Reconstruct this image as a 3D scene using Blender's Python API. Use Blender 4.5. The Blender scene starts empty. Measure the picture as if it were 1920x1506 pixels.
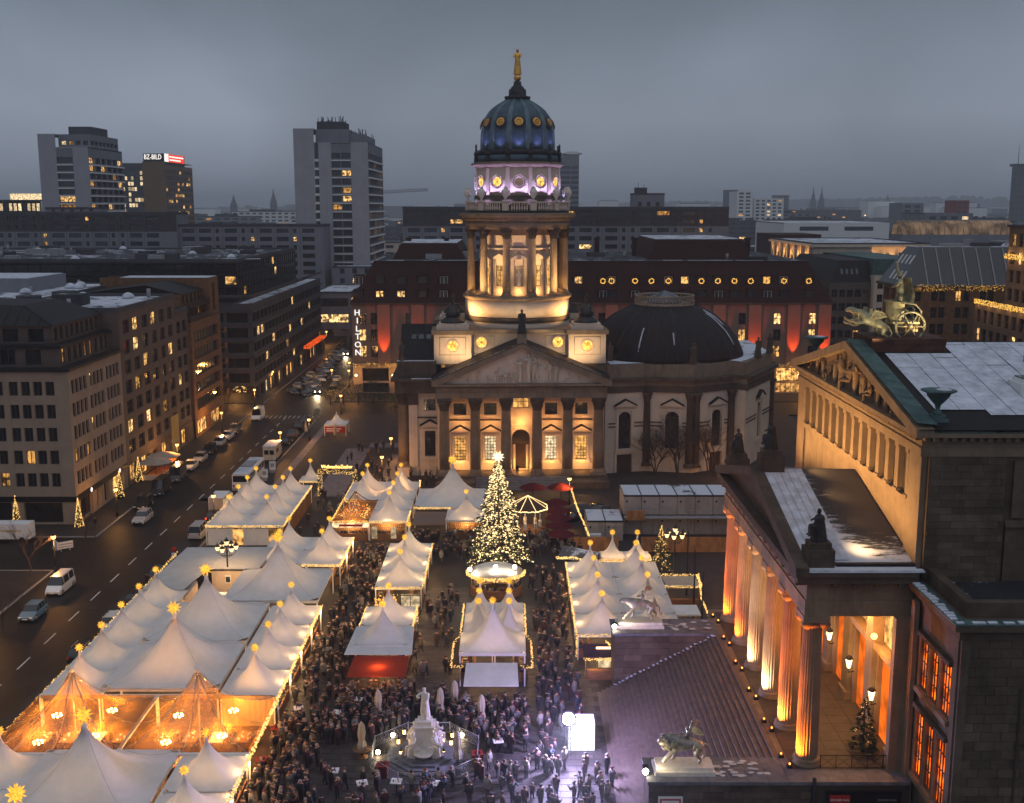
import bpy,bmesh,math,random
from math import sin,cos,pi,radians,sqrt,atan2
from mathutils import Vector,Matrix
sc = bpy.context.scene
COL = sc.collection
R = random.Random(11)
# ------------------------------------------------------------------ camera, sky, sun, exposure
FOC,CAMH = 2100.0,45.0
PITCH = math.atan(368 / FOC)
cd = bpy.data.cameras.new('camera')
cam = bpy.data.objects.new('camera',cd)
COL.objects.link(cam)
cam.location = (0,0,CAMH)
cam.rotation_euler = (pi / 2 - PITCH,0,0)
cd.sensor_width = 36
cd.lens = 36 * FOC / 1920
cd.clip_start,cd.clip_end = 1,30000
sc.camera = cam
sc.view_settings.view_transform = 'Standard'
sc.view_settings.look = 'None'
sc.view_settings.gamma = 1
sc.view_settings.use_curve_mapping = False
sc.view_settings.exposure = 0.0
sc.render.engine = 'CYCLES'
cy = sc.cycles
cy.use_denoising = True
try:
 cy.denoiser = 'OPENIMAGEDENOISE'
except Exception:
 pass
cy.max_bounces = 5
cy.diffuse_bounces = 2
cy.glossy_bounces = 2
cy.transmission_bounces = 2
cy.transparent_max_bounces = 10
cy.volume_bounces = 1
cy.sample_clamp_indirect = 3
cy.use_light_tree = True
cy.caustics_reflective = False
cy.caustics_refractive = False
SUN_EL,SUN_ROT = radians(62),radians(200)
w = bpy.data.worlds.new('World')
sc.world = w
w.use_nodes = True
nt = w.node_tree
N,L = nt.nodes,nt.links
N.clear()
wo = N.new('ShaderNodeOutputWorld')
bg = N.new('ShaderNodeBackground')
bg.inputs[1].default_value = 0.1
L.new(bg.outputs[0],wo.inputs[0])
nish = N.new('ShaderNodeTexSky')
nish.sky_type = 'NISHITA'
nish.sun_disc = False
nish.sun_elevation = SUN_EL
nish.sun_rotation = SUN_ROT
nish.dust_density = 4
tc = N.new('ShaderNodeTexCoord')
sep = N.new('ShaderNodeSeparateXYZ')
L.new(tc.outputs['Generated'],sep.inputs[0])
ab = N.new('ShaderNodeMath'); ab.operation = 'ABSOLUTE'
L.new(sep.outputs[2],ab.inputs[0])
ramp = N.new('ShaderNodeValToRGB')          # the overcast deck from horizon to zenith
L.new(ab.outputs[0],ramp.inputs[0])
cr = ramp.color_ramp
SKY = [(0.0,(0.155,0.183,0.235)),(.03,(0.209,0.242,0.302)),(.075,(0.259,0.297,0.366)),(.12,(0.228,0.266,0.330)),(.17,(0.164,0.197,0.247)),(.3,(0.135,0.162,0.205)),(.6,(0.141,0.167,0.210)),(1,(0.150,0.178,0.222))]
cr.elements[0].position,cr.elements[0].color = 0,(*SKY[0][1],1)
cr.elements[1].position,cr.elements[1].color = 1,(*SKY[-1][1],1)
for p,c in SKY[1:-1]:
 e = cr.elements.new(p); e.color = (*c,1)
dv = N.new('ShaderNodeVectorMath'); dv.operation = 'MULTIPLY'; dv.inputs[1].default_value = (4,4,6.5)   # soft mottled overcast
L.new(tc.outputs['Generated'],dv.inputs[0])
nz = N.new('ShaderNodeTexNoise')
nz.inputs['Scale'].default_value = .75
nz.inputs['Detail'].default_value = 4
nz.inputs['Roughness'].default_value = .45
nz.inputs['Distortion'].default_value = .5
L.new(dv.outputs[0],nz.inputs['Vector'])
mr = N.new('ShaderNodeMapRange')
for i,v in enumerate((.3,.7,.78,1.2)): mr.inputs[i + 1].default_value = v
L.new(nz.outputs[0],mr.inputs[0])
mul = N.new('ShaderNodeVectorMath'); mul.operation = 'SCALE'
L.new(ramp.outputs[0],mul.inputs[0]); L.new(mr.outputs[0],mul.inputs['Scale'])
sc10 = N.new('ShaderNodeVectorMath'); sc10.operation = 'SCALE'; sc10.inputs['Scale'].default_value = 10
L.new(mul.outputs[0],sc10.inputs[0])
mxs = N.new('ShaderNodeMix'); mxs.data_type = 'RGBA'
mxs.inputs[0].default_value = .02
L.new(sc10.outputs[0],mxs.inputs[6]); L.new(nish.outputs[0],mxs.inputs[7])
L.new(mxs.outputs[2],bg.inputs[0])
sl = bpy.data.lights.new('sun','SUN')
sun = bpy.data.objects.new('sun',sl)
COL.objects.link(sun)
sl.energy = .76
sl.angle = radians(110)
sl.color = (.82,.88,1)
sun.rotation_euler = (radians(14),radians(6),0)
# ------------------------------------------------------------------ helpers
PS,PC = sin(PITCH),cos(PITCH)
def _d(u,v):
 x,y = (u - 960) / FOC,(753 - v) / FOC
 return x,PC + y * PS,-PS + y * PC
def G(u,v,z=0.0):
 a = _d(u,v); t = (z - CAMH) / a[2]
 return Vector((a[0] * t,a[1] * t,z))
def WY(u,v,Y):
 a = _d(u,v); t = Y / a[1]
 return Vector((a[0] * t,Y,CAMH + a[2] * t))
def WX(u,v,X):
 a = _d(u,v); t = X / a[0]
 return Vector((X,a[1] * t,CAMH + a[2] * t))
class MB:
 """collects faces; mi is the material slot of what is added next"""
 def __init__(s):
  s.v,s.f,s.m,s.mi,s.sm,s.smooth = [],[],[],0,[],False
 def add(s,vs,fs,smooth=None):
  b = len(s.v); s.v += [tuple(p) for p in vs]
  for f in fs:
   s.f.append(tuple(b + i for i in f)); s.m.append(s.mi); s.sm.append(s.smooth if smooth is None else smooth)
  return s
 def box(s,x0,x1,y0,y1,z0,z1):
  return s.add([(x0,y0,z0),(x1,y0,z0),(x1,y1,z0),(x0,y1,z0),(x0,y0,z1),(x1,y0,z1),(x1,y1,z1),(x0,y1,z1)],
      [(0,3,2,1),(4,5,6,7),(0,1,5,4),(1,2,6,5),(2,3,7,6),(3,0,4,7)])
 def obox(s,c,d,rz=0,rx=0,ry=0):
  m = Matrix.Translation(c) @ Matrix.Rotation(rz,4,'Z') @ Matrix.Rotation(ry,4,'Y') @ Matrix.Rotation(rx,4,'X')
  h = [x / 2 for x in d]
  vs = [m @ Vector((a * h[0],b * h[1],e * h[2])) for e in (-1,1) for a,b in ((-1,-1),(1,-1),(1,1),(-1,1))]
  return s.add(vs,[(0,3,2,1),(4,5,6,7),(0,1,5,4),(1,2,6,5),(2,3,7,6),(3,0,4,7)])
 def prism(s,poly,z0,z1,z1s=None):
  n = len(poly)
  tops = z1s or [z1] * n
  vs = [(x,y,z0) for x,y in poly] + [(x,y,t) for (x,y),t in zip(poly,tops)]
  return s.add(vs,[tuple(range(n - 1,-1,-1)),tuple(range(n,2 * n))] + [(i,(i + 1) % n,n + (i + 1) % n,n + i) for i in range(n)])
 def extr(s,poly,o,ux,uy,d):
  """2D polygon in the plane o + a*ux + b*uy, extruded along vector d"""
  o,ux,uy,d = map(Vector,(o,ux,uy,d)); n = len(poly)
  a = [o + ux * p[0] + uy * p[1] for p in poly]
  return s.add(a + [p + d for p in a],[tuple(range(n - 1,-1,-1)),tuple(range(n,2 * n))] + [(i,(i + 1) % n,n + (i + 1) % n,n + i) for i in range(n)])
 def quad(s,*p):
  return s.add(p,[tuple(range(len(p)))])
 def lathe(s,prof,c=(0,0,0),n=24,a0=0,a1=2 * pi,smooth=True,flute=0):
  full = abs(a1 - a0 - 2 * pi) < 1e-6
  k = n if full else n + 1
  vs = []
  for r,z in prof:
   for i in range(k):
    a = a0 + (a1 - a0) * i / n
    q = r * (1 - flute * (i % 2))
    vs.append((c[0] + q * cos(a),c[1] + q * sin(a),c[2] + z))
  fs = [(j * k + i,j * k + (i + 1) % k,(j + 1) * k + (i + 1) % k,(j + 1) * k + i) for j in range(len(prof) - 1) for i in range(n)]
  if full and prof[0] != prof[-1]:
   if prof[0][0] > 1e-4: fs.append(tuple(range(k - 1,-1,-1)))
   if prof[-1][0] > 1e-4: fs.append(tuple((len(prof) - 1) * k + i for i in range(k)))
  return s.add(vs,fs,smooth)
 def cyl(s,c,r,h,n=10,r2=None,smooth=True):
  return s.lathe([(r,0),(r if r2 is None else r2,h)],c,n,smooth=smooth)
 def ball(s,c,r,n=10,m=6,sz=1):
  return s.lathe([(max(r * sin(pi * j / m),1e-5),-r * sz * cos(pi * j / m)) for j in range(m + 1)],c,n)
 def tube(s,pts,r,n=6,r2=None,cap=True):
  pts = [Vector(p) for p in pts]; vs,K = [],len(pts)
  for i,p in enumerate(pts):
   t = (pts[min(i + 1,K - 1)] - pts[max(i - 1,0)])
   t = t.normalized() if t.length > 1e-9 else Vector((0,0,1))
   a = t.cross(Vector((0,0,1)) if abs(t.z) < .9 else Vector((1,0,0))).normalized(); b = t.cross(a)
   q = r if r2 is None else r + (r2 - r) * i / (K - 1)
   vs += [p + (a * cos(2 * pi * j / n) + b * sin(2 * pi * j / n)) * q for j in range(n)]
  fs = [(i * n + j,i * n + (j + 1) % n,(i + 1) * n + (j + 1) % n,(i + 1) * n + j) for i in range(K - 1) for j in range(n)]
  if cap: fs += [tuple(range(n - 1,-1,-1)),tuple((K - 1) * n + j for j in range(n))]
  return s.add(vs,fs,True)
 def octa(s,c,r):
  x,y,z = c
  return s.add([(x+r,y,z),(x-r,y,z),(x,y+r,z),(x,y-r,z),(x,y,z+r),(x,y,z-r)],
      [(0,2,4),(2,1,4),(1,3,4),(3,0,4),(2,0,5),(1,2,5),(3,1,5),(0,3,5)])
 def merge(s,o,mtx=None,mi=None):
  b = len(s.v)
  s.v += [tuple(mtx @ Vector(p)) for p in o.v] if mtx else o.v
  s.f += [tuple(b + i for i in f) for f in o.f]; s.m += o.m if mi is None else [mi] * len(o.f); s.sm += o.sm
  return s
 def mesh(s,name,mats,off=(0,0,0)):
  me = bpy.data.meshes.new(name)
  ox,oy,oz = off
  me.from_pydata([(x - ox,y - oy,z - oz) for x,y,z in s.v],[],s.f)
  for m in (mats if isinstance(mats,(list,tuple)) else [mats]): me.materials.append(m)
  me.polygons.foreach_set('material_index',s.m)
  me.polygons.foreach_set('use_smooth',s.sm)
  me.update()
  return me
KIDS = {}
def tag(o,label=None,cat=None,group=None,kind=None):
 if label: o['label'] = label
 if cat: o['category'] = cat
 if group: o['group'] = group
 if kind: o['kind'] = kind
 return o
def thing(name,label,cat,loc=(0,0,0),rz=0,group=None):
 o = bpy.data.objects.new(name,None); COL.objects.link(o)
 o.empty_display_size = .3
 o.location = loc; o.rotation_euler = (0,0,rz)
 return tag(o,label,cat,group)
def link(name,me,parent=None,loc=None,rz=0):
 o = bpy.data.objects.new(name,me); COL.objects.link(o)
 if parent is not None:
  o.parent = parent; KIDS.setdefault(parent,[]).append(o)
 if loc is not None: o.location = loc
 if rz: o.rotation_euler = (0,0,rz)
 return o
def worldloc(o):
 p = Vector((0,0,0))
 while o is not None: p += Vector(o.location); o = o.parent
 return p
def part(name,mb,mats,parent,world=False,label=None,kind=None):
 me = mb.mesh(name,mats,worldloc(parent) if world else (0,0,0))
 return tag(link(name,me,parent),label,None,None,kind)
def single(name,mb,mats,label,cat,group=None,loc=None,rz=0):
 """a thing that is one mesh, modelled round its own base or in world coordinates"""
 if loc is None:
  xs = [p[0] for p in mb.v]; ys = [p[1] for p in mb.v]; zs = [p[2] for p in mb.v]
  loc = ((min(xs) + max(xs)) / 2,(min(ys) + max(ys)) / 2,min(zs))
  me = mb.mesh(name,mats,loc)
 else: me = mb.mesh(name,mats)
 return tag(link(name,me,None,loc,rz),label,cat,group)
def struct(name,mb,mats,kind='structure'):
 return tag(link(name,mb.mesh(name,mats)),None,None,None,kind)
def dup(root,loc,rz=0,label=None,group=None,scale=None,color=None):
 def cp(o,par):
  c = o.copy(); COL.objects.link(c)
  if par is not None: c.parent = par
  if color is not None and c.type == 'MESH': c.color = color
  for ch in [x for x in KIDS.get(o,[])]: cp(ch,c)
  return c
 r = cp(root,None)
 r.location = loc; r.rotation_euler = (0,0,rz)
 if scale: r.scale = (scale,) * 3 if not isinstance(scale,tuple) else scale
 if label: r['label'] = label
 if group: r['group'] = group
 return r
def lamp(kind,loc,energy,color=(1,.72,.4),size=.3,target=None,angle=60,blend=.5,parent=None,name='lamp_light'):
 l = bpy.data.lights.new(name,kind)
 l.energy = energy; l.color = color
 o = bpy.data.objects.new(name,l); COL.objects.link(o)
 o.location = loc
 if kind == 'SPOT':
  l.spot_size = radians(angle); l.spot_blend = blend
 if kind == 'AREA': l.size = size
 else: l.shadow_soft_size = size
 if target is not None:
  o.rotation_euler = (Vector(target) - Vector(loc)).to_track_quat('-Z','Y').to_euler()
 o['kind'] = 'helper'
 return o
# ------------------------------------------------------------------ materials
def _nodes(name):
 m = bpy.data.materials.new(name); m.use_nodes = True
 t = m.node_tree; t.nodes.clear()
 return m,t.nodes,t.links
def _pos(n,l,scale,obj=False):
 g = n.new('ShaderNodeTexCoord' if obj else 'ShaderNodeNewGeometry')
 mp = n.new('ShaderNodeMapping')
 mp.inputs['Scale'].default_value = scale if isinstance(scale,tuple) else (scale,) * 3
 l.new(g.outputs['Object' if obj else 'Position'],mp.inputs[0])
 return mp.outputs[0]
def _noise(n,l,vec,scale=1,det=4,rough=.6):
 z = n.new('ShaderNodeTexNoise')
 z.inputs['Scale'].default_value = scale; z.inputs['Detail'].default_value = det; z.inputs['Roughness'].default_value = rough
 l.new(vec,z.inputs['Vector'])
 return z.outputs[0]
def _mr(n,l,val,a,b,c,d):
 m = n.new('ShaderNodeMapRange')
 for i,v in enumerate((a,b,c,d)): m.inputs[i + 1].default_value = v
 l.new(val,m.inputs[0]); return m.outputs[0]
def _mix(n,l,f,a,b):
 m = n.new('ShaderNodeMix'); m.data_type = 'RGBA'
 for i,x in ((0,f),(6,a),(7,b)):
  if isinstance(x,(int,float)): m.inputs[i].default_value = x
  elif isinstance(x,tuple): m.inputs[i].default_value = (*x,1)
  else: l.new(x,m.inputs[i])
 return m.outputs[2]
def M(name,col,rough=.75,metal=0,var=.22,scale=.6,bump=.0,bscale=6,spec=.13,snow=0,stain=0,objcol=False,stretch=None,objvar=0):
 m,n,l = _nodes(name)
 out = n.new('ShaderNodeOutputMaterial'); p = n.new('ShaderNodeBsdfPrincipled')
 l.new(p.outputs[0],out.inputs[0])
 p.inputs['Roughness'].default_value = rough; p.inputs['Metallic'].default_value = metal
 p.inputs['Specular IOR Level'].default_value = spec
 v = _pos(n,l,stretch or scale)
 nz = _noise(n,l,v,1,5,.65)
 f = _mr(n,l,nz,.3,.7,0,1)
 if objcol:
  oi = n.new('ShaderNodeObjectInfo'); c = oi.outputs['Color']
 else:
  c = _mix(n,l,f,tuple(min(x * (1 - var),1) for x in col),tuple(min(x * (1 + var),1) for x in col))
 if objvar:
  oi = n.new('ShaderNodeObjectInfo'); q = n.new('ShaderNodeVectorMath'); q.operation = 'SCALE'
  l.new(c,q.inputs[0]); l.new(_mr(n,l,oi.outputs['Random'],0,1,1 - objvar,1 + objvar),q.inputs['Scale']); c = q.outputs[0]
 if stain:
  v2 = _pos(n,l,(.9,.9,.12)); f2 = _mr(n,l,_noise(n,l,v2,1,4,.7),.52,.75,0,stain)
  c = _mix(n,l,f2,c,tuple(x * .35 for x in col))
 if snow:
  g = n.new('ShaderNodeNewGeometry'); s = n.new('ShaderNodeSeparateXYZ'); l.new(g.outputs['Normal'],s.inputs[0])
  up = _mr(n,l,s.outputs[2],.55,.8,0,1)
  f3 = _mr(n,l,_noise(n,l,_pos(n,l,.22),1,6,.7),.62 - .35 * snow,.68 - .35 * snow,0,1)
  mm = n.new('ShaderNodeMath'); mm.operation = 'MULTIPLY'; l.new(up,mm.inputs[0]); l.new(f3,mm.inputs[1])
  c = _mix(n,l,mm.outputs[0],c,(.58,.6,.66))
 l.new(c,p.inputs['Base Color'])
 if bump:
  b = n.new('ShaderNodeBump'); b.inputs['Strength'].default_value = bump; b.inputs['Distance'].default_value = .05
  l.new(_noise(n,l,_pos(n,l,bscale),1,3),b.inputs['Height']); l.new(b.outputs[0],p.inputs['Normal'])
 return m
def E(name,col,strength,var=0,sample=False,vary=0,scale=2.0,hue=None):
 """something that gives off light; vary: each object its own brightness; var: patchy inside"""
 m,n,l = _nodes(name)
 out = n.new('ShaderNodeOutputMaterial'); e = n.new('ShaderNodeEmission')
 l.new(e.outputs[0],out.inputs[0])
 e.inputs[0].default_value = (*col,1); e.inputs[1].default_value = strength
 cur = None
 if vary:
  oi = n.new('ShaderNodeObjectInfo'); cur = _mr(n,l,oi.outputs['Random'],0,1,strength * (1 - vary),strength * (1 + vary))
  if hue: l.new(_mix(n,l,oi.outputs['Random'],col,hue),e.inputs[0])
 if var:
  f = _mr(n,l,_noise(n,l,_pos(n,l,scale),1,2,.6),.4,.62,1 - var,1 + var * .7)
  mm = n.new('ShaderNodeMath'); mm.operation = 'MULTIPLY'; l.new(f,mm.inputs[0])
  if cur: l.new(cur,mm.inputs[1])
  else: mm.inputs[1].default_value = strength
  cur = mm.outputs[0]
 if cur: l.new(cur,e.inputs[1])
 if not sample: m.cycles.emission_sampling = 'NONE'
 return m
def canvas_mat(name,col,trans=.3):
 m,n,l = _nodes(name)
 out = n.new('ShaderNodeOutputMaterial'); d = n.new('ShaderNodeBsdfDiffuse'); t = n.new('ShaderNodeBsdfTranslucent'); x = n.new('ShaderNodeMixShader')
 f = _mr(n,l,_noise(n,l,_pos(n,l,.5),1,5,.7),.25,.78,.78,1.05)
 sc_ = n.new('ShaderNodeVectorMath'); sc_.operation = 'SCALE'; sc_.inputs[0].default_value = col; l.new(f,sc_.inputs['Scale'])
 l.new(sc_.outputs[0],d.inputs[0]); t.inputs[0].default_value = (*[c * .9 for c in col],1)
 b = n.new('ShaderNodeBump'); b.inputs['Strength'].default_value = .35; b.inputs['Distance'].default_value = .12
 l.new(_noise(n,l,_pos(n,l,.9),1,2),b.inputs['Height']); l.new(b.outputs[0],d.inputs['Normal'])
 x.inputs[0].default_value = trans
 l.new(d.outputs[0],x.inputs[1]); l.new(t.outputs[0],x.inputs[2]); l.new(x.outputs[0],out.inputs[0])
 return m
def vinyl_mat(name):
 m,n,l = _nodes(name)
 out = n.new('ShaderNodeOutputMaterial'); a = n.new('ShaderNodeBsdfTransparent'); g = n.new('ShaderNodeBsdfGlossy'); d = n.new('ShaderNodeBsdfTranslucent')
 a.inputs[0].default_value = (.98,.9,.78,1); g.inputs['Roughness'].default_value = .22; g.inputs[0].default_value = (.9,.85,.8,1)
 d.inputs[0].default_value = (1,.5,.13,1)
 b = n.new('ShaderNodeBump'); b.inputs['Strength'].default_value = .6; b.inputs['Distance'].default_value = .15
 l.new(_noise(n,l,_pos(n,l,(1.5,1.5,.5)),1,3),b.inputs['Height']); l.new(b.outputs[0],g.inputs['Normal'])
 x1 = n.new('ShaderNodeMixShader'); x2 = n.new('ShaderNodeMixShader')
 x1.inputs[0].default_value = .1
 f = _mr(n,l,_noise(n,l,_pos(n,l,(1.4,.35,.5)),1,4,.7),.35,.75,.06,.42); l.new(f,x2.inputs[0])
 l.new(a.outputs[0],x1.inputs[1]); l.new(g.outputs[0],x1.inputs[2])
 l.new(x1.outputs[0],x2.inputs[1]); l.new(d.outputs[0],x2.inputs[2]); l.new(x2.outputs[0],out.inputs[0])
 return m
def glass_mat(name,col=(.012,.014,.018),rough=.07):
 return M(name,col,rough,0,.5,.35,0,spec=.8)
def palette_mat(name,cols,rough=.85):
 """cloth in colours that differ from one figure to the next"""
 m,n,l = _nodes(name)
 out = n.new('ShaderNodeOutputMaterial'); p = n.new('ShaderNodeBsdfPrincipled'); p.inputs['Roughness'].default_value = rough
 l.new(p.outputs[0],out.inputs[0])
 oi = n.new('ShaderNodeObjectInfo'); g = n.new('ShaderNodeNewGeometry')
 a = n.new('ShaderNodeMath'); a.operation = 'ADD'; l.new(oi.outputs['Random'],a.inputs[0]); l.new(g.outputs['Random Per Island'],a.inputs[1])
 fr = n.new('ShaderNodeMath'); fr.operation = 'FRACT'; l.new(a.outputs[0],fr.inputs[0])
 r = n.new('ShaderNodeValToRGB'); r.color_ramp.interpolation = 'CONSTANT'; l.new(fr.outputs[0],r.inputs[0])
 k = len(cols)
 r.color_ramp.elements[0].color = (*cols[0],1); r.color_ramp.elements[1].position = 1 / k; r.color_ramp.elements[1].color = (*cols[1],1)
 for i in range(2,k):
  e = r.color_ramp.elements.new(i / k); e.color = (*cols[i],1)
 l.new(r.outputs[0],p.inputs['Base Color'])
 return m
def wood_mat(name,col,scale=(2,2,12)):
 return M(name,col,.7,0,.4,1,.2,5,stretch=scale)
m_asph = M('asphalt',(.014,.0128,.0128),.55,0,.45,.35,.3,8)
m_pave = M('paving stone',(.034,.029,.028),.6,0,.28,.5,.15,6)
m_slab = M('granite slab',(.06,.051,.048),.55,0,.25,.9,.1,7)
m_walk = M('sidewalk',(.032,.028,.026),.7,0,.25,.5,.2,7)
m_kerb = M('kerb stone',(.2,.19,.18),.7,0,.2,1)
m_paint = M('road paint',(.55,.55,.52),.6,0,.25,2)
m_sand = M('beige sandstone',(.285,.225,.172),.8,0,.14,.4,.12,5,stain=.25)
m_sand2 = M('brown stone cladding',(.115,.09,.076),.75,0,.15,.5,.1,5,stain=.25)
m_sand3 = M('rust stone cladding',(.17,.09,.045),.8,0,.4,1.2,.12,5,stain=.4)
m_cream = M('cream render',(.62,.5,.4),.8,0,.1,.4,.05,5,stain=.3)
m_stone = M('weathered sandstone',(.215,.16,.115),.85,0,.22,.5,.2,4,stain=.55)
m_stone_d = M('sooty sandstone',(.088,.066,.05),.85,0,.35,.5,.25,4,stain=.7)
m_kh = M('theatre sandstone',(.23,.17,.115),.85,0,.2,.6,.2,4,stain=.5)
m_kh2 = M('theatre ashlar block',(.11,.082,.06),.85,0,.4,.45,.3,5,stain=.4,objvar=.26)
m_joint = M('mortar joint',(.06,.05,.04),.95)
m_conc = M('concrete panel',(.21,.213,.24),.85,0,.12,.2,.05,3,stain=.3)
m_conc_d = M('dark concrete panel',(.075,.075,.083),.8,0,.2,.2,stain=.3)
m_brick = M('purple brown cladding',(.07,.058,.062),.8,0,.2,.4)
m_dark = M('dark metal',(.025,.026,.03),.5,.5,.3,1)
m_dkglass = glass_mat('dark office glass',(.01,.011,.013),.12)
m_glass = glass_mat('window glass')
m_bluegl = glass_mat('bluish window glass',(.03,.037,.05),.15)
m_frame = M('window frame',(.05,.042,.036),.6)
m_wframe = M('white window frame',(.6,.56,.5),.6)
m_white = M('white paint',(.75,.74,.72),.6,0,.06,1,stain=.15)
m_grey = M('grey paint',(.3,.3,.31),.6,0,.12,1,stain=.3)
m_roofd = M('dark standing seam roof',(.017,.0155,.0155),.55,.2,.3,.8)
m_roofs = M('dark roof with snow patches',(.045,.047,.055),.75,0,.3,.4,snow=.16)
m_roofs2 = M('flat roof mostly grey',(.05,.053,.06),.85,0,.4,.12,snow=.08)
m_roofw = M('snowy flat roof',(.1,.1,.11),.8,0,.3,.3,snow=.58)
m_redroof = M('dark red roof tiles',(.034,.0095,.006),.7,0,.3,1.5,.2,8)
m_snow = M('snow',(.56,.58,.64),.75,0,.28,.9,.25,4,stain=.45)
m_copper = M('green copper',(.075,.13,.125),.6,.2,.4,.8,.1,5)
m_lead = M('dome lead sheet',(.045,.044,.05),.5,.3,.3,.6)
m_domeblue = M('blue copper dome',(.07,.11,.135),.55,.2,.3,.7,.1,4)
m_gold = M('gilding',(.75,.42,.1),.35,.9,.3,2,spec=.6)
m_bronze = M('patinated bronze',(.2,.21,.15),.5,.55,.5,2,.2,6)
m_darkbr = M('dark bronze',(.05,.05,.048),.5,.5,.4,2,.2,6)
m_marble = M('white marble',(.68,.63,.57),.55,0,.14,2.5,.1,6,stain=.25)
m_granite = M('grey granite steps',(.15,.15,.17),.6,0,.3,1.5,.1,8)
m_tent = canvas_mat('white tent canvas',(.83,.8,.78),.2)
m_tentg = canvas_mat('greyish tent canvas',(.62,.6,.58),.15)
m_vinyl = vinyl_mat('clear tent vinyl')
m_redcan = canvas_mat('red canopy cloth',(.42,.07,.04),.45)
m_redumb = canvas_mat('red parasol cloth',(.12,.022,.026),.2)
m_beigeum = canvas_mat('beige parasol cloth',(.55,.47,.38),.2)
m_wood = wood_mat('brown wood',(.2,.1,.05))
m_ply = wood_mat('orange plywood',(.36,.17,.07),(1.5,1.5,.6))
m_wooddk = wood_mat('dark wood',(.07,.04,.025))
m_needle = M('spruce needles',(.035,.045,.022),.8,0,.5,3)
m_bark = M('bark',(.06,.045,.035),.9,0,.3,3)
m_twig = M('bare twigs',(.07,.055,.05),.9)
m_bush = M('evergreen hedge',(.025,.04,.022),.85,0,.5,2)
m_tyre = M('tyre rubber',(.015,.015,.016),.85)
m_rim = M('alloy rim',(.45,.45,.47),.35,.8)
m_car = M('car paint',(1,1,1),.25,.2,objcol=True,spec=.7)
m_carglass = glass_mat('car glass',(.01,.012,.015),.06)
m_black = M('black lacquer',(.012,.012,.013),.4)
m_red = M('red paint',(.4,.03,.025),.6)
m_skin = M('skin',(.36,.22,.16),.6)
m_coat = palette_mat('winter coats',[(0.012,0.012,0.015),(0.018,0.018,0.027),(0.03,0.024,0.021),(0.0072,0.0072,0.0084),(0.042,0.012,0.012),(0.084,0.066,0.048),(0.018,0.03,0.048),(0.096,0.09,0.09),(0.054,0.03,0.018),(0.015,0.018,0.0132),(0.21,0.198,0.18),(0.018,0.015,0.018)])
m_hat = palette_mat('hats and hair',[(.05,.03,.02),(.02,.015,.012),(.2,.18,.17),(.06,.035,.02),(.1,.02,.018),(.02,.02,.03),(.1,.07,.04),(.015,.012,.01)])
m_trous = palette_mat('trousers',[(.02,.022,.03),(.012,.012,.013),(.03,.035,.06),(.05,.045,.04)])
WARM,WARM2 = (1,.45,.12),(1,.58,.23)
e_win = E('lit window',(1,.45,.09),.95,.92,vary=.65,scale=1.1,hue=(1,.62,.24))
e_winw = E('lit white window',(1,.74,.42),.95,.55,vary=.5,scale=1.5)
e_gold = E('bright hall window',(1,.48,.12),1.0,.6,vary=.3,scale=1.1)
e_orange = E('orange lit interior',(1,.16,.008),1.5,.7,True,vary=.3,scale=.9)
e_door = E('orange door glow',(1,.17,.012),.95,.35,True,scale=.6)
e_shop = E('shop window glow',(1,.48,.13),1.1,.85,vary=.5,scale=.8)
e_bulb = E('fairy light bulb',(1,.58,.17),1.9)
e_bulbw = E('warm white fairy bulb',(1,.7,.32),2.6)
e_star = E('paper star glow',(1,.47,.05),1.5,.35,scale=4)
e_lamp = E('lamp glass',(1,.68,.32),4)
e_lampo = E('street lamp glass',(1,.5,.13),4.5)
e_flood = E('floodlight glass',(.92,.95,1),60)
e_signw = E('white sign letters',(1,.93,.86),1.3)
e_signr = E('red sign light',(1,.06,.02),1.1)
e_head = E('headlight glass',(1,.9,.7),5)
e_tail = E('tail light glass',(1,.06,.02),2.5)
e_ring = E('wreath lights',(1,.52,.09),1.5)
# ------------------------------------------------------------------ ground, roads, plaza
gm = M('city ground',(.045,.047,.052),.9,0,.4,.01,snow=.1)
struct('ground',MB().quad((-9000,-600,-.3),(9000,-600,-.3),(9000,16000,-.3),(-9000,16000,-.3)),gm)
RX0,RX1 = -57.2,-41.6
rd = MB()
rd.box(RX0,RX1,-40,420,-.25,0)
rd.box(-200,RX0,134,148.5,-.25,.0)
rd.box(-200,RX0,239,254,-.25,.0)
rd.box(RX1,160,240,256,-.25,.0)
struct('road',rd,m_asph)
rp = random.Random(2)
for k in range(26):
 x,y = rp.uniform(-56,-43),rp.uniform(70,235)
 a,c = (rp.uniform(.4,1.6),rp.uniform(1.5,7)) if k % 2 else (.32,.32)
 link('manhole_cover' if k % 2 == 0 else 'asphalt_patch',(MB().box(-a,a,-c,c,0,.006) if k % 2 else MB().cyl((0,0,0),.33,.008,12)).mesh('patch',M('patched asphalt',(.034,.032,.032),.7) if 'patched asphalt' not in bpy.data.materials else bpy.data.materials['patched asphalt']),bpy.data.objects['road'],(x,y,.002))
dm = MB().box(-.075,.075,-1.5,1.5,0,.012).mesh('lane_dash',m_paint)
for k in range(40):
 y = 60 + 6.5 * k
 if 236 < y < 258: continue
 link('lane_dash',dm,bpy.data.objects['road'],(-48.7,y,.006))
for k in range(12):
 link('lane_dash',dm,bpy.data.objects['road'],(-54 + k * 1.0,237.5,.006))
pv = MB()
pv.box(RX1,60,20,240,-.25,.12)
struct('plaza',pv,m_pave)
wk = MB()
wk.box(-200,RX0,148.5,239,-.25,.12)
wk.box(-200,RX0,-40,134,-.25,.12)
wk.box(-200,RX0,254,420,-.25,.12)
wk.box(RX1,90,256,420,-.25,.12)
struct('sidewalk',wk,m_walk)
kb = MB()
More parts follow.
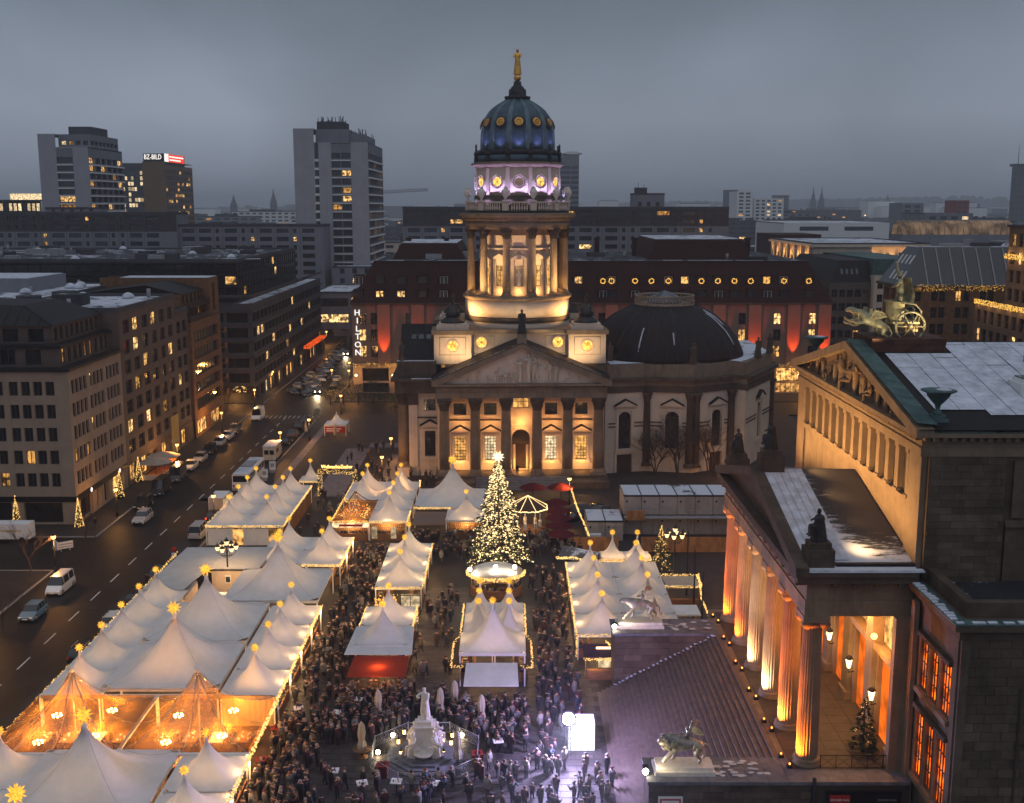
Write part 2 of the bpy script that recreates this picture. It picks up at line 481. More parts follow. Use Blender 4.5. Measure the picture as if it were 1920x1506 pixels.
for x,a,b in ((RX0,-40,134),(RX0,148.5,239),(RX0,254,420),(RX1,20,240),(RX1,256,420)):
 kb.box(x - .15,x + .15,a,b,-.2,.15)
for y in (148.5,134): kb.box(-200,RX0 - .16,y - .15,y + .15,-.2,.15)
struct('kerb',kb,m_kerb)
# pale strips and slabs of the plaza
st = MB()
for x0,x1,y0,y1 in ((-31,-26.5,170,205),(-22,-17.5,170,200),(-39,-37.6,165,232),(-27,10,206,210)):
 st.box(x0,x1,y0,y1,.1,.14)
struct('paving_strip',st,M('pale paving',(.16,.14,.15),.6,0,.3,.9))
plaza = bpy.data.objects['plaza']
slabm = MB().box(-.72,.72,-.47,.47,0,.03).mesh('paving_slab',m_slab)
for i in range(6):
 for j in range(42):
  if i * 42 + j < 290:
   s = link('paving_slab',slabm,plaza,(-9.6 + i * 1.5 + (.75 if j % 2 else 0),86 + j * 1.0,.12 + R.uniform(-.006,.006)))
gs = MB()
for i in range(-24,34):
 for j in range(60):
  x,y = i * 1.5 + (.75 if j % 2 else 0),62 + j * 1.0
  if -10.4 < x < -.2 and y > 85.5 and y < 128.4: continue
  if x > 8 and y < 104: continue
  gs.box(x - .72,x + .72,y - .47,y + .47,.12,.145 + R.uniform(0,.01))
struct('plaza_slabs',gs,m_slab,'stuff')
# ------------------------------------------------------------------ buildings
WCAP = {}
WCACHE = {}
def window_mesh(w,h,nx,nz,fm,gmats,bar=.07,depth=.06):
 key = (round(w,2),round(h,2),nx,nz,fm.name,gmats.name,bar)
 if key not in WCACHE:
  b = MB()
  b.mi = 1; b.quad((0,0,0),(w,0,0),(w,0,h),(0,0,h))
  b.mi = 0
  for i in range(nx + 1):
   x = min(max(w * i / nx - bar / 2,0),w - bar)
   b.box(x,x + bar,-depth,.01,0,h)
  for j in range(nz + 1):
   z = min(max(h * j / nz - bar / 2,0),h - bar)
   b.box(bar + .002,w - bar - .002,-depth * .8,.012,z,z + bar)
  WCACHE[key] = b.mesh('window',[fm,gmats])
 return WCACHE[key]
def pick(ch):
 x = R.random()
 for m,p in ch:
  if x < p: return m
  x -= p
 return ch[-1][0]
DARK = [(m_glass,1)]
def facade(root,p0,p1,z0,z1,cols,rows,mat,style=None,name='wall',skip=None,wname='window',lit=None):
 """wall from p0 to p1 (seen from outside: left to right) with an opening for every column and row, and a window set into each"""
 st = dict(frame=m_frame,glass=[(m_glass,.86),(e_win,.14)],depth=.3,nx=2,nz=2,bar=.08)
 st.update(style or {})
 d = Vector((p1[0] - p0[0],p1[1] - p0[1],0)); W = d.length; d /= W
 n = Vector((d.y,-d.x,0)); o = Vector((p0[0],p0[1],0)); D = st['depth']
 P = lambda u,z,q=0: o + d * u - n * q + Vector((0,0,z))
 b = MB()
 cols = sorted(cols); rows = sorted(rows)
 us = [0] + [x for c in cols for x in c] + [W]
 zs = [z0] + [x for r in rows for x in r] + [z1]
 for j in range(len(zs) - 1):
  if zs[j + 1] - zs[j] < 1e-4: continue
  if j % 2 == 0 or not cols:
   b.quad(P(0,zs[j]),P(W,zs[j]),P(W,zs[j + 1]),P(0,zs[j + 1]))
  else:
   for i in range(0,len(us) - 1,2):
    if us[i + 1] - us[i] > 1e-4:
     b.quad(P(us[i],zs[j]),P(us[i + 1],zs[j]),P(us[i + 1],zs[j + 1]),P(us[i],zs[j + 1]))
 a = atan2(d.y,d.x)
 ro = worldloc(root)
 extra = {}
 for ri,(za,zb) in enumerate(rows):
  for ci,(ua,ub) in enumerate(cols):
   if skip and skip(ci,ri):
    b.quad(P(ua,za),P(ub,za),P(ub,zb),P(ua,zb)); continue
   b.quad(P(ua,za),P(ub,za),P(ub,za,D),P(ua,za,D))
   b.quad(P(ua,zb,D),P(ub,zb,D),P(ub,zb),P(ua,zb))
   b.quad(P(ua,za,D),P(ua,zb,D),P(ua,zb),P(ua,za))
   b.quad(P(ub,za),P(ub,zb),P(ub,zb,D),P(ub,za,D))
   g = (lit(ci,ri) if lit else None) or pick(st['glass'])
   me = window_mesh(ub - ua,zb - za,st['nx'],st['nz'],st['frame'],g,st['bar'])
   k = WCAP.get(root.name,0)
   if k < 290:
    WCAP[root.name] = k + 1
    link(wname,me,root,P(ua,za,D) - ro,a)
   else:
    extra.setdefault(me,[]).append(P(ua,za,D))
 if extra:
  bmats,eb = [],MB()
  for me,pts in extra.items():
   for m in me.materials:
    if m not in bmats: bmats.append(m)
   rot = Matrix.Rotation(a,4,'Z')
   for p in pts:
    q0 = len(eb.v)
    eb.v += [tuple(p + rot @ v.co) for v in me.vertices]
    for f in me.polygons:
     eb.f.append(tuple(q0 + i for i in f.vertices)); eb.m.append(bmats.index(me.materials[f.material_index])); eb.sm.append(False)
  part('small_windows',eb,bmats,root,True,kind='stuff')
 part(name,b,mat,root,True)
def even(n,W,w,m=None):
 """n openings of width w spread evenly over W with margin m at both ends"""
 m = (W - n * w) / (n + 1) if m is None else m
 g = (W - 2 * m - n * w) / max(n - 1,1)
 return [(m + i * (w + g),m + i * (w + g) + w) for i in range(n)]
def groups(ng,W,k,w,gap,m):
 """ng groups of k narrow openings"""
 gw = k * w + (k - 1) * gap
 s = (W - 2 * m - ng * gw) / max(ng - 1,1)
 return [(m + i * (gw + s) + j * (w + gap),m + i * (gw + s) + j * (w + gap) + w) for i in range(ng) for j in range(k)]
def rowz(n,z0,h,step):
 return [(z0 + i * step,z0 + i * step + h) for i in range(n)]
def roof_flat(root,x0,x1,y0,y1,z,mat,par=.5,pm=None,t=.35):
 part('roof',MB().box(x0 + t,x1 - t,y0 + t,y1 - t,z - .3,z),mat,root,True)
 b = MB()
 b.box(x0 - .08,x1 + .08,y0 - .08,y0 + t,z - .3,z + par); b.box(x0 - .08,x1 + .08,y1 - t,y1 + .08,z - .3,z + par)
 b.box(x0 - .08,x0 + t,y0 + t + .003,y1 - t - .003,z - .3,z + par); b.box(x1 - t,x1 + .08,y0 + t + .003,y1 - t - .003,z - .3,z + par)
 part('parapet',b,pm or m_conc_d,root,True)
def blockb(root,x0,x1,y0,y1,z0,z1,mat,front=None,right=None,left=None,back=None,style=None,lit=None):
 for nm,a,c,spec in (('f',(x0,y0),(x1,y0),front),('r',(x1,y0),(x1,y1),right),('l',(x0,y1),(x0,y0),left),('b',(x1,y1),(x0,y1),back)):
  cols,rows = spec if spec else ([],[])
  facade(root,a,c,z0,z1,cols,rows,mat,style,lit=lit if nm == 'f' else None)
def rooftop_gear(root,x0,x1,y0,y1,z,n,rr):
 for _ in range(n):
  x,y = rr.uniform(x0,x1),rr.uniform(y0,y1); k = rr.random()
  b = MB()
  if k < .5:
   a,c,h = rr.uniform(.8,2.6),rr.uniform(.8,2.2),rr.uniform(.6,1.8)
   b.box(x - a,x + a,y - c,y + c,z,z + h); part('plant_box',b,rr.choice([m_grey,m_conc_d,m_roofs]),root,True)
  elif k < .75:
   b.cyl((x,y,z),.35,rr.uniform(.8,1.6),8); part('vent_pipe',b,m_grey,root,True)
  else:
   b.lathe([(1.1,0),(1.1,.3),(.8,.7),(.3,.95),(.01,1)],(x,y,z),12); part('skylight_dome',b,m_snow,root,True)
# ------------------------------------------------------------------ skin figures (statues, people, animals)
def skin(name,pts,edges,mats,sub=1,fn=None):
 """pts: (x,y,z,r); one continuous body grown round connected joints"""
 me = bpy.data.meshes.new(name)
 me.from_pydata([p[:3] for p in pts],edges,[])
 o = bpy.data.objects.new(name,me); COL.objects.link(o)
 o.modifiers.new('s','SKIN')
 sv = me.skin_vertices[0].data
 for i,p in enumerate(pts):
  sv[i].radius = (p[3],p[3] if len(p) < 5 else p[4])
  sv[i].use_root = i == 0
 if sub:
  s = o.modifiers.new('b','SUBSURF'); s.levels = sub; s.render_levels = sub
 dg = bpy.context.evaluated_depsgraph_get(); dg.update()
 r = bpy.data.meshes.new_from_object(o.evaluated_get(dg))
 bpy.data.objects.remove(o); bpy.data.meshes.remove(me)
 r.name = name
 r.materials.clear()
 for m in (mats if isinstance(mats,(list,tuple)) else [mats]): r.materials.append(m)
 for f in r.polygons:
  f.use_smooth = True
  if fn: f.material_index = fn(f.center)
  else: f.material_index = 0
 return r
def human(h=1.75,arms=((.0,.0),(.0,.0)),stride=.0,lean=0,robe=0,turn=0,coat=1.0,seat=0):
 """joints of a standing (or seated) figure facing -y; arms: (forward 0..1, raise 0..1) for left and right"""
 k = h / 1.75
 P,Ed = [],[]
 def a(x,y,z,r,par=None,r2=None):
  P.append((x * k,(y - lean * max(z - .9,0)) * k,z * k,r * k) if r2 is None else (x * k,(y - lean * max(z - .9,0)) * k,z * k,r * k,r2 * k))
  if par is not None: Ed.append((par,len(P) - 1))
  return len(P) - 1
 pz = .95 if not seat else .5
 up = pz - .95
 pel = a(0,0,pz,.155 * coat,None)
 wa = a(0,0,1.15 + up,.15 * coat,pel)
 ch = a(0,0,1.36 + up,.165 * coat,wa)
 ne = a(0,-.01,1.5 + up,.07,ch)
 jw = a(0,-.035,1.575 + up,.088,ne)
 hd = a(0,-.025,1.67 + up,.118,jw)
 a(0,-.015,1.775 + up,.085,hd)
 for s,(fw,ra) in ((-1,arms[0]),(1,arms[1])):
  sh = a(s * .19,0,1.42 + up,.075 * coat,ch)
  ex = s * (.25 + .12 * (ra > .3)); ez = 1.14 + ra * .42 + up; ey = -.08 - fw * .12
  el = a(ex,ey,ez,.06 * coat,sh)
  hx = s * (.24 - .14 * fw + .12 * (ra > .6)); hy = ey - .03 - .24 * fw; hz = ez - .26 + fw * .2 + ra * .5
  wr = a(hx,hy,hz,.042 * coat,el)
  a(hx - s * .01,hy - .05,hz - .06 + ra * .12,.04,wr)
 for s in (-1,1):
  fy = s * stride
  if seat:
   hp = a(s * .1,-.02,pz - .02,.1,pel); kn = a(s * .13,-.42,pz,.08,hp); fo = a(s * .13,-.42,.09,.055,kn); a(s * .13,-.55,.04,.045,fo)
  else:
   hp = a(s * .095,fy * .15,.84,.11 * coat,pel); kn = a(s * .1,fy * .5 - .02,.5,.075 + robe,hp)
   fo = a(s * .1,fy,.1,.052 + robe,kn); a(s * .11,fy - .12,.045,.045,fo)
 return P,Ed
def person_mesh(name,sub=1,**kw):
 P,Ed = human(**kw)
 h = kw.get('h',1.75); k = h / 1.75; up = -.45 if kw.get('seat') else 0
 hem = .72 if kw.get('coat',1) > 1.05 else .84
 def fn(c):
  z = c.z / k - up
  if z > 1.69 or (z > 1.58 and c.y / k > .03): return 3
  if z > 1.47: return 2
  if z < (hem if not up else .93): return 1
  return 0
 return skin(name,P,Ed,[m_coat,m_trous,m_skin,m_hat],sub,fn)
def statue_mesh(name,mat,**kw):
 P,Ed = human(**kw)
 return skin(name,P,Ed,mat,2)
def robe(b,h,lean=0,r=.3,folds=9,c=(0,0,0)):
 """draped cloth from the shoulders down round a statue h metres tall"""
 n = folds * 4; vs,prof = [],[(1.0,0),(.95,.12),(.78,.35),(.68,.55),(.6,.62),(.66,.72),(.55,.8),(.2,.85)]
 for rr,z in prof:
  for i in range(n):
   t = 2 * pi * i / n
   q = r * rr * h / 1.75 * (1 + (.13 * (1 - z)) * sin(folds * t + 3 * z) + .05 * sin(2 * t + 5 * z))
   vs.append((c[0] + q * cos(t),c[1] + q * .8 * sin(t),c[2] + z * h))
 fs = [(j * n + i,j * n + (i + 1) % n,(j + 1) * n + (i + 1) % n,(j + 1) * n + i) for j in range(len(prof) - 1) for i in range(n)]
 b.add(vs,fs,True)
 return b
def robed_statue(name,label,cat,loc,rz,h,mat,group=None,arms=((.6,.1),(.2,0)),plinth=None,pm=None):
 t = thing(name,label,cat,loc,rz,group)
 me = statue_mesh('figure',mat,h=h,arms=arms)
 pz = plinth[2] if plinth else 0
 link('figure',me,t,(0,0,pz))
 part('drapery',robe(MB(),h,c=(0,0,pz)),mat,t)
 if plinth:
  b = MB(); b.box(-plinth[0] / 2,plinth[0] / 2,-plinth[1] / 2,plinth[1] / 2,0,pz - .18); b.box(-plinth[0] / 2 - .1,plinth[0] / 2 + .1,-plinth[1] / 2 - .1,plinth[1] / 2 + .1,pz - .178,pz)
  part('plinth',b,pm or mat,t)
 return t
# ------------------------------------------------------------------ the domed tower church
CL = Vector((.93,197,0)); CRZ = radians(2.0)
cath = thing('cathedral','domed cathedral tower with lit colonnade and temple front facing the market','cathedral',CL,CRZ)
def cpart(name,b,m,par=None,**k): return part(name,b,m,par or cath,**k)
FY,HW = -18.0,13.2          # portico front line and half width
# --- columns of the temple front
def column_mesh(h,r,name,base=True,cap=True,sq=1.5,n=16):
 b = MB()
 z = 0
 if base:
  b.box(-r * 1.35,r * 1.35,-r * 1.35,r * 1.35,0,r * .35)
  b.lathe([(r * 1.3,r * .35),(r * 1.3,r * .55),(r * 1.08,r * .75),(r * 1.12,r * .9),(r,r * 1.05)],n=n)
 b.lathe([(r,r * 1.05 if base else 0),(r,h * .35),(r * .86,h - r * 2.4),(r * .9,h - r * 2.35)],n=n)
 return b
def capital_mb(h,r,n=8):
 b = MB(); z0 = h - r * 2.4
 b.lathe([(r * .84,z0),(r * .9,z0 + r * .5),(r * 1.0,z0 + r * 1.2),(r * 1.35,z0 + r * 2.05)],n=12)
 for lev,(zz,ro,hh) in enumerate(((z0 + .1 * r,.95,.85),(z0 + .8 * r,1.08,.9))):
  for i in range(n):
   a = 2 * pi * (i + .5 * lev) / n
   c,s = cos(a),sin(a); t = r * .26
   p = lambda rad,zz2,w: [(rad * r * c - w * s,rad * r * s + w * c,zz2),(rad * r * c + w * s,rad * r * s - w * c,zz2)]
   A = p(ro - .12,zz,t); B = p(ro + .02,zz + hh * r * .6,t); C = p(ro + .3,zz + hh * r,t * .6); Dd = p(ro + .28,zz + hh * r * .8,t * .3)
   b.add(A + B + C + Dd,[(0,1,3,2),(2,3,5,4),(4,5,7,6)])
 for i in range(4):
  a = pi / 4 + i * pi / 2
  b.ball((1.35 * r * cos(a),1.35 * r * sin(a),z0 + 1.9 * r),r * .28,6,4)
 b.box(-r * 1.3,r * 1.3,-r * 1.3,r * 1.3,z0 + r * 2.06,h)
 return b
CZ0,CZ1 = 1.6,14.3
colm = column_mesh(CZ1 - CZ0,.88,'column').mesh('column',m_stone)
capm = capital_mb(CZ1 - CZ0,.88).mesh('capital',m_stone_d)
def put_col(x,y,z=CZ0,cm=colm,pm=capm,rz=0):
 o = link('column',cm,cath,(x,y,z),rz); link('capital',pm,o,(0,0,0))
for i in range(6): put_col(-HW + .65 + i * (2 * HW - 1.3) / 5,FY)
put_col(-19.6,FY + 6.2); put_col(-19.6,FY + 10)
for x in (-17.9,):                       # pilaster at the wing corner
 cpart('pilaster',MB().box(x - .7,x + .7,FY + 5.2,FY + 5.6,CZ0,CZ1 - 2),m_cream)
 cpart('capital',MB().box(x - .9,x + .9,FY + 5.0,FY + 5.6,CZ1 - 1.998,CZ1),m_stone_d)
# --- steps and podium
for i in range(9):
 cpart('step',MB().box(-7.5,7.7,FY - 1.6 - .38 * (9 - i),FY - 1.6 - .38 * (8 - i) + .02,0,.17 * (i + 1)),m_granite)
pd = MB().box(-HW - .8,HW + .8,FY - 1.6,FY + 7,0,CZ0)
pd.box(-HW - .8,-7.6,FY - 4.6,FY - 1.603,0,1.2); pd.box(7.8,HW + .8,FY - 4.6,FY - 1.603,0,1.2)
cpart('podium',pd,m_stone_d)
# --- temple front wall with doors and windows
WY0 = FY + 3.0
ppos = [-HW + .65 + i * (2 * HW - 1.3) / 5 for i in range(6)]
mids = [(ppos[i] + ppos[i + 1]) / 2 for i in range(5)]
def cfacade(p0,p1,z0,z1,cols,rows,mat,**k):
 """facade in the church's own frame"""
 b0,n0 = len(bpy.data.objects),set(cath.children)
 facade(FAKE,p0,p1,z0,z1,cols,rows,mat,**k)
FAKE = cath
_wl = worldloc
def worldloc(o):
 return Vector((0,0,0)) if o is cath else _wl(o)
def wall_with(openings,p0,p1,z0,z1,mat,name='wall',depth=.5):
 """wall with freely placed rectangular openings [(u0,u1,z0,z1)]"""
 d = Vector((p1[0] - p0[0],p1[1] - p0[1],0)); W = d.length; d /= W
 n = Vector((d.y,-d.x,0)); o = Vector((p0[0],p0[1],0))
 P = lambda u,z,q=0: o + d * u - n * q + Vector((0,0,z))
 us = sorted({0,W,*[x for q in openings for x in q[:2]]}); zs = sorted({z0,z1,*[x for q in openings for x in q[2:4]]})
 b = MB()
 for i in range(len(us) - 1):
  for j in range(len(zs) - 1):
   cu,cz = (us[i] + us[i + 1]) / 2,(zs[j] + zs[j + 1]) / 2
   if any(q[0] < cu < q[1] and q[2] < cz < q[3] for q in openings): continue
   b.quad(P(us[i],zs[j]),P(us[i + 1],zs[j]),P(us[i + 1],zs[j + 1]),P(us[i],zs[j + 1]))
 for ua,ub,za,zb in openings:
  b.quad(P(ua,za),P(ub,za),P(ub,za,depth),P(ua,za,depth)); b.quad(P(ua,zb,depth),P(ub,zb,depth),P(ub,zb),P(ua,zb))
  b.quad(P(ua,za,depth),P(ua,zb,depth),P(ua,zb),P(ua,za)); b.quad(P(ub,za),P(ub,zb),P(ub,zb,depth),P(ub,za,depth))
 cpart(name,b,mat)
 return P,atan2(d.y,d.x)
def surround(P,u0,u1,z0,z1,t=.35,pediment=True,arch=False,proud=.18,sill=True):
 """moulded stone frame round an opening, with a small gable"""
 b = MB()
 def bx(ua,ub,za,zb,pr):
  a = [P(ua,za,-pr),P(ub,za,-pr),P(ub,zb,-pr),P(ua,zb,-pr),P(ua,za,0),P(ub,za,0),P(ub,zb,0),P(ua,zb,0)]
  b.add(a,[(0,1,2,3),(4,7,6,5),(0,4,5,1),(1,5,6,2),(2,6,7,3),(3,7,4,0)])
 bx(u0 - t,u0,z0,z1 + t,proud); bx(u1,u1 + t,z0,z1 + t,proud); bx(u0 + .002,u1 - .002,z1,z1 + t,proud * .9)
 if sill: bx(u0 - t - .15,u1 + t + .15,z0 - .55,z0 - .003,proud * 1.5)
 cpart('window_surround',b,m_cream)
 if pediment:
  g = MB(); zt = z1 + t + .45; w0,w1 = u0 - t - .45,u1 + t + .45; um = (u0 + u1) / 2; hh = (w1 - w0) * .27
  pts = [P(w0,zt,-.55),P(w1,zt,-.55),P(um,zt + hh,-.55),P(w0,zt,0),P(w1,zt,0),P(um,zt + hh,0)]
  pts2 = [P(w0,zt + .28,-.75),P(w1,zt + .28,-.75),P(um,zt + hh + .3,-.75),P(w0,zt + .28,0),P(w1,zt + .28,0),P(um,zt + hh + .3,0)]
  g.add(pts,[(0,1,2),(0,3,4,1)])
  g.mi = 1
  g.add([pts[0],pts[2],pts2[2],pts2[0]],[(0,1,2,3)]); g.add([pts[2],pts[1],pts2[1],pts2[2]],[(0,1,2,3)])
  g.add([pts2[0],pts2[2],pts2[5],pts2[3]],[(0,1,2,3)]); g.add([pts2[2],pts2[1],pts2[4],pts2[5]],[(0,1,2,3)])
  cpart('window_pediment',g,[m_cream,m_roofd])
def pane(P,ang,u0,u1,z0,z1,depth,gm_,nx=3,nz=5,fm=m_frame,bar=.07,name='window'):
 me = window_mesh(u1 - u0,z1 - z0,nx,nz,fm,gm_,bar)
 return link(name,me,cath,P(u0,z0,depth),ang)
ops = []
off = HW + .6
for i in (0,1,3,4):
 m_ = mids[i] + off
 ops += [(m_ - .95,m_ + .95,3.3,7.3),(m_ - 1.05,m_ + 1.05,10.9,12.9)]
mc = mids[2] + off
ops += [(mc - 1.5,mc + 1.5,1.7,8.5),(mc - 1.3,mc + 1.3,12.0,14.0)]
P_,an_ = wall_with(ops,(-HW - .6,WY0),(HW + .6,WY0),CZ0,16,m_cream)
for i in (0,1,3,4):
 m_ = mids[i] + off
 pane(P_,an_,m_ - .95,m_ + .95,3.3,7.3,.45,e_gold if i in (0,4) else e_winw,4,8,bar=.06)
 surround(P_,m_ - .95,m_ + .95,3.3,7.3)
 pane(P_,an_,m_ - 1.05,m_ + 1.05,10.9,12.9,.45,m_glass,3,2)
 surround(P_,m_ - 1.05,m_ + 1.05,10.9,12.9,.3,False,sill=False)
 cpart('string_course',MB().box(mids[i] - 1.75,mids[i] + 1.75,WY0 - .2,WY0 - .003,9.95,10.2),m_stone_d)
pane(P_,an_,mc - 1.3,mc + 1.3,12.0,14.0,.45,e_gold,3,2)
surround(P_,mc - 1.3,mc + 1.3,12.0,14.0,.3,False,sill=False)
# portal: arch, door, flanking lit jambs
ar = MB()
for k in range(12):
 a0,a1 = pi * k / 12,pi * (k + 1) / 12
 for r0,r1,yy in ((1.5,2.0,-.28),):
  q = [(mids[2] + r * cos(a),WY0 + yy,7.0 + r * sin(a)) for r,a in ((r0,a0),(r1,a0),(r1,a1),(r0,a1))]
  ar.add(q + [(x,WY0,z) for x,y,z in q],[(0,1,2,3),(0,3,7,4),(1,5,6,2)])
ar.box(mids[2] - 2.0,mids[2] - 1.5,WY0 - .28,WY0 - .003,CZ0,7.0); ar.box(mids[2] + 1.5,mids[2] + 2.0,WY0 - .28,WY0 - .003,CZ0,7.0)
for k in range(10):
 t0,t1 = pi * k / 10,pi * (k + 1) / 10
 ar.add([(mids[2] + 1.5 * cos(t),WY0 + .03,z) for t,z in ((t0,7 + 1.5 * sin(t0)),(t1,7 + 1.5 * sin(t1)),(t1,8.5),(t0,8.5))],[(0,1,2,3)])
cpart('portal_arch',ar,m_cream)
cpart('portal_hall',MB().box(mids[2] - 1.49,mids[2] + 1.49,WY0 + 2.5,WY0 + 2.6,CZ0,8).quad((mids[2]-1.5,WY0+.5,CZ0+.02),(mids[2]+1.5,WY0+.5,CZ0+.02),(mids[2]+1.5,WY0+2.5,CZ0+.02),(mids[2]-1.5,WY0+2.5,CZ0+.02)),m_stone_d)
for s in (-1,1):
 cpart('portal_column',MB().cyl((mids[2] + s * 1.12,WY0 + .2,CZ0),.24,4.2,10),m_cream)
cpart('portal_lintel',MB().box(mids[2] - 1.48,mids[2] + 1.48,WY0 + .1,WY0 + .45,5.9,6.25),m_stone_d)
dr = MB().box(mids[2] - .8,mids[2] + .8,WY0 + 1.2,WY0 + 1.3,CZ0,5.8)
cpart('portal_door',dr,m_wooddk)
bar_ = MB()
for s in (-1,1):
 bar_.box(mids[2] + s * 2.2 - .08,mids[2] + s * 2.2 + .08,FY - 1.2,FY + 2.4,CZ0,CZ0 + 1.0)
cpart('portal_railing',bar_,m_wood)
# side returns and ceiling of the portico
for s in (-1,1):
 x = s * (HW + .6)
 cpart('side_wall',MB().box(min(x,x - s * .5),max(x,x - s * .5),WY0 + .003,FY + 12,CZ0,16),m_cream)
cpart('portico_ceiling',MB().box(-HW - .4,HW + .4,FY - .6,WY0 - .003,CZ1 + .5,CZ1 + .8),m_cream)
# --- entablature and pediment
en = MB()
en.box(-HW - .7,HW + .7,FY - .85,FY + .85,CZ1,CZ1 + .95)
en.box(-HW - .6,HW + .6,FY - .75,FY + .75,CZ1 + .952,CZ1 + 1.75)
en.box(-HW - 1.3,HW + 1.3,FY - 1.5,FY + 8,CZ1 + 2.05,CZ1 + 2.4)
en.box(-HW - .7,-HW + 1.0,FY + .853,FY + 12,CZ1,CZ1 + 2.048); en.box(HW - 1.0,HW + .7,FY + .853,FY + 12,CZ1,CZ1 + 2.048)
cpart('entablature',en,m_stone)
dn = MB()
for i in range(64):
 x = -HW - .6 + i * (2 * HW + 1.2) / 63
 dn.box(x - .13,x + .13,FY - 1.05,FY - .752,CZ1 + 1.7,CZ1 + 2.047)
cpart('dentils',dn,m_stone,kind='stuff')
PZ,PH,PW = CZ1 + 2.4,6.1,HW + 1.3
def gable(y,z,w,h): return [(-w,y,z),(w,y,z),(0,y,z + h)]
ty = MB().add(gable(FY - .5,PZ,PW - 1,PH - .45),[(0,1,2)])
cpart('tympanum',ty,M('tympanum with painted light',(.66,.54,.46),.8,0,.1,.6))  # paler pinkish colour stands in for the light on the tympanum
rk = MB()
for s in (-1,1):
 L1 = [(s * PW,PZ),(s * PW,PZ + .55),(0,PZ + PH + .45),(0,PZ + PH - .35),(s * (PW - 1.6),PZ)]
 rk.extr(L1 if s > 0 else L1[::-1],(0,FY - 1.5,0),(1,0,0),(0,0,1),(0,1.4,0))
cpart('raking_cornice',rk,m_stone)
rf = MB()
for s in (-1,1):
 rf.add([(s * (PW + .15),FY - 1.6,PZ + .6),(0,FY - 1.6,PZ + PH + .55),(0,-9.3,PZ + PH + .55),(s * (PW + .15),-9.3,PZ + .6)],[(0,1,2,3)])
cpart('portico_roof',rf,m_roofd)
sn = MB()
for s in (-1,1):
 for k in range(26):
  t0 = k / 26 + R.uniform(0,.01); t1 = t0 + R.uniform(.015,.038)
  f = lambda t,o: (s * (PW + .1) * (1 - t),FY - 1.55 + o,PZ + .62 + t * (PH - .05) + .06)
  if R.random() < .75: sn.add([f(t0,0),f(t1,0),f(t1,.45),f(t0,.4)],[(0,1,2,3)])
cpart('snow_edge',sn,m_snow,kind='stuff')
# relief figures in the pediment
rel = []
for i,(x,hgt,px_) in enumerate(((-8.6,.9,1),(-6.9,1.6,0),(-3.6,2.3,1),(-1.7,2.2,1),(-.3,3.4,0),(1.2,3.9,0),(2.1,3.4,0),(4.4,2.9,0),(5.6,2.6,0),(7.4,1.5,1),(9.2,.9,1),(-5.4,1.2,1),(-2.7,1.7,1))):
 me = statue_mesh('relief_figure',m_cream,h=hgt * 1.22 if not px_ else hgt * 1.45,arms=((R.random(),R.random() * .9),(R.random(),R.random() * .7)),stride=R.uniform(-.2,.3),lean=R.uniform(-.2,.25),robe=.05,seat=px_,coat=1.25)
 o = link('relief_figure',me,cath,(x,FY - .62,PZ + .12),R.uniform(-.9,.9)); rel.append(o)
# --- wings beside the temple front (left wing shows)
lw = [(2.6,4.4,3.4,7.8),(2.5,4.5,11.2,13.2)]
P2,a2 = wall_with(lw,(-18.6,FY + 5.5),(-HW - .6,FY + 5.5),CZ0 - 1.6,14.6,m_cream)
pane(P2,a2,2.6,4.4,3.4,7.8,.45,m_glass,4,8); surround(P2,2.6,4.4,3.4,7.8)
pane(P2,a2,2.5,4.5,11.2,13.2,.45,m_glass,3,2); surround(P2,2.5,4.5,11.2,13.2,.3,False,sill=False)
cpart('string_course',MB().box(-17.2,-13.9,FY + 5.3,FY + 5.497,9.95,10.2),m_stone_d)
cpart('wing_wall',MB().box(-18.55,-18.2,FY + 5.51,16,0,14.6).box(-20.6,-18.56,FY + 4.4,16,0,CZ0),m_cream)
we = MB().box(-20.8,-HW - .7,FY + 4.3,16,14.3,16.35).box(-21.4,-HW - .72,FY + 3.7,16.5,16.352,16.8).box(-20.3,-HW - .75,FY + 4.9,15,16.802,19.6)
cpart('wing_entablature',we,m_stone_d)
cpart('snow_edge',MB().box(-18,-14.5,FY + 3.75,FY + 4.2,16.8,16.9).box(-20.4,-14.2,FY + 5,FY + 5.5,19.6,19.72),m_snow)
wr = MB().add([(-20,FY + 6,19.6),(-11,FY + 6,19.6),(-11,-5,25),(-20,-5,25),(-20,6,19.6),(-11,6,19.6)],[(0,1,2,3),(3,2,5,4),(0,3,4)])
cpart('wing_roof',wr,m_roofd)
for k in range(5): cpart('roof_window',MB().obox((-17.8 + k * 1.25,-7.6,23.06),(.8,1.1,.1),rx=radians(37.6)),m_bluegl)
cpart('tower_base_wall',MB().box(-HW + .7,HW + 1.5,-11.5,11,0,19.2),m_stone)
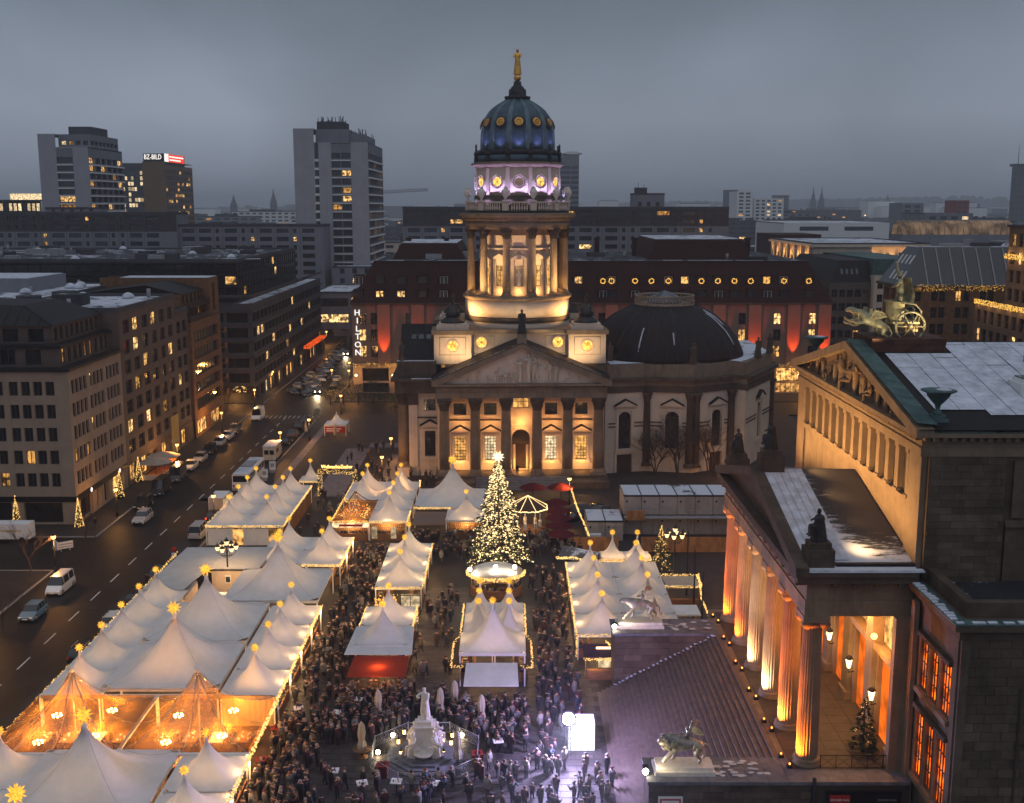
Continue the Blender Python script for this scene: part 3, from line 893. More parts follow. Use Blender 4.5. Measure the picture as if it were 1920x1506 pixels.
# --- attic block with round windows
AX,AZ0,AZ1 = 12.2,19.0,24.6
at = MB()
at.box(-AX + 2,AX - 2,-10.4,10.4,AZ0,AZ1 - .7)
cpart('attic',at,m_cream)
for sx in (-1,1):
 for sy in (-1,1):
  c = MB(); cx_,cy_ = sx * 11.2,sy * 9.0
  c.box(cx_ - 3.1,cx_ + 3.1,cy_ - 3.1,cy_ + 3.1,AZ0,AZ1 - .7)
  cpart('corner_pier',c,m_cream)
  c = MB(); c.box(cx_ - 3.5,cx_ + 3.5,cy_ - 3.5,cy_ + 3.5,AZ1 - .698,AZ1); cpart('corner_cornice',c,m_stone)
  c = MB(); c.box(cx_ - 2.7,cx_ + 2.7,cy_ - 2.7,cy_ + 2.7,AZ1 + .002,AZ1 + .5).box(cx_ - 2.3,cx_ + 2.3,cy_ - 2.3,cy_ + 2.3,AZ1 + .502,AZ1 + 1.0)
  cpart('corner_step',c,m_cream)
  c = MB().lathe([(2.1,0),(1.9,.4),(1.2,.9),(.9,1.4),(.95,1.6)],(cx_,cy_,AZ1 + 1.0),16); cpart('scroll_base',c,m_darkbr)
cpart('attic_cornice',MB().box(-AX + 4.2,AX - 4.2,-10.9,10.9,AZ1 - .698,AZ1 - .05),m_stone)
def ring_window(x,y,z,r,face=None,gmat=e_gold,par=None,nm='round_window'):
 """round window facing outward along angle face (radians, 0 = +x)"""
 a = -pi / 2 if face is None else face
 ux,uy = Vector((-sin(a),cos(a),0)),Vector((0,0,1)); n = Vector((cos(a),sin(a),0)); o = Vector((x,y,z))
 b = MB(); K = 20
 ring = lambda q,d: [o + ux * q * cos(2 * pi * i / K) + uy * q * sin(2 * pi * i / K) + n * d for i in range(K)]
 A,B,C = ring(r,.03),ring(r * 1.12,.16),ring(r * 1.35,.05)
 b.mi = 1; b.add(A,[tuple(range(K))])
 b.mi = 0
 b.add(A + B,[(i,(i + 1) % K,K + (i + 1) % K,K + i) for i in range(K)]); b.add(B + C,[(i,(i + 1) % K,K + (i + 1) % K,K + i) for i in range(K)])
 b.mi = 2
 for i in range(8):
  t = 2 * pi * i / 8
  p0,p1 = o + n * .06 + (ux * cos(t) + uy * sin(t)) * r * .22,o + n * .06 + (ux * cos(t) + uy * sin(t)) * r * .95
  b.tube([p0,p1],.035,4)
 b.add([p + n * .07 for p in ring(r * .22,0)],[tuple(range(K))])
 return cpart(nm,b,[m_cream,gmat,m_gold])
e_round = E('golden window glow',(1,.5,.1),2.0,.5,scale=1.5)
for x,y in ((-11.2,-12.12),(11.2,-12.12),(-6.4,-10.42),(6.4,-10.42)): ring_window(x,y,22.0 if abs(x) > 8 else 22.4,.85,gmat=e_round)
for x,y in ((-11.2,-12.1),(11.2,-12.1),(-6.0,-10.4),(6.0,-10.4)):
 pnl = MB()
 for q in ((-2.2,2.2,-1.5,-1.42),(-2.2,2.2,1.42,1.5),(-2.2,-2.12,-1.42,1.42),(2.12,2.2,-1.42,1.42)):
  if abs(x) < 8: q = (q[0] * .8,q[1] * .8,q[2],q[3])
  pnl.box(x + q[0],x + q[1],y - .07,y - .0,22 + q[2],22 + q[3])
 cpart('panel_moulding',pnl,m_stone)
# --- the round drum
b = MB().lathe([(9.1,24.0),(9.1,25.4)],n=56); cpart('drum_foot',b,m_cream)
b = MB().lathe([(9.25,25.4),(9.25,26.3)],n=56); cpart('drum_band',b,m_stone_d)
b = MB().lathe([(9.1,26.3),(9.1,29.1)],n=56); cpart('drum_plinth',b,m_cream)
b = MB().lathe([(9.2,29.1),(9.55,29.35),(9.55,29.65),(9.3,29.8),(5,29.82)],n=56); cpart('drum_cornice',b,m_stone)
CR,TZ0,TZ1 = 8.35,29.82,41.0
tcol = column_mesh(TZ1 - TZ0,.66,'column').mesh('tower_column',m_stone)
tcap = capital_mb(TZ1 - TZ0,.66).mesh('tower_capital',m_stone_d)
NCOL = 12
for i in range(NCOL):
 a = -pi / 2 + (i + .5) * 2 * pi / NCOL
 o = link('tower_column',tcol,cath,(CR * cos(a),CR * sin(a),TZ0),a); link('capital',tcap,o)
cpart('tower_core',MB().lathe([(5.9,29.8),(5.9,41)],n=48,smooth=True),m_cream)
for i in range(NCOL):
 a = -pi / 2 + i * 2 * pi / NCOL
 ux,n = Vector((-sin(a),cos(a),0)),Vector((cos(a),sin(a),0))
 Pn = lambda u,z,q=0: n * (6.0 - q) + ux * u + Vector((0,0,z))
 if i % 2 == 0 and i in (0,):
  pass
 # flat window bay with frame, gable, ledge and upper panel
 b = MB()
 def bx(ua,ub,za,zb,p0,p1,bb):
  A = [n * p1 + ux * ua,n * p1 + ux * ub,n * p0 + ux * ub,n * p0 + ux * ua]
  bb.add([q + Vector((0,0,za)) for q in A] + [q + Vector((0,0,zb)) for q in A],[(0,3,2,1),(4,5,6,7),(0,1,5,4),(1,2,6,5),(2,3,7,6),(3,0,4,7)])
 bx(-1.35,-.8,TZ0,36.0,5.6,6.28,b); bx(.8,1.35,TZ0,36.0,5.6,6.28,b); bx(-.79,.79,34.9,36.0,5.6,6.2,b); bx(-.79,.79,TZ0,31.4,5.6,6.2,b)
 bx(-1.45,1.45,37.6,37.85,5.6,6.5,b); bx(-1.2,1.2,38.2,40,5.6,6.1,b)
 cpart('bay_frame',b,m_cream)
 g = MB(); g.extr([(-1.6,36.02),(1.6,36.02),(0,36.95)],n * 5.7,ux,(0,0,1),n * .95); cpart('bay_gable',g,m_cream)
 if i in (0,3,6,9):
  nb = MB().lathe([(.72,31.4),(.72,34.3),(.55,34.7),(.01,34.95)],n * 6.0,14,a + pi / 2,a + 3 * pi / 2)
  cpart('niche',nb,m_stone_d)
  link('niche_statue',statue_mesh('niche_statue',m_marble,h=2.5,arms=((.6,.1),(.4,.1)),robe=.06),cath,n * 6.05 + Vector((0,0,31.5)),a + pi / 2)
  part('niche_drapery',robe(MB(),2.5),m_marble,cath).location = n * 6.05 + Vector((0,0,31.5))
 else:
  me = window_mesh(1.56,3.48,2,4,m_frame,e_gold,.07)
  link('tower_window',me,cath,n * 6.08 + ux * -.78 + Vector((0,0,31.42)),a + pi / 2)
# entablature of the drum
b = MB().lathe([(7.55,41.0),(9.0,41.0),(9.0,41.6),(9.08,41.7),(9.08,42.3)],n=64); cpart('tower_architrave',b,m_stone)
b = MB().lathe([(9.0,42.3),(9.3,42.6),(9.3,42.8),(10.1,43.25),(10.15,43.6),(8.9,43.75),(5,43.76)],n=64); cpart('tower_cornice',b,m_stone)
dn = MB()
for i in range(110):
 a = 2 * pi * i / 110; dn.obox((9.45 * cos(a),9.45 * sin(a),42.82),(.3,.26,.3),a)
cpart('dentils',dn,m_stone,kind='stuff')
# balustrade
b = MB().lathe([(8.75,43.76),(8.95,43.76),(8.95,44.1),(8.75,44.1),(8.75,43.76)],n=64); cpart('balustrade_base',b,m_darkbr)
b = MB().lathe([(8.7,45.35),(9.05,45.35),(9.05,45.6),(8.7,45.6),(8.7,45.35)],n=64); cpart('balustrade_rail',b,m_cream)
balm = MB().lathe([(.1,0),(.1,.1),(.2,.4),(.09,.85),(.12,1.22)],n=8).mesh('baluster',m_cream)
piers = [-pi / 2 + (k + .5) * 2 * pi / 12 for k in range(12)]
for i in range(132):
 a = 2 * pi * i / 132 - pi / 2
 if min(abs((a - p + pi) % (2 * pi) - pi) for p in piers) < .075: continue
 link('baluster',balm,cath,(8.87 * cos(a),8.87 * sin(a),44.12))
for p in piers:
 cpart('balustrade_pier',MB().obox((8.87 * cos(p),8.87 * sin(p),44.75),(.5,1.1,1.22),p),m_cream)
# upper drum, cornice, dome
b = MB().lathe([(7.45,43.8),(7.45,46.6)],n=60); cpart('upper_drum_foot',b,m_stone_d)
b = MB().lathe([(7.2,46.6),(7.2,51.3)],n=60); cpart('upper_drum',b,m_cream)
for i in range(12):
 a = -pi / 2 + i * 2 * pi / 12
 p = Vector((7.21 * cos(a),7.21 * sin(a),48.9))
 ring_window(p.x,p.y,p.z,.72,a,e_round if i not in (0,) else m_cream,nm='drum_window')
 ap = a + pi / 12
 cpart('drum_pilaster',MB().obox((7.25 * cos(ap),7.25 * sin(ap),48.9),(.22,.7,4.6),ap),m_cream)
 wre = MB()
 for k in range(26):
  t = 2 * pi * k / 26; ux = Vector((-sin(a),cos(a),0))
  wre.ball(p + ux * 1.12 * cos(t) + Vector((0,0,1.12 * sin(t))) + Vector((cos(a),sin(a),0)) * .06,.15,6,4)
 cpart('laurel_ring',wre,m_cream,kind='stuff')
b = MB().lathe([(7.25,51.3),(7.95,51.7),(8.05,52.0),(7.2,52.2)],n=60); cpart('upper_cornice',b,m_stone)
b = MB().lathe([(7.2,52.2),(7.2,53.3),(6.3,53.35)],n=60); cpart('dome_foot',b,m_domeblue)
b = MB().lathe([(6.9,53.35),(6.9,54.2),(6.35,54.3)],n=60); cpart('dome_ledge',b,m_lead)
m_rib = M('dome rib copper',(.12,.175,.2),.5,.2,.3,.7)
def dome_r(z):                     # z from 54.3 to 63.6
 T = [(54.3,6.3),(57.1,6.2),(58.8,5.85),(59.8,5.4),(60.9,4.6),(61.7,3.6),(62.3,2.6),(62.7,1.9),(66,1.9)]
 for (a,p),(c,q) in zip(T,T[1:]):
  if z <= c: return p + (q - p) * max(0,(z - a) / (c - a))
 return 1.9
dz = [54.3 + 8.4 * i / 22 for i in range(23)]
b = MB().lathe([(dome_r(z),z) for z in dz],n=72); cpart('dome',b,m_domeblue)
for i in range(12):
 a = -pi / 2 + (i + .5) * 2 * pi / 12
 rb = MB(); vs = []
 for z in dz:
  r = dome_r(z); w_ = .42 * (r / 6.3) + .1
  for (q,s) in ((-.05,-w_),(.2,-w_ * .8),(.2,w_ * .8),(-.05,w_)):
   vs.append(((r + q) * cos(a) - s * sin(a),(r + q) * sin(a) + s * cos(a),z))
 rb.add(vs,[(j * 4 + k,(j + 1) * 4 + k,(j + 1) * 4 + k + 1,j * 4 + k + 1) for j in range(len(dz) - 1) for k in range(3)])
 cpart('dome_rib',rb,m_rib)
 a = -pi / 2 + i * 2 * pi / 12
 z = 58.7; r = dome_r(z) + .1
 o = Vector((r * cos(a),r * sin(a),z)); ux = Vector((-sin(a),cos(a),0)); n = Vector((cos(a),sin(a),.42)).normalized(); uy = n.cross(ux)
 md = MB(); K = 20
 ring = lambda q,d: [o + ux * q * cos(2 * pi * k / K) + uy * q * sin(2 * pi * k / K) + n * d for k in range(K)]
 A,B,C = ring(.72,.14),ring(.78,.2),ring(1.12,-.05)
 md.add(A,[tuple(range(K))]); md.mi = 1
 md.add(A + B,[(k,(k + 1) % K,K + (k + 1) % K,K + k) for k in range(K)]); md.add(B + C,[(k,(k + 1) % K,K + (k + 1) % K,K + k) for k in range(K)])
 md.mi = 0
 for k in range(8):
  t = 2 * pi * k / 8; md.ball(o + n * .2 + (ux * cos(t) + uy * sin(t)) * .42,.17,5,3)
 md.ball(o + n * .2,.16,6,4)
 cpart('dome_medallion',md,[m_gold,m_lead])
RINGPOS = ['first right of centre','second right of centre','third right of centre','far side right, third from back','far side right, second from back','far side right, hindmost','far side left, hindmost','far side left, second from back','far side left, third from back','third left of centre','second left of centre','first left of centre']
for i in range(12):                  # small urns round the dome foot
 a = -pi / 2 + (i + .5) * 2 * pi / 12
 single_loc = CL + Matrix.Rotation(CRZ,3,'Z') @ Vector((7.35 * cos(a),7.35 * sin(a),52.15))
 u_ = MB().box(-.3,.3,-.3,.3,0,.9).lathe([(.16,.9),(.4,1.35),(.38,1.6),(.15,1.8),(.2,2.0),(.12,2.5),(.2,2.75),(.01,3.1)],n=10)
 if i == 0: urn_me = u_.mesh('roof_urn',m_lead)
 tag(link('roof_urn',urn_me,None,single_loc,a),'dark slender urn finial at the dome foot, ' + RINGPOS[i],'urn','urn finials round the dome foot')
 vl = CL + Matrix.Rotation(CRZ,3,'Z') @ Vector((8.87 * cos(a),8.87 * sin(a),45.6))
 v_ = MB().box(-.45,.45,-.45,.45,0,.18).lathe([(.22,.18),(.18,.5),(.55,1.0),(.66,1.5),(.5,2.0),(.3,2.1),(.42,2.25),(.01,2.55)],n=12)
 for k in range(6): v_.ball((.5 * cos(k * 1.05),.5 * sin(k * 1.05),1.5 + .2 * (k % 2)),.22,6,4)
 if i == 0: vase_me = v_.mesh('stone_vase',m_marble)
 tag(link('stone_vase',vase_me,None,vl,a),'pale carved stone vase on the tower balustrade, ' + RINGPOS[i],'vase','stone vases on the tower balustrade')
b = MB().lathe([(1.8,62.5),(2.2,62.9),(2.25,63.2),(1.5,63.3),(1.5,63.7),(1.45,64.4),(1.15,64.42),(1.15,64.7),(.75,65.0),(.62,65.4),(.66,65.7),(.4,65.75)],n=28); cpart('dome_lantern',b,m_lead)
gs_ = thing('gilded_statue','gilded robed figure standing on a golden ball at the top of the blue dome','statue',CL + Vector((0,0,65.7)))
part('ball',MB().ball((0,0,.62),.62,14,10),m_gold,gs_)
link('figure',statue_mesh('figure',m_gold,h=4.2,arms=((.7,.15),(.1,.3))),gs_,(0,0,1.15))
part('drapery',robe(MB(),4.2,r=.26,c=(0,0,1.15)),m_gold,gs_)
# figures on the roofs
def onc(x,y,z): return CL + Matrix.Rotation(CRZ,3,'Z') @ Vector((x,y,z))
cpart('gable_pedestal',MB().box(-.75,.75,FY - 1.3,FY + .3,PZ + PH - .2,PZ + PH + 1.9),m_stone)
robed_statue('roof_statue','dark bronze robed statue on the pedestal above the peak of the temple front','statue',onc(0,FY - .5,PZ + PH + 1.9),0,3.9,m_darkbr)
for s,lab in ((-1,'left'),(1,'right')):
 gp = thing('figure_group','dark cluster of seated stone figures on the %s pier of the tower attic' % lab,'statue',onc(s * 11.2,-9,AZ1 + 2.55))
 for k,(dx,dy,hh,z) in enumerate(((-.7,-.3,2.2,-.5),(.7,-.2,2.2,-.5),(0,.3,2.5,.7),(.1,-.3,1.9,1.5))):
  link('figure',statue_mesh('figure',m_darkbr,h=hh,arms=((.5,.6),(.3,.2)),seat=k < 2,robe=.06),gp,(dx,dy,z),k * 1.3)
 part('base',MB().lathe([(1.3,-.4),(1.1,.2),(.9,.9),(.5,1.5)],n=14),m_darkbr,gp)
for k,(x,y,z,lab) in enumerate(((-13.8,-11,19.3,'small dark statue on the roof edge left of the lit attic'),(15.1,-11.5,19.3,'small weathered statue on the roof edge right of the lit attic'),(-19.6,FY + 5.4,19.6,'small dark statue on the left wing corner of the cathedral'))):
 robed_statue('roof_statue',lab,'statue',onc(x,y,z),0,3.2,m_stone_d)
# --- the pentagonal domed hall behind on the right
hall = [(14.3,-12.3),(21.6,-10.6),(29.2,-12.4),(36.7,-8.2),(38.6,-9.8),(47.0,4.2),(47,22),(13,22)]
KH = 15.2
hw = {0: [3.6],1: [4.2],2: [4.6],4: [8.2]}
for i in range(len(hall)):
 p0,p1 = hall[i],hall[(i + 1) % len(hall)]
 W = sqrt((p1[0] - p0[0]) ** 2 + (p1[1] - p0[1]) ** 2)
 us = [u * W / 7.6 if i != 4 else u for u in hw.get(i,[])]
 ops = [(u - 1.15,u + 1.15,4.2,10.6) for u in us] + ([(us[0] - 1.4,us[0] + 1.4,.1,3.3)] if i in (0,2) else [])
 Pq,aq = wall_with(ops,p0,p1,0,KH,m_cream,'hall_wall')
 for u in us:
  me = window_mesh(2.3,6.4,3,6,m_frame,m_glass,.07); link('arched_window',me,cath,Pq(u - 1.15,4.2,.45),aq)
  ab_ = MB()                    # round head: spandrel pieces leave an arch
  for k in range(10):
   t0,t1 = pi * k / 10,pi * (k + 1) / 10
   q = [Pq(u + 1.15 * cos(t0),9.45 + 1.15 * sin(t0),.02),Pq(u + 1.15 * cos(t1),9.45 + 1.15 * sin(t1),.02),Pq(u + 1.15 * cos(t1),10.62,.02),Pq(u + 1.15 * cos(t0),10.62,.02)]
   ab_.add(q,[(0,1,2,3)])
  cpart('arch_spandrel',ab_,m_cream)
  surround(Pq,u - 1.15,u + 1.15,4.2,10.7,.4)
  g2 = MB()
  for z in (8.6,8.0):
   for ua,ub in ((.6,u - 1.7),(u + 1.7,W - .6)):
    if ub > ua: g2.add([Pq(ua,z,-.12),Pq(ub,z,-.12),Pq(ub,z + .2,-.12),Pq(ua,z + .2,-.12),Pq(ua,z + .2,0),Pq(ub,z + .2,0)],[(0,1,2,3),(3,2,5,4)])
  cpart('string_course',g2,m_stone_d)
  if i in (0,2):
   cpart('hall_door',MB().add([Pq(u - 1.4,.1,.4),Pq(u + 1.4,.1,.4),Pq(u + 1.4,3.3,.4),Pq(u - 1.4,3.3,.4)],[(0,1,2,3)]),m_wooddk)
   surround(Pq,u - 1.4,u + 1.4,.2,3.3,.4,False,sill=False)
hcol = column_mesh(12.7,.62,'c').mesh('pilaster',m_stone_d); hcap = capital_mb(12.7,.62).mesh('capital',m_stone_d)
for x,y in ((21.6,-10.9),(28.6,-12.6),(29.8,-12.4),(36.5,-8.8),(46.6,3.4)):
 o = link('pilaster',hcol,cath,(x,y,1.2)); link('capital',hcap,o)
def offs(poly,d):
 cx,cy = sum(p[0] for p in poly) / len(poly),sum(p[1] for p in poly) / len(poly)
 r = []
 for x,y in poly:
  l = sqrt((x - cx) ** 2 + (y - cy) ** 2); r.append((x + (x - cx) / l * d,y + (y - cy) / l * d))
 return r
for d,z0,z1,nm,m_ in ((.35,13.9,15.0,'hall_architrave',m_stone_d),(.25,15.002,15.9,'hall_frieze',m_stone),(1.2,15.902,16.4,'hall_cornice',m_stone_d),(-.4,16.402,18.6,'hall_attic',m_stone)):
 cpart(nm,MB().prism(offs(hall,d),z0,z1),m_)
cpart('hall_roof',MB().prism(offs(hall,-1.0),18.602,18.75),M('flat roof with snow rows',(.1,.1,.11),.8,snow=.62))
DX,DY = 26.5,3.0
prof = [(14.2,18.75),(14.1,19.4),(13.2,21.5),(11.6,23.6),(9.2,25.6),(6.6,27.0),(5.2,27.5)]
cpart('hall_dome',MB().lathe(prof,(DX,DY,0),64),m_roofd)
for i in range(48):
 a = 2 * pi * i / 48
 big = i % 6 == 0
 cpart('dome_seam',MB().tube([(DX + r * cos(a),DY + r * sin(a),z) for r,z in prof],.16 if big else .055,4),m_lead)
sn = MB()
for a,z0,z1 in ((-2.05,.25,.55),(-1.6,.35,.5),(-.62,.3,.75),(-.5,.55,.8)):
 pts = []
 for k in range(6):
  t = z0 + (z1 - z0) * k / 5; q = t * (len(prof) - 1); i = int(q); f = q - i
  r = prof[i][0] * (1 - f) + prof[i + 1][0] * f; z = prof[i][1] * (1 - f) + prof[i + 1][1] * f
  pts.append((DX + (r + .12) * cos(a),DY + (r + .12) * sin(a),z + .05))
 sn.tube(pts,.13,4)
cpart('snow_streak',sn,m_snow)
cpart('dome_gallery',MB().lathe([(5.3,27.4),(5.4,27.7),(5.2,27.8)],(DX,DY,0),32).lathe([(5.1,29.0),(5.35,29.0),(5.35,29.25),(5.1,29.25),(5.1,29.0)],(DX,DY,0),32),m_sand)
gb = MB().lathe([(.09,0),(.16,.4),(.08,.8),(.1,1.2)],n=6).mesh('baluster',m_sand)
for i in range(56):
 a = 2 * pi * i / 56
 link('gallery_baluster',gb,cath,(DX + 5.22 * cos(a),DY + 5.22 * sin(a),27.8))
cpart('dome_skylight',MB().lathe([(3.2,28.0),(2.4,29.0),(.2,30.0),(.01,30.05)],(DX,DY,0),12,smooth=False),m_bluegl)
for x,y,lab in ((29.2,-11.2,'grey statue on the roof edge in front of the great dark dome'),(42.2,-3.2,'dark statue standing on the right corner of the domed hall roof'),(45.8,2.5,'dark stooped statue at the far right corner of the domed hall roof')):
 robed_statue('roof_statue',lab,'statue',onc(x,y,18.6),0,3.6,m_stone_d)
worldloc = _wl
# church lights: warm floods in the portico, on the attic, violet at the upper drum
for i in range(5):
 lamp('POINT',onc(mids[i],FY + 1.4,3.0 if i != 2 else 2.4),270 if i != 2 else 560,(1,.5,.15),.25)
 lamp('POINT',onc(mids[i],FY + 1.6,9.6),150 if i != 2 else 330,(1,.46,.12),.25)
lamp('POINT',onc(0,FY + 4.6,4),220,(1,.6,.25),.3)
for s in (-1,1):
 lamp('SPOT',onc(s * 11.5,-16.6,19.9),1300,(1,.68,.34),.2,onc(s * 10.5,-12,22.6),110,.9)
 lamp('SPOT',onc(s * 9,-15.2,19.9),620,(1,.68,.34),.2,onc(s * 8,-11,22.6),120,.9)
 lamp('SPOT',onc(s * 11.4,-6.2,25.9),5200,(1,.58,.22),.15,onc(s * 2.5,-6,33),105,.7)
 lamp('SPOT',onc(s * 4.4,-13.4,20.6),420,(1,.6,.22),.2,onc(s * 4.6,-10.4,22.5),130,.8)
 lamp('SPOT',onc(s * 4.6,-15.5,21.3),42000,(1,.68,.34),.2,onc(s * 2.4,-7,34),66,.8)
 lamp('SPOT',onc(s * 10.2,-10.6,27.6),15000,(1,.64,.27),.15,onc(s * 2.2,-5,37),44,.9)
 lamp('POINT',onc(s * 7.6,-2,30.6),800,(1,.52,.15),.2)
for i in range(12):
 a = -pi / 2 + i * 2 * pi / 12
 if sin(a) < .6:
  lamp('POINT',onc(6.85 * cos(a),6.85 * sin(a),30.5),110,(1,.54,.17),.2)
  lamp('SPOT',onc(8.4 * cos(a + .26),8.4 * sin(a + .26),44.5),2300,(.56,.45,1),.15,onc(7.1 * cos(a + .26),7.1 * sin(a + .26),52.5),105,.9)
  lamp('SPOT',onc(7.1 * cos(a),7.1 * sin(a),54.5),210,(.4,.36,1),.15,onc(5.2 * cos(a),5.2 * sin(a),60),110,.9)
lamp('SPOT',onc(0,-24,26),2600,(.75,.5,1),.3,onc(0,-8,40),40,1)
# ------------------------------------------------------------------ the concert hall on the right
kh = thing('concert_hall','sandstone concert hall with lit temple portico, broad stairs and snowy roof','concert hall',(34,88,0))
def kp(name,b,m,par=None,**k): return part(name,b,m,par or kh,True,**k)
PX,PY0,PYS,FZ = 20.9,74.0,5.54,6.0
KX = 27.5                                  # plane of the main left face
# podium, floor
kp('podium',MB().box(19.2,KX,71.4,104.6,0,FZ - .02),m_kh)
fl = MB()
for i in range(5):
 for j in range(22):
  kp('floor_slab',MB().box(19.7 + i * 1.56,19.7 + i * 1.56 + 1.53,73 + j * 1.4,73 + j * 1.4 + 1.37,FZ - .019,FZ + .03),m_slab) if j < 14 else fl.box(19.7 + i * 1.56,19.7 + i * 1.56 + 1.53,73 + j * 1.4,73 + j * 1.4 + 1.37,FZ - .019,FZ + .03)
kp('floor_slabs',fl,m_slab,kind='stuff')
# the broad stairs
NS,SX0,SX1 = 28,8.0,19.2
stm = M('stair stone',(.13,.095,.082),.55,0,.28,1.6,.2,6,spec=.3)
for i in range(NS):
 x = SX0 + (SX1 - SX0) * i / NS
 b = MB(); b.box(x,SX1 - .01,74.6,98.4,FZ * i / NS + (.005 if i else 0),FZ * (i + 1) / NS - .004)
 b.mi = 0; b.box(x - .045,x - .001,74.62,98.38,FZ * (i + 1) / NS - .06,FZ * (i + 1) / NS - .002)
 kp('stair_step',b,stm)
def ashlar(x0,x1,y,z0,z1,bl,bh,mat,nm='stone_block',depth=.06,cap=200,axis='y',flip=-1):
 """courses of separate blocks laid on a wall face"""
 nz = int(round((z1 - z0) / bh)); h = (z1 - z0) / nz; k = 0; rest = MB()
 for r in range(nz):
  x = x0 - (bl * .5 if r % 2 else 0)
  while x < x1 - .02:
   a,c = max(x,x0),min(x + bl * R.choice([1,1,.9,1.1]),x1); x = x + bl if c - a < .01 else c
   if c - a < .12: continue
   d = depth + R.uniform(-.015,.02)
   b = MB()
   tgt = b if k < cap else rest
   lo,hi = (y - d,y + .02) if flip < 0 else (y - .02,y + d)
   if axis == 'y': tgt.box(a + .014,c - .014,lo,hi,z0 + r * h + .014,z0 + (r + 1) * h - .014)
   else: tgt.box(lo,hi,a + .014,c - .014,z0 + r * h + .014,z0 + (r + 1) * h - .014)
   if k < cap: kp(nm,b,mat)
   k += 1
 if rest.v: kp(nm + 's',rest,mat,kind='stuff')
# cheek walls
for y0,y1,ex in ((71.35,74.58,27.4),(98.42,101.9,19.19)):
 kp('stair_wall',MB().box(9.5,ex,y0,y1,0,FZ - .25),m_joint)
 cp_ = MB()
 n = int((ex - 9.3) / 1.35)
 for i in range(n):
  x = 9.3 + i * (ex - 9.3) / n
  kp('coping_slab',MB().box(x + .012,x + (ex - 9.3) / n - .012,y0 - .15,y1 + .12,FZ - .248,FZ),m_granite)
ashlar(9.5,20.6,71.35,.2,FZ - .3,1.42,.52,m_kh2,cap=90)
ashlar(9.5,19.1,98.42,.2,FZ - .3,1.7,.62,m_kh2,cap=70)
ashlar(71.4,74.5,9.5,.2,FZ - .3,1.42,.52,m_kh2,cap=12,axis='x')
sp = MB()
for _ in range(46):                     # trampled snow left on the wall tops
 x,y = R.choice([(R.uniform(14,17.8),R.uniform(71.8,74)),(R.uniform(14,18.8),R.uniform(98.9,101.4))])
 r = R.uniform(.18,.42); n = 7
 sp.add([(x + r * R.uniform(.7,1.2) * cos(2 * pi * k / n),y + .6 * r * R.uniform(.7,1.2) * sin(2 * pi * k / n),FZ + .02 + .0004 * len(sp.v)) for k in range(n)],[tuple(range(n))])
kp('snow_patch',sp,m_snow,kind='stuff')
se = MB()
for i in range(24):
 x = SX0 + 1.6 + i * .39; z = FZ * (x - SX0) / (SX1 - SX0) + .15
 for k in range(3): se.ball((x + R.uniform(-.12,.12),98.25 - R.uniform(0,.25),z + .06),R.uniform(.06,.17),6,4,.5)
kp('snow_lumps',se,m_snow,kind='stuff')
# columns: fluted, ionic
CH,CRD = 11.2,.76
cmb = MB(); cmb.lathe([(1.02,0),(1.02,.18),(.86,.28),(.95,.42),(.8,.52)],n=24)
cmb.lathe([(CRD,.52),(CRD,4),(CRD * .86,CH - .95)],n=48,flute=.075,smooth=False)
kcol = cmb.mesh('portico_column',m_kh)
cap = MB().lathe([(CRD * .86,CH - .95),(CRD * .98,CH - .8),(CRD * 1.05,CH - .62)],n=20)
for s in (-1,1):
 for q in (-1,1):
  cap.tube([(s * .62,q * .72,CH - .55),(s * .62,q * .95,CH - .55)],.36,10)
cap.box(-.92,.92,-1.02,1.02,CH - .42,CH)
kcap = cap.mesh('capital',m_kh)
for i in range(6):
 o = link('portico_column',kcol,kh,Vector((PX,PY0 + i * PYS,FZ)) - worldloc(kh)); link('capital',kcap,o)
EZ0,EZ1,RZ = FZ + CH,19.7,20.5
YA,YB = 72.9,102.8
en = MB()
en.box(PX - .85,PX + .85,YA + .2,YB - .2,EZ0,EZ0 + 1.1); en.box(PX - .75,PX + .75,YA + .3,YB - .3,EZ0 + 1.102,EZ1)
for y in (PY0,PY0 + 5 * PYS):
 en.box(PX + .853,KX,y - .8,y + .8,EZ0,EZ0 + 1.1); en.box(PX + .753,KX,y - .7,y + .7,EZ0 + 1.102,EZ1)
kp('entablature',en,m_kh)
kp('cornice',MB().box(PX - 1.55,KX,YA - .25,YB + .25,EZ1 + .002,RZ - .3).box(PX - 1.7,KX,YA - .4,YB + .4,RZ - .298,RZ),m_stone_d)
md = MB()
for i in range(16): md.box(PX - 1.5,PX - .76,YA + .4 + i * 1.93,YA + .8 + i * 1.93,EZ1 - .3,EZ1)
for i in range(4): md.box(PX + .9 + i * 1.5,PX + 1.3 + i * 1.5,YA - .2,YA + .35,EZ1 - .3,EZ1)
kp('mutule',md,m_stone_d,kind='stuff')
YC,RH = (YA + YB) / 2,3.6
rr_ = MB()
for s in (-1,1):
 ye = YC + s * (YB - YA + .8) / 2
 rr_.add([(PX - 1.7,ye,RZ + .05),(KX,ye,RZ + .05),(KX,YC,RZ + RH),(PX - 1.7,YC,RZ + RH)],[(0,1,2,3)])
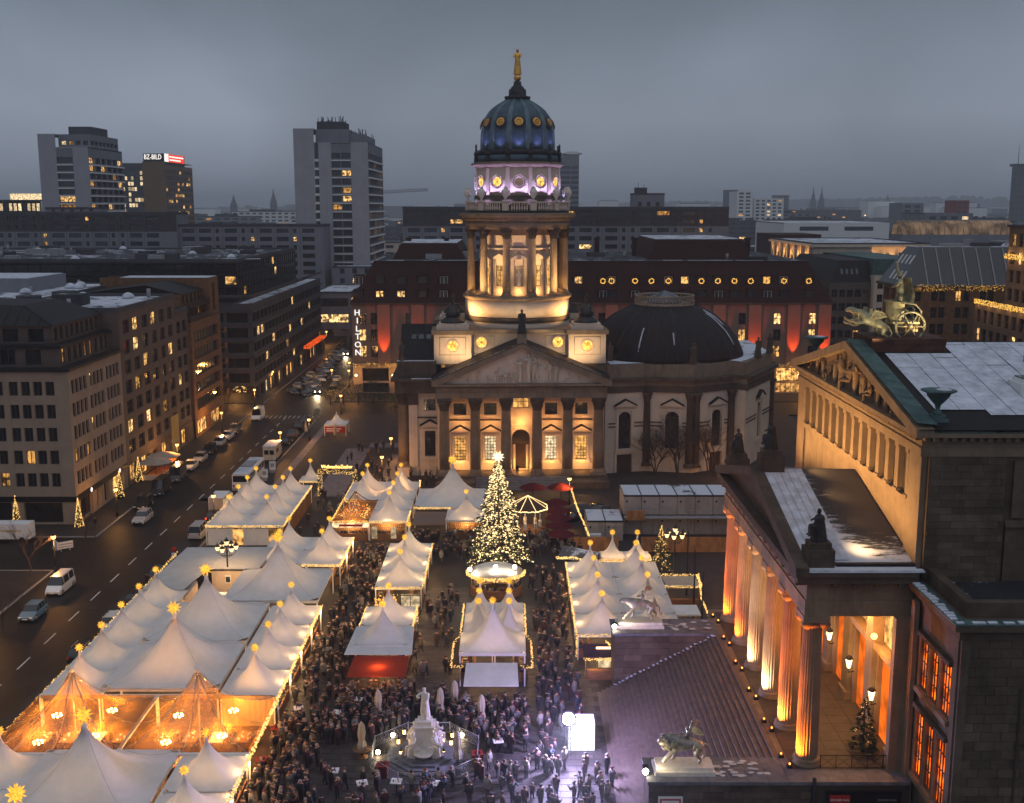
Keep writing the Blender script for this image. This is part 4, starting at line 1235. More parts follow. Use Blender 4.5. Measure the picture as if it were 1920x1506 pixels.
# snow lies thick by the front edge and the gutter, and thins out over the dark sheet
def snow_roof_mat(name,base,fx):
 m,n,l = _nodes(name)
 out = n.new('ShaderNodeOutputMaterial'); p = n.new('ShaderNodeBsdfPrincipled'); l.new(p.outputs[0],out.inputs[0]); p.inputs['Roughness'].default_value = .7
 g = n.new('ShaderNodeNewGeometry'); s = n.new('ShaderNodeSeparateXYZ'); l.new(g.outputs['Position'],s.inputs[0])
 a = _mr(n,l,s.outputs[0],fx[0],fx[1],.46,.04); c = _mr(n,l,s.outputs[1],fx[2],fx[3],.34,-.06)
 z = _noise(n,l,_pos(n,l,(.5,2.2,1)),1,7,.75)
 def add(x,y):
  q = n.new('ShaderNodeMath'); q.operation = 'ADD'; l.new(x,q.inputs[0]); l.new(y,q.inputs[1]); return q.outputs[0]
 f = _mr(n,l,add(add(a,c),z),.68,.8,0,1)
 l.new(_mix(n,l,f,base,(.6,.61,.66)),p.inputs['Base Color'])
 return m
kp('portico_roof',rr_,snow_roof_mat('portico roof sheet',(.03,.028,.03),(20.5,25.5,73,80)))
gb = MB().add([(PX - .9,YA + .6,RZ),(PX - .9,YB - .6,RZ),(PX - .9,YC,RZ + RH - .5)],[(0,2,1)])
kp('portico_tympanum',gb,m_stone_d)
rk = MB()
for s in (-1,1):
 h = (YB - YA + .8) / 2
 rk.extr([(h * s,0),(h * s,.35),(0,RH + .22),(0,RH - .5),((h - 2) * s,0)],(PX - 1.72,YC,RZ + .003),(0,1,0),(0,0,1),(.9,0,0))
kp('portico_raking_cornice',rk,m_stone_d)
for i in range(5):                       # snow-covered sheets along the gable front, with seams between
 for s in (-1,1):
  h = (YB - YA + .8) / 2; x0 = PX - .75 + i * .62
  f = lambda y: RZ + .05 + (h - abs(y - YC)) / h * (RH - .05) + .09
  ya,yb = (YC - h + 1.5,YC - .15) if s < 0 else (YC + .15,YC + h - 1.5)
  kp('snow_sheet',MB().add([(x0 + .015,ya,f(ya)),(x0 + .6,ya,f(ya)),(x0 + .6,yb,f(yb)),(x0 + .015,yb,f(yb))],[(0,1,2,3)]),m_snow)
for i in range(13):
 x = PX - 1.5 + i * .66
 kp('snow_block',MB().box(x,x + .6,YA - .35,YA + .25 + R.uniform(-.1,.1),RZ + .02,RZ + .14),m_snow)
kp('gutter',MB().box(PX + 1.2,KX,YA + .35,YA + .75,RZ + .05,RZ + .42),m_dark)
# main block: left face with a row of square piers
MX1,MY0,MY1,MZ0,MZ1 = 66.0,73.4,106.0,19.5,28.4
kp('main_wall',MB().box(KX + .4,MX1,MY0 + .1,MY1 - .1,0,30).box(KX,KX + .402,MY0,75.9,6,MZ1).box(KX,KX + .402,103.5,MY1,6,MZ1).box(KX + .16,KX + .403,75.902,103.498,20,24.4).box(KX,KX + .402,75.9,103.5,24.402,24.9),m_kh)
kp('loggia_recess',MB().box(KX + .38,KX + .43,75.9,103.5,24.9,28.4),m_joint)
NP = 14
for i in range(NP):
 y = 75.95 + (103.45 - 75.95) * i / (NP - 1)
 wd = .36 if 0 < i < NP - 1 else .22
 b = MB().box(KX - .02,KX + 1.1,y - wd,y + wd,25.1,28.1).box(KX - .1,KX + .4,y - wd - .08,y + wd + .08,24.902,25.1).box(KX - .1,KX + .4,y - wd - .08,y + wd + .08,28.102,28.4)
 kp('square_pier',b,m_kh)
kp('main_entablature',MB().box(KX - .12,MX1,MY0 - .12,MY1 + .12,MZ1 + .002,29.0).box(KX - .05,MX1,MY0 - .05,MY1 + .05,29.002,29.8).box(KX - .7,MX1,MY0 - .7,MY1 + .7,29.802,30.1),m_kh)
md = MB()
for i in range(72): md.box(KX - .45,KX - .052,MY0 + .1 + i * .452,MY0 + .34 + i * .452,29.5,29.8)
for i in range(60): md.box(KX + i * .6,KX + .28 + i * .6,MY0 - .45,MY0 - .052,29.5,29.8)
kp('dentils',md,m_kh,kind='stuff')
MYC,MH = (MY0 + MY1) / 2,3.9
gb = MB().add([(KX,MY0,30.1),(KX,MY1,30.1),(KX,MYC,30.1 + MH - .35)],[(0,2,1)])
kp('main_tympanum',gb,m_kh)
rk = MB()
for s in (-1,1):
 h = (MY1 - MY0 + 1.4) / 2
 rk.extr([(h * s,0),(h * s,.3),(0,MH + .25),(0,MH - .42),((h - 1.9) * s,0)],(KX - .72,MYC,30.103),(0,1,0),(0,0,1),(1.2,0,0))
kp('main_raking_cornice',rk,m_kh)
for i in range(15):
 t = (i - 7) / 7.6; hgt = (1 - abs(t)) * 2.5 + .7
 me = statue_mesh('relief_figure',m_kh,h=hgt * (1.05 if hgt < 2 else .95),arms=((R.random(),R.random()),(R.random(),R.random() * .7)),lean=R.uniform(-.2,.2),robe=.07,coat=1.3,seat=i % 3 == 1)
 link('relief_figure',me,kh,Vector((KX - .2,MYC + t * 14.2,30.2)) - worldloc(kh),-pi / 2 + R.uniform(-.6,.6))
rf = MB()
for s in (-1,1):
 ye = MYC + s * (MY1 - MY0 + 1.6) / 2
 rf.add([(KX - .5,ye,30.35),(MX1,ye,30.35),(MX1,MYC,30.3 + MH),(KX - .5,MYC,30.3 + MH)],[(0,1,2,3)])
kp('main_roof',rf,m_roofd)
# snow sheets on the main roof, broken along the seams
h = (MY1 - MY0 + 1.6) / 2
zf = lambda y: 30.35 + (h - abs(y - MYC)) / h * (MH - .05) + .07
for i in range(17):
 x0 = KX + 1.6 + i * 1.75
 y = MYC - h + (2.3 if i > 1 else 3.2)
 ymax = MYC - (2.9 if x0 < 33.5 else .4)
 while y < ymax:
  ln = min(R.uniform(2.4,8.5),ymax - y)
  if ln > .5:
   g = .03 if R.random() < .72 else .1
   kp('snow_sheet',MB().add([(x0 + R.uniform(.0,.05),y + g,zf(y + g)),(x0 + 1.75 - g * .8,y + g,zf(y + g)),(x0 + 1.74 - R.uniform(0,.06),y + ln,zf(y + ln)),(x0 + .01,y + ln,zf(y + ln))],[(0,1,2,3)]),m_snow)
  y += ln
edge = MB()
for i in range(30):
 kp('eave_sheet',MB().box(KX - .4 + i * 1.3,KX - .4 + i * 1.3 + 1.26,MY0 - .66,MY0 + .5,30.11,30.2 + R.uniform(0,.03)),m_copper)
 if R.random() < .3: edge.box(KX + .4 + i * 1.3,KX + .4 + i * 1.3 + 1.0,MY0 - .6,MY0 - .3,30.21,30.3)
kp('snow_remnant',edge,m_snow)
cs = MB()
for i in range(11):
 y0 = MY0 - .6 + i * 1.5
 kp('gable_sheet',MB().add([(KX - .7,y0,zf(y0) + .35),(KX + .75,y0,zf(y0) + .2),(KX + .75,y0 + 1.45,zf(y0 + 1.45) + .2),(KX - .7,y0 + 1.45,zf(y0 + 1.45) + .35)],[(0,1,2,3)]),m_copper)
# roof hatch, mast, box
kp('skylight_frame',MB().box(36.2,38.6,78.6,80.8,31.2,32.5).box(36.4,38.4,78.8,80.6,32.502,32.75),m_white)
kp('skylight_glass',MB().box(36.5,38.3,78.9,80.5,32.752,32.85),m_bluegl)
kp('roof_cabin',MB().prism([(44.5,84.5),(56,84.5),(56,92),(42.6,92)],32.5,35.0).box(44.2,56,84,84.45,32.2,33),m_conc_d)
for i in range(6): kp('cabin_sheet',MB().box(44.6 + i * 1.9,46.45 + i * 1.9,84.4,92,35.02,35.1),m_roofs2)
kp('lightning_rod',MB().cyl((39.2,85,33),.05,3.6,6).cyl((39.2,85,32.9),.35,.15,10),m_dark)
# chariot pedestal
kp('chariot_pedestal',MB().box(28.2,34.0,87.2,92.2,32.6,34.7).box(29.8,34.02,87.15,92.25,34.3,34.69),M('rusty pedestal sheet',(.09,.045,.03),.7,0,.4,.7))
# near end wall of the main block, set back above the lower wing
kp('end_wall',MB().box(KX + .42,MX1,MY0,MY0 + .098,19.4,MZ1),m_kh2)
ops = [(33.4,41.5),(43.2,50)]
kp('end_pilaster',MB().box(KX + .43,33.2,MY0 - .35,MY0 - .003,19.4,MZ1).box(41.8,43,MY0 - .35,MY0 - .003,19.4,MZ1),m_kh2)
for x0,x1 in ops:
 kp('end_panel',MB().box(x0,x1,MY0 - .22,MY0 - .004,19.4,23.6).box(x0 - .15,x1 + .1,MY0 - .5,MY0 - .002,23.602,24.0),m_kh2)
 for k in range(3):
  xa = x0 + .3 + k * 2.7
  kp('end_pier',MB().box(xa,xa + 1.0,MY0 - .25,MY0 - .004,24.2,28.1),m_kh2)
 kp('end_window',MB().box(x0 + 4.6,x0 + 5.9,MY0 - .06,MY0 - .005,24.2,28.1),m_glass)
ashlar(KX + .5,33.1,MY0 - .35,19.6,MZ1,1.6,.5,m_kh2,cap=70,depth=.03)
# lower wing
WYN,WX1,WZ = 65.3,60.0,18.6
P_w = Vector((KX + .2,73.0,0))
kp('wing_core',MB().box(KX + .75,WX1,WYN + .3,73.39,0,WZ),m_joint)
# left face of the wing with tall lit openings in two storeys
wl_ops = []
y0s = [71.9 - .25 - 1.35 - k * 1.85 for k in range(3)]
zr = ((6.6,11.3),(12.9,16.4))
b = MB()
yb = sorted([WYN,73.0] + [y for y0 in y0s for y in (y0,y0 + 1.35)]); zb = [4,6.6,11.3,12.9,16.4,WZ]
for i in range(len(yb) - 1):
 for j in range(5):
  cy_,cz_ = (yb[i] + yb[i + 1]) / 2,(zb[j] + zb[j + 1]) / 2
  if any(y0 < cy_ < y0 + 1.35 for y0 in y0s) and any(a < cz_ < c for a,c in zr): continue
  b.box(KX + .2,KX + .7,yb[i] + (.001 if i else 0),yb[i + 1] - .001,zb[j],zb[j + 1] - .002)
kp('wing_wall',b,m_kh2)
for za,zb_ in zr:
 for y0 in y0s:
  g = MB(); g.mi = 0
  for k in range(2): g.box(KX + .24,KX + .31,y0 + .42 + k * .45,y0 + .5 + k * .45,za,zb_)
  for k in range(3): g.box(KX + .25,KX + .3,y0,y0 + 1.35,za + (k + 1) * (zb_ - za) / 4,za + (k + 1) * (zb_ - za) / 4 + .07)
  g.mi = 1; g.quad((KX + .36,y0 + 1.35,za),(KX + .36,y0,za),(KX + .36,y0,zb_),(KX + .36,y0 + 1.35,zb_))
  kp('tall_window',g,[m_frame,e_orange])
  kp('window_pier',MB().box(KX + .08,KX + .3,y0 + 1.36,y0 + 1.75,za - .1,zb_),m_kh)
 kp('window_sill',MB().box(KX - .12,KX + .3,y0s[-1] - .3,72.0,za - .45,za - .1),m_kh)
 kp('window_lintel',MB().box(KX - .12,KX + .3,y0s[-1] - .3,72.0,zb_ + .05,zb_ + .35),m_kh2)
kp('corner_pilaster',MB().box(KX + .1,KX + .65,WYN + .28,WYN + 1.0,4,WZ - .003),m_kh2)
ashlar(KX + .75,44,WYN + .3,2,WZ,1.25,.62,m_kh2,cap=230,depth=.07)
kp('wing_panel',MB().box(31.6,31.75,WYN + .12,WYN + .2,2,15.4).box(31.76,44,WYN + .12,WYN + .2,11.6,11.75),m_joint)
kp('wing_entablature',MB().box(KX + .05,WX1,WYN + .1,73.0,WZ + .002,19.3).box(KX - .45,WX1,WYN - .4,73.05,19.302,19.7),m_kh2)
for i in range(12):
 kp('cornice_sheet',MB().box(KX - .45 + i * 1.5,KX + 1.0 + i * 1.5,WYN - .42,WYN + .5,19.705,19.78),m_copper)
for i in range(5):
 kp('cornice_sheet',MB().box(KX - .47,KX + .45,WYN + .55 + i * 1.45,WYN + 1.95 + i * 1.45,19.705,19.78),m_copper)
sl = MB()
for i in range(17):
 x = KX - .3 + i * R.uniform(.9,1.0)
 sl.box(x,x + R.uniform(.3,.8),WYN - .35 + R.uniform(0,.1),WYN - .05 + R.uniform(0,.2),19.79,19.87)
for i in range(14):
 y = WYN + .4 + i * .5
 sl.box(KX - .4,KX - .1 + R.uniform(0,.3),y,y + R.uniform(.2,.44),19.79,19.87)
kp('snow_remnant',sl,m_snow)
kp('wing_parapet',MB().box(KX + .75,KX + 1.35,WYN + 1.0,73.38,19.72,20.7).box(KX + 1.352,WX1,WYN + 1.0,WYN + 1.6,19.72,20.7),m_kh2)
kp('wing_roof',MB().box(KX + 1.36,WX1,WYN + 1.61,73.37,19.6,19.75),M('wing roof felt',(.03,.032,.036),.8,snow=.25))
kp('roof_light',MB().box(35.6,40.5,67.6,69.6,19.76,20.5),m_conc_d)
for k in range(5): kp('roof_light_pane',MB().add([(35.7 + k * .95,67.5,20.55),(36.6 + k * .95,67.5,20.55),(36.6 + k * .95,69.6,21.0),(35.7 + k * .95,69.6,21.0)],[(0,1,2,3)]),m_snow)
# behind the columns: pilasters, lit doors, lanterns
bw = MB()
for i in range(6):
 y = PY0 + i * PYS
 kp('portico_pilaster',MB().box(KX - .75,KX - .002,y - .75,y + .75,FZ + .03,EZ0).box(KX - .95,KX - .003,y - .95,y + .95,FZ + .031,FZ + .7),m_kh)
 if i < 5:
  ym = y + PYS / 2
  kp('portal_frame',MB().box(KX - .45,KX - .003,ym - 1.75,ym - 1.35,FZ + .03,12.6).box(KX - .45,KX - .003,ym + 1.35,ym + 1.75,FZ + .03,12.6).box(KX - .7,KX - .004,ym - 1.95,ym + 1.95,12.602,13.1),m_kh)
  kp('orange_door',MB().box(KX - .12,KX - .005,ym - 1.34,ym + 1.34,FZ + .03,12.6),e_door)
  kp('portal_window',MB().box(KX - .12,KX - .005,ym - 1.3,ym + 1.3,13.4,16.4),e_gold)
kp('portico_back_wall',MB().box(KX - .001,KX + .39,76,103.4,FZ,20),m_kh)
kp('anta',MB().box(KX - 1.3,KX - .004,72.6,73.24,FZ,EZ0).box(KX - .35,KX - .005,71.95,72.58,4,EZ0 + 1.5),m_kh)
kp('portico_ceiling',MB().box(PX + .86,KX - .01,YA + 1.9,YB - 1.9,EZ0 + .6,EZ0 + .8),m_kh)
for x,y,z in ((KX - 1.1,88.4,9.6),(KX - 1.1,82.9,9.5),(KX - 1.1,77.3,9.4)):
 ln = MB().tube([(KX - .7,y,z - .5),(x,y,z - .6),(x,y,z - .3)],.06,5); kp('wall_lantern',ln.lathe([(.1,-.3),(.2,.5),(.34,.55),(.08,.85)],(x,y,z),8),m_darkbr)
 kp('lantern_glass',MB().lathe([(.13,-.22),(.27,.45)],(x,y,z),8),e_lamp)
 lamp('POINT',(x - .5,y,z),130,(1,.6,.22),.25)
for y,z in ((76.6,14.4),(80.5,15)):
 kp('portico_spot',MB().ball((KX - 1.4,y,z),.24,10,6),e_lampo)
 lamp('POINT',(KX - 1.9,y,z),1100,(1,.46,.12),.2)
for y in (89,95): lamp('POINT',(24.5,y,15.5),850,(1,.42,.1),.3)
kp('terrace_railing',(lambda b: [b.box(21.6,27.2,73.0,73.04,FZ + 1.0,FZ + 1.06),b.box(21.6,27.2,73.0,73.04,FZ + .1,FZ + .15)] + [b.box(21.6 + i * 1.1,21.65 + i * 1.1,73.0,73.05,FZ,FZ + 1.05) for i in range(6)] + [b.tube([(21.6 + i * 1.1,73.02,FZ + .12),(22.7 + i * 1.1,73.02,FZ + 1.0)],.015,4) for i in range(5)] + [b.tube([(22.7 + i * 1.1,73.02,FZ + .12),(21.6 + i * 1.1,73.02,FZ + 1.0)],.015,4) for i in range(5)] and b)(MB()),m_dark)
kp('drain_pipe',MB().cyl((20.75,71.2,0),.14,6.3,8),m_dark)
# column uplights
cols_rgb = [(1,.22,.01),(1,.27,.04),(1,.66,.38),(1,.56,.26),(1,.22,.015),(1,.2,.008)]
pw = [14000,12000,15000,14000,10000,13000]
for i in range(6):
 y = PY0 + i * PYS
 for dy in (-.75,.75):
  x = PX - 1.35 - (.25 if dy > 0 else 0)
  kp('uplight',MB().box(x - .18,x + .18,y + dy - .18,y + dy + .18,FZ,FZ + .22),m_dark)
  kp('uplight_glass',MB().ball((x,y + dy,FZ + .28),.07,8,5),E('uplight glass',(1,.3,.05),6) if 'uplight glass' not in bpy.data.materials else bpy.data.materials['uplight glass'])
  lamp('SPOT',(x,y + dy,FZ + .3),pw[i] * (1 if dy < 0 else .6),cols_rgb[i],.08,(PX - .3,y + dy * .2,FZ + 5),110,.8)
for i in (0,1,4,5):
 lamp('SPOT',(PX - 1.75,PY0 + i * PYS,FZ + .35),26000,(1,.2,.01),.08,(PX - .55,PY0 + i * PYS,FZ + 10.5),26,.9)
lamp('SPOT',(15.5,93,7),7000,(1,.85,.66),.2,(PX,89.6,13),24,.8)      # white light on the middle columns
for i in range(8):
 y = 74.5 + i * 4.2
 zr = RZ + (YB - YA) / 2 * 0 + max(0,1 - abs(y - YC) / 15.3) * RH
 lamp('SPOT',(KX - 4.6,y,zr + .8),2200,(1,.54,.19),.2,(KX + .1,y + .3,26.5),128,.8)
lamp('SPOT',(PX + 3.5,75,22.5),260,(1,.62,.28),.15,(PX + 4,76,20.5),120,.9)
# boards with the hall's name
def text_mb(s,size,ext=.01):
 c = bpy.data.curves.new('t','FONT'); c.body = s; c.size = size; c.extrude = ext; c.align_x = 'CENTER'; c.align_y = 'CENTER'; c.resolution_u = 2
 o = bpy.data.objects.new('t',c); COL.objects.link(o)
 dg = bpy.context.evaluated_depsgraph_get(); dg.update()
 me = bpy.data.meshes.new_from_object(o.evaluated_get(dg))
 b = MB().add([tuple(v.co) for v in me.vertices],[tuple(p.vertices) for p in me.polygons],False)
 bpy.data.objects.remove(o); bpy.data.curves.remove(c); bpy.data.meshes.remove(me)
 return b
def text_part(s,size,parent,loc,mat,rz=0,rx=pi / 2,name='lettering',sx=1,bold=0):
 b = text_mb(s,size); m = Matrix.Rotation(rz,4,'Z') @ Matrix.Rotation(rx,4,'X') @ Matrix.Scale(sx,4,(1,0,0))
 q = MB(); q.merge(b,m)
 if bold: q.merge(b,m @ Matrix.Translation((bold,bold * .3,0.002)))
 me = q.mesh(name,mat)
 return link(name,me,parent,Vector(loc) - worldloc(parent))
bd = thing('notice_board','white notice board with red border on the stair wall below the lion','sign',(10.9,71.2,4.0))
part('board',MB().box(-.85,.85,-.05,0,-.6,.95),m_white,bd); part('border',MB().box(-.72,.72,-.07,-.052,.12,.78),m_red,bd); part('panel',MB().box(-.6,.6,-.09,-.072,.24,.66),m_white,bd)
text_part('GROSSER SAAL',.14,bd,(10.9,71.1,4.45),m_red)
ps = thing('poster_case','dark display case with two posters under the portico terrace','display case',(24.2,71.3,2.6))
part('case',MB().box(-2.6,2.6,-.12,.05,0,2.7),m_black,ps)
part('red_poster',MB().box(-2.35,-.95,-.16,-.122,.7,2.45),m_red,ps); part('dark_poster',MB().box(.9,2.3,-.16,-.122,.7,2.45),m_dark,ps)
text_part('GROSSER SAAL',.2,ps,(22.55,71.12,4.7),m_white); text_part('GROSSER SAAL',.2,ps,(25.8,71.12,4.7),m_grey)
# ------------------------------------------------------------------ statues of the hall
def wing_mb(s,L=1.6,n=7):
 b = MB()
 for i in range(n):
  a = .25 + i * .16; l = L * (1 - .07 * i)
  p = Vector((0,s * .08,0)); q = p + Vector((cos(a) * .55 * l,s * (.55 * l * cos(a) + .1),sin(a) * l * .7))
  d = Vector((.1,0,-.12)) * (1 + i * .12)
  b.add([p,q,q + d,p + d * 1.6,p + Vector((0,s * .05,0)),q + Vector((0,s * .04,0)),q + d + Vector((0,s * .04,0)),p + d * 1.6 + Vector((0,s * .05,0))],
    [(0,1,2,3),(7,6,5,4),(0,4,5,1),(1,5,6,2),(2,6,7,3),(3,7,4,0)])
 return b
def lion_mesh(name,mat,mane=True,head=0.0):
 P = [(0,0,1.42,.42),(.85,0,1.45,.42),(-.75,0,1.5,.5),(-1.25,0,1.75 - head * .3,.5 if mane else .34),(-1.7,-.05,1.8 - head,.38 if mane else .27),(-2.05,-.08,1.66 - head * 1.1,.2)]
 Ed = [(0,1),(0,2),(2,3),(3,4),(4,5)]
 def leg(par,*pts):
  q = par
  for p in pts:
   P.append(p); Ed.append((q,len(P) - 1)); q = len(P) - 1
 leg(2,(-.8,-.3,1.15,.24),(-1.2,-.36,.85,.16),(-1.55,-.38,.45,.13),(-1.7,-.38,.2,.15))
 leg(2,(-.75,.3,1.1,.24),(-.75,.36,.65,.16),(-.8,.36,.2,.12),(-1.0,.36,.1,.15))
 leg(1,(.85,-.3,1.15,.3),(.55,-.36,.8,.2),(.95,-.36,.42,.12),(.75,-.36,.1,.14))
 leg(1,(.9,.3,1.15,.3),(.95,.36,.8,.2),(1.35,.36,.42,.12),(1.2,.36,.1,.14))
 leg(1,(1.2,0,1.45,.1),(1.55,0,1.2,.07),(1.6,0,.7,.06),(1.85,0,.5,.09))
 return skin(name,P,Ed,mat,2)
m_statue = M('grey bronze statue',(.3,.28,.24),.45,.4,.45,2.5,.2,6)
def lion_group(name,label,loc,mane,s,rz=0,wings=True):
 t = thing(name,label,'statue',loc,rz)
 t.scale = (s,s,s)
 link('lion_body',lion_mesh('lion_body',m_statue,mane,.15 if mane else -.05),t,(0,0,.55))
 if mane:
  mn = MB()
  for k in range(90):
   a,x = R.uniform(0,2 * pi),R.uniform(-1.8,-.95)
   p = Vector((x,.4 * cos(a),2.22 + .4 * sin(a)))
   mn.tube([p,p + Vector((.18,.16 * cos(a),.12 * sin(a) - .08)),p + Vector((.36,.18 * cos(a),.1 * sin(a) - .24))],.11,5,.02)
  part('mane',mn,m_statue,t)
 P_,Ed_ = human(2.0,((.9,.2),(.6,.5)),seat=1)
 link('rider',skin('rider',P_,Ed_,m_statue,2),t,(.05,0,1.78),-pi / 2)
 if wings:
  for q in (-1,1): part('wing',wing_mb(q,1.35),m_statue,t).location = (.2,q * .12,3.0)
 part('plinth',MB().box(-2.3,1.9,-.95,.95,0,.3).box(-2.15,1.75,-.8,.8,.302,.56),m_marble,t)
 return t
LN = Vector((12.2,72.9,FZ)); LF = Vector((12.2,100.3,FZ))
lion_group('lion_statue','maned lion statue carrying a small rider on the near stair wall beside a glaring floodlight',LN,True,1.0)
lion_group('panther_statue','panther statue with a winged rider on the far stair wall',LF,False,1.05)
for nm,p,lab in (('near',LN + Vector((-2.9,-.6,0)),'small glaring floodlight at the foot of the maned lion statue'),('far',LF + Vector((-2.6,-.9,0)),'small glaring floodlight at the foot of the panther statue')):
 f = thing('floodlight',lab,'floodlight',p)
 part('housing',MB().box(-.22,.18,-.25,.25,.12,.6).box(-.06,.06,-.3,.3,0,.14),m_black,f)
 part('lens',MB().ball((-.05,-.3,.36),.22,10,6),E('warm flood lens',(1,.85,.6),40),f)
 lamp('SPOT',p + Vector((.1,-.5,.8)),420,(1,.8,.5),.15,p + Vector((2.6,.6,1.6)),110,.9)
# figures on the portico roof
def seated_group(label,loc,rz):
 t = thing('roof_statue',label,'statue',loc,rz)
 link('figure',statue_mesh('figure',m_darkbr,h=2.6,arms=((.6,.2),(.3,.5)),seat=1,robe=.1),t,(0,0,1.5),-pi / 2)
 part('drapery',robe(MB(),2.3,r=.42,c=(0,0,1.1)),m_darkbr,t)
 part('pedestal',MB().box(-.95,.95,-.8,.8,-.6,.7).box(-.75,.75,-.62,.62,.702,1.15),m_stone_d,t)
 return t
seated_group('dark draped statue on a block at the near corner of the portico roof',Vector((PX + .1,73.9,RZ + .7)),0)
seated_group('dark draped statue on a block at the peak of the portico gable',Vector((PX - .1,YC,RZ + RH + .5)),0)
seated_group('dark draped statue at the far corner of the portico roof',Vector((PX + .1,101.6,RZ + .7)),0)
for y,lab in ((74.3,'shallow green copper bowl on a block at the near corner of the snowy hall roof'),(105.2,'shallow green copper bowl at the far corner of the hall gable')):
 t = thing('roof_bowl',lab,'urn',(28.7,y,30.35)); t.scale = (.66,.66,.8)
 part('bowl',MB().lathe([(.5,.9),(.42,1.15),(.22,1.4),(.3,1.75),(.75,2.15),(1.1,2.5),(1.2,2.75),(1.75,2.95),(1.78,3.02),(1.1,3.05),(.02,2.95)],n=28),m_copper,t)
 part('pedestal',MB().box(-.95,.95,-.8,.8,-.2,.6).box(-.7,.7,-.6,.6,.602,.92),m_copper,t)
 part('snow',MB().lathe([(.9,0),(.5,.1),(.01,.12)],(.5,0,3.03),10),m_snow,t)
# chariot with two winged griffins and a standing god
m_char = M('lit bronze chariot',(.33,.31,.2),.5,.35,.5,2.2,.2,6)
ch = thing('chariot_group','bronze chariot drawn by winged griffins with a figure raising one arm, on the gable peak','statue',(30.6,89.7,34.72))
ch.scale = (1.15,1.15,1.15)
wh = MB()
for y in (-1.05,1.05):
 w_ = MB(); K = 24
 pts = [(1.0 * cos(2 * pi * k / K),y,1.0 + 1.0 * sin(2 * pi * k / K)) for k in range(K + 1)]
 w_.tube(pts,.09,6)
 for k in range(6): w_.tube([(0,y,1.0),(.95 * cos(k * pi / 3),y,1.0 + .95 * sin(k * pi / 3))],.06,5)
 w_.ball((0,y,1.0),.2,8,6); part('wheel',w_,m_char,ch).location = (.85,0,-.3)
body = MB().lathe([(.55,.9),(.75,1.2),(.8,2.2),(.95,2.4)],(.25,0,0),16,pi / 2 - .3,3 * pi / 2 + .3)
body.tube([(.2,-.9,2.35),(1.2,-.85,2.2),(1.7,-.7,1.7),(1.5,-.7,1.0)],.07,5).tube([(.2,.9,2.35),(1.2,.85,2.2),(1.7,.7,1.7),(1.5,.7,1.0)],.07,5).box(-.3,1.6,-.8,.8,.85,1.0)
part('chariot_body',body,m_char,ch)
P_,Ed_ = human(3.1,((.1,1.25),(.5,.2)),stride=.15)
link('god_figure',skin('god_figure',P_,Ed_,m_char,2),ch,(.35,0,1.3),-pi / 2 - .3)
part('cloak',MB().add([(.6 + .25 * sin(k * 1.2),-.5 + .12 * k,1.6 + j * .55) if False else (1.0 + .13 * sin(2.2 * k + j) + .1 * j * (5 - j) * .3 - .04 * k,-.35 + .14 * k,1.9 + j * .42) for j in range(6) for k in range(8)],[(j * 8 + k,j * 8 + k + 1,j * 8 + k + 9,j * 8 + k + 8) for j in range(5) for k in range(7)],True),m_char,ch)
for y in (-.75,.75):
 P = [(-1.7,y,1.05,.36),(-1.0,y,.7,.34),(-2.2,y,1.3,.38),(-2.5,y,1.65,.26),(-2.85,y,1.75,.22),(-3.15,y,1.62,.1)]
 Ed = [(0,1),(0,2),(2,3),(3,4),(4,5)]
 for par,pts in ((2,((-2.4,y - .2,1.0,.16),(-2.9,y - .22,.95,.1),(-3.3,y - .22,1.2,.08))),(2,((-2.4,y + .2,1.0,.16),(-2.8,y + .22,.7,.1),(-3.2,y + .22,.85,.08))),
      (1,((-.85,y - .2,.5,.24),(-1.0,y - .24,.15,.14),(-.6,y - .24,-.1,.1),(-.75,y - .24,-.4,.1))),(1,((-.8,y + .2,.5,.24),(-.75,y + .24,.1,.14),(-.35,y + .24,-.15,.1),(-.5,y + .24,-.45,.1))),
      (1,((-.5,y,.6,.08),(-.3,y - .1,.2,.06),(-.6,y - .15,-.3,.05)))):
  q = par
  for p in pts: P.append(p); Ed.append((q,len(P) - 1)); q = len(P) - 1
 g = link('griffin',skin('griffin',P,Ed,m_char,2),ch)
 for s in (-1,1):
  wg = part('griffin_wing',wing_mb(s,1.5),m_char,g); wg.location = (-1.9,y + s * .15,1.3)
lamp('SPOT',(33,86.2,34.9),900,(1,.72,.36),.15,(30.8,89.7,38),80,.8)
lamp('SPOT',(28.2,86.4,34.6),240,(1,.78,.45),.15,(29.6,89.7,37.0),90,.8)
# ------------------------------------------------------------------ left side of the street
XS = -62.0
def bthing(name,label,x,y,cat='building',group=None): return thing(name,label,cat,(x,y,0),0,group)
A = bthing('corner_building','beige sandstone corner building with rows of narrow windows and two set-back top floors',-76,165)
st_a = dict(frame=m_frame,glass=[(m_glass,.91),(e_win,.09)],depth=.32,nx=2,nz=1,bar=.09)
ax0,ay0,ay1 = -92.0,154.5,176.0
fcols = [(u,u + 1.25) for g in (0,1,2,3) for u in [ (-64.0 - 7.2 * g) - 6.35 + k * 1.7 - ax0 for k in range(4)] if u > 0]
rows_a = rowz(5,5.6,2.0,3.28)
facade(A,(ax0,ay0),(XS,ay0),4.2,22.4,fcols,rows_a,m_sand,st_a)
facade(A,(XS,ay0),(XS,ay1),4.2,22.4,groups(3,ay1 - ay0,4,1.2,.28,1.1),rows_a,m_sand,st_a)
st_s = dict(frame=m_dark,glass=[(m_dkglass,.8),(e_shop,.2)],depth=.6,nx=3,nz=1,bar=.1)
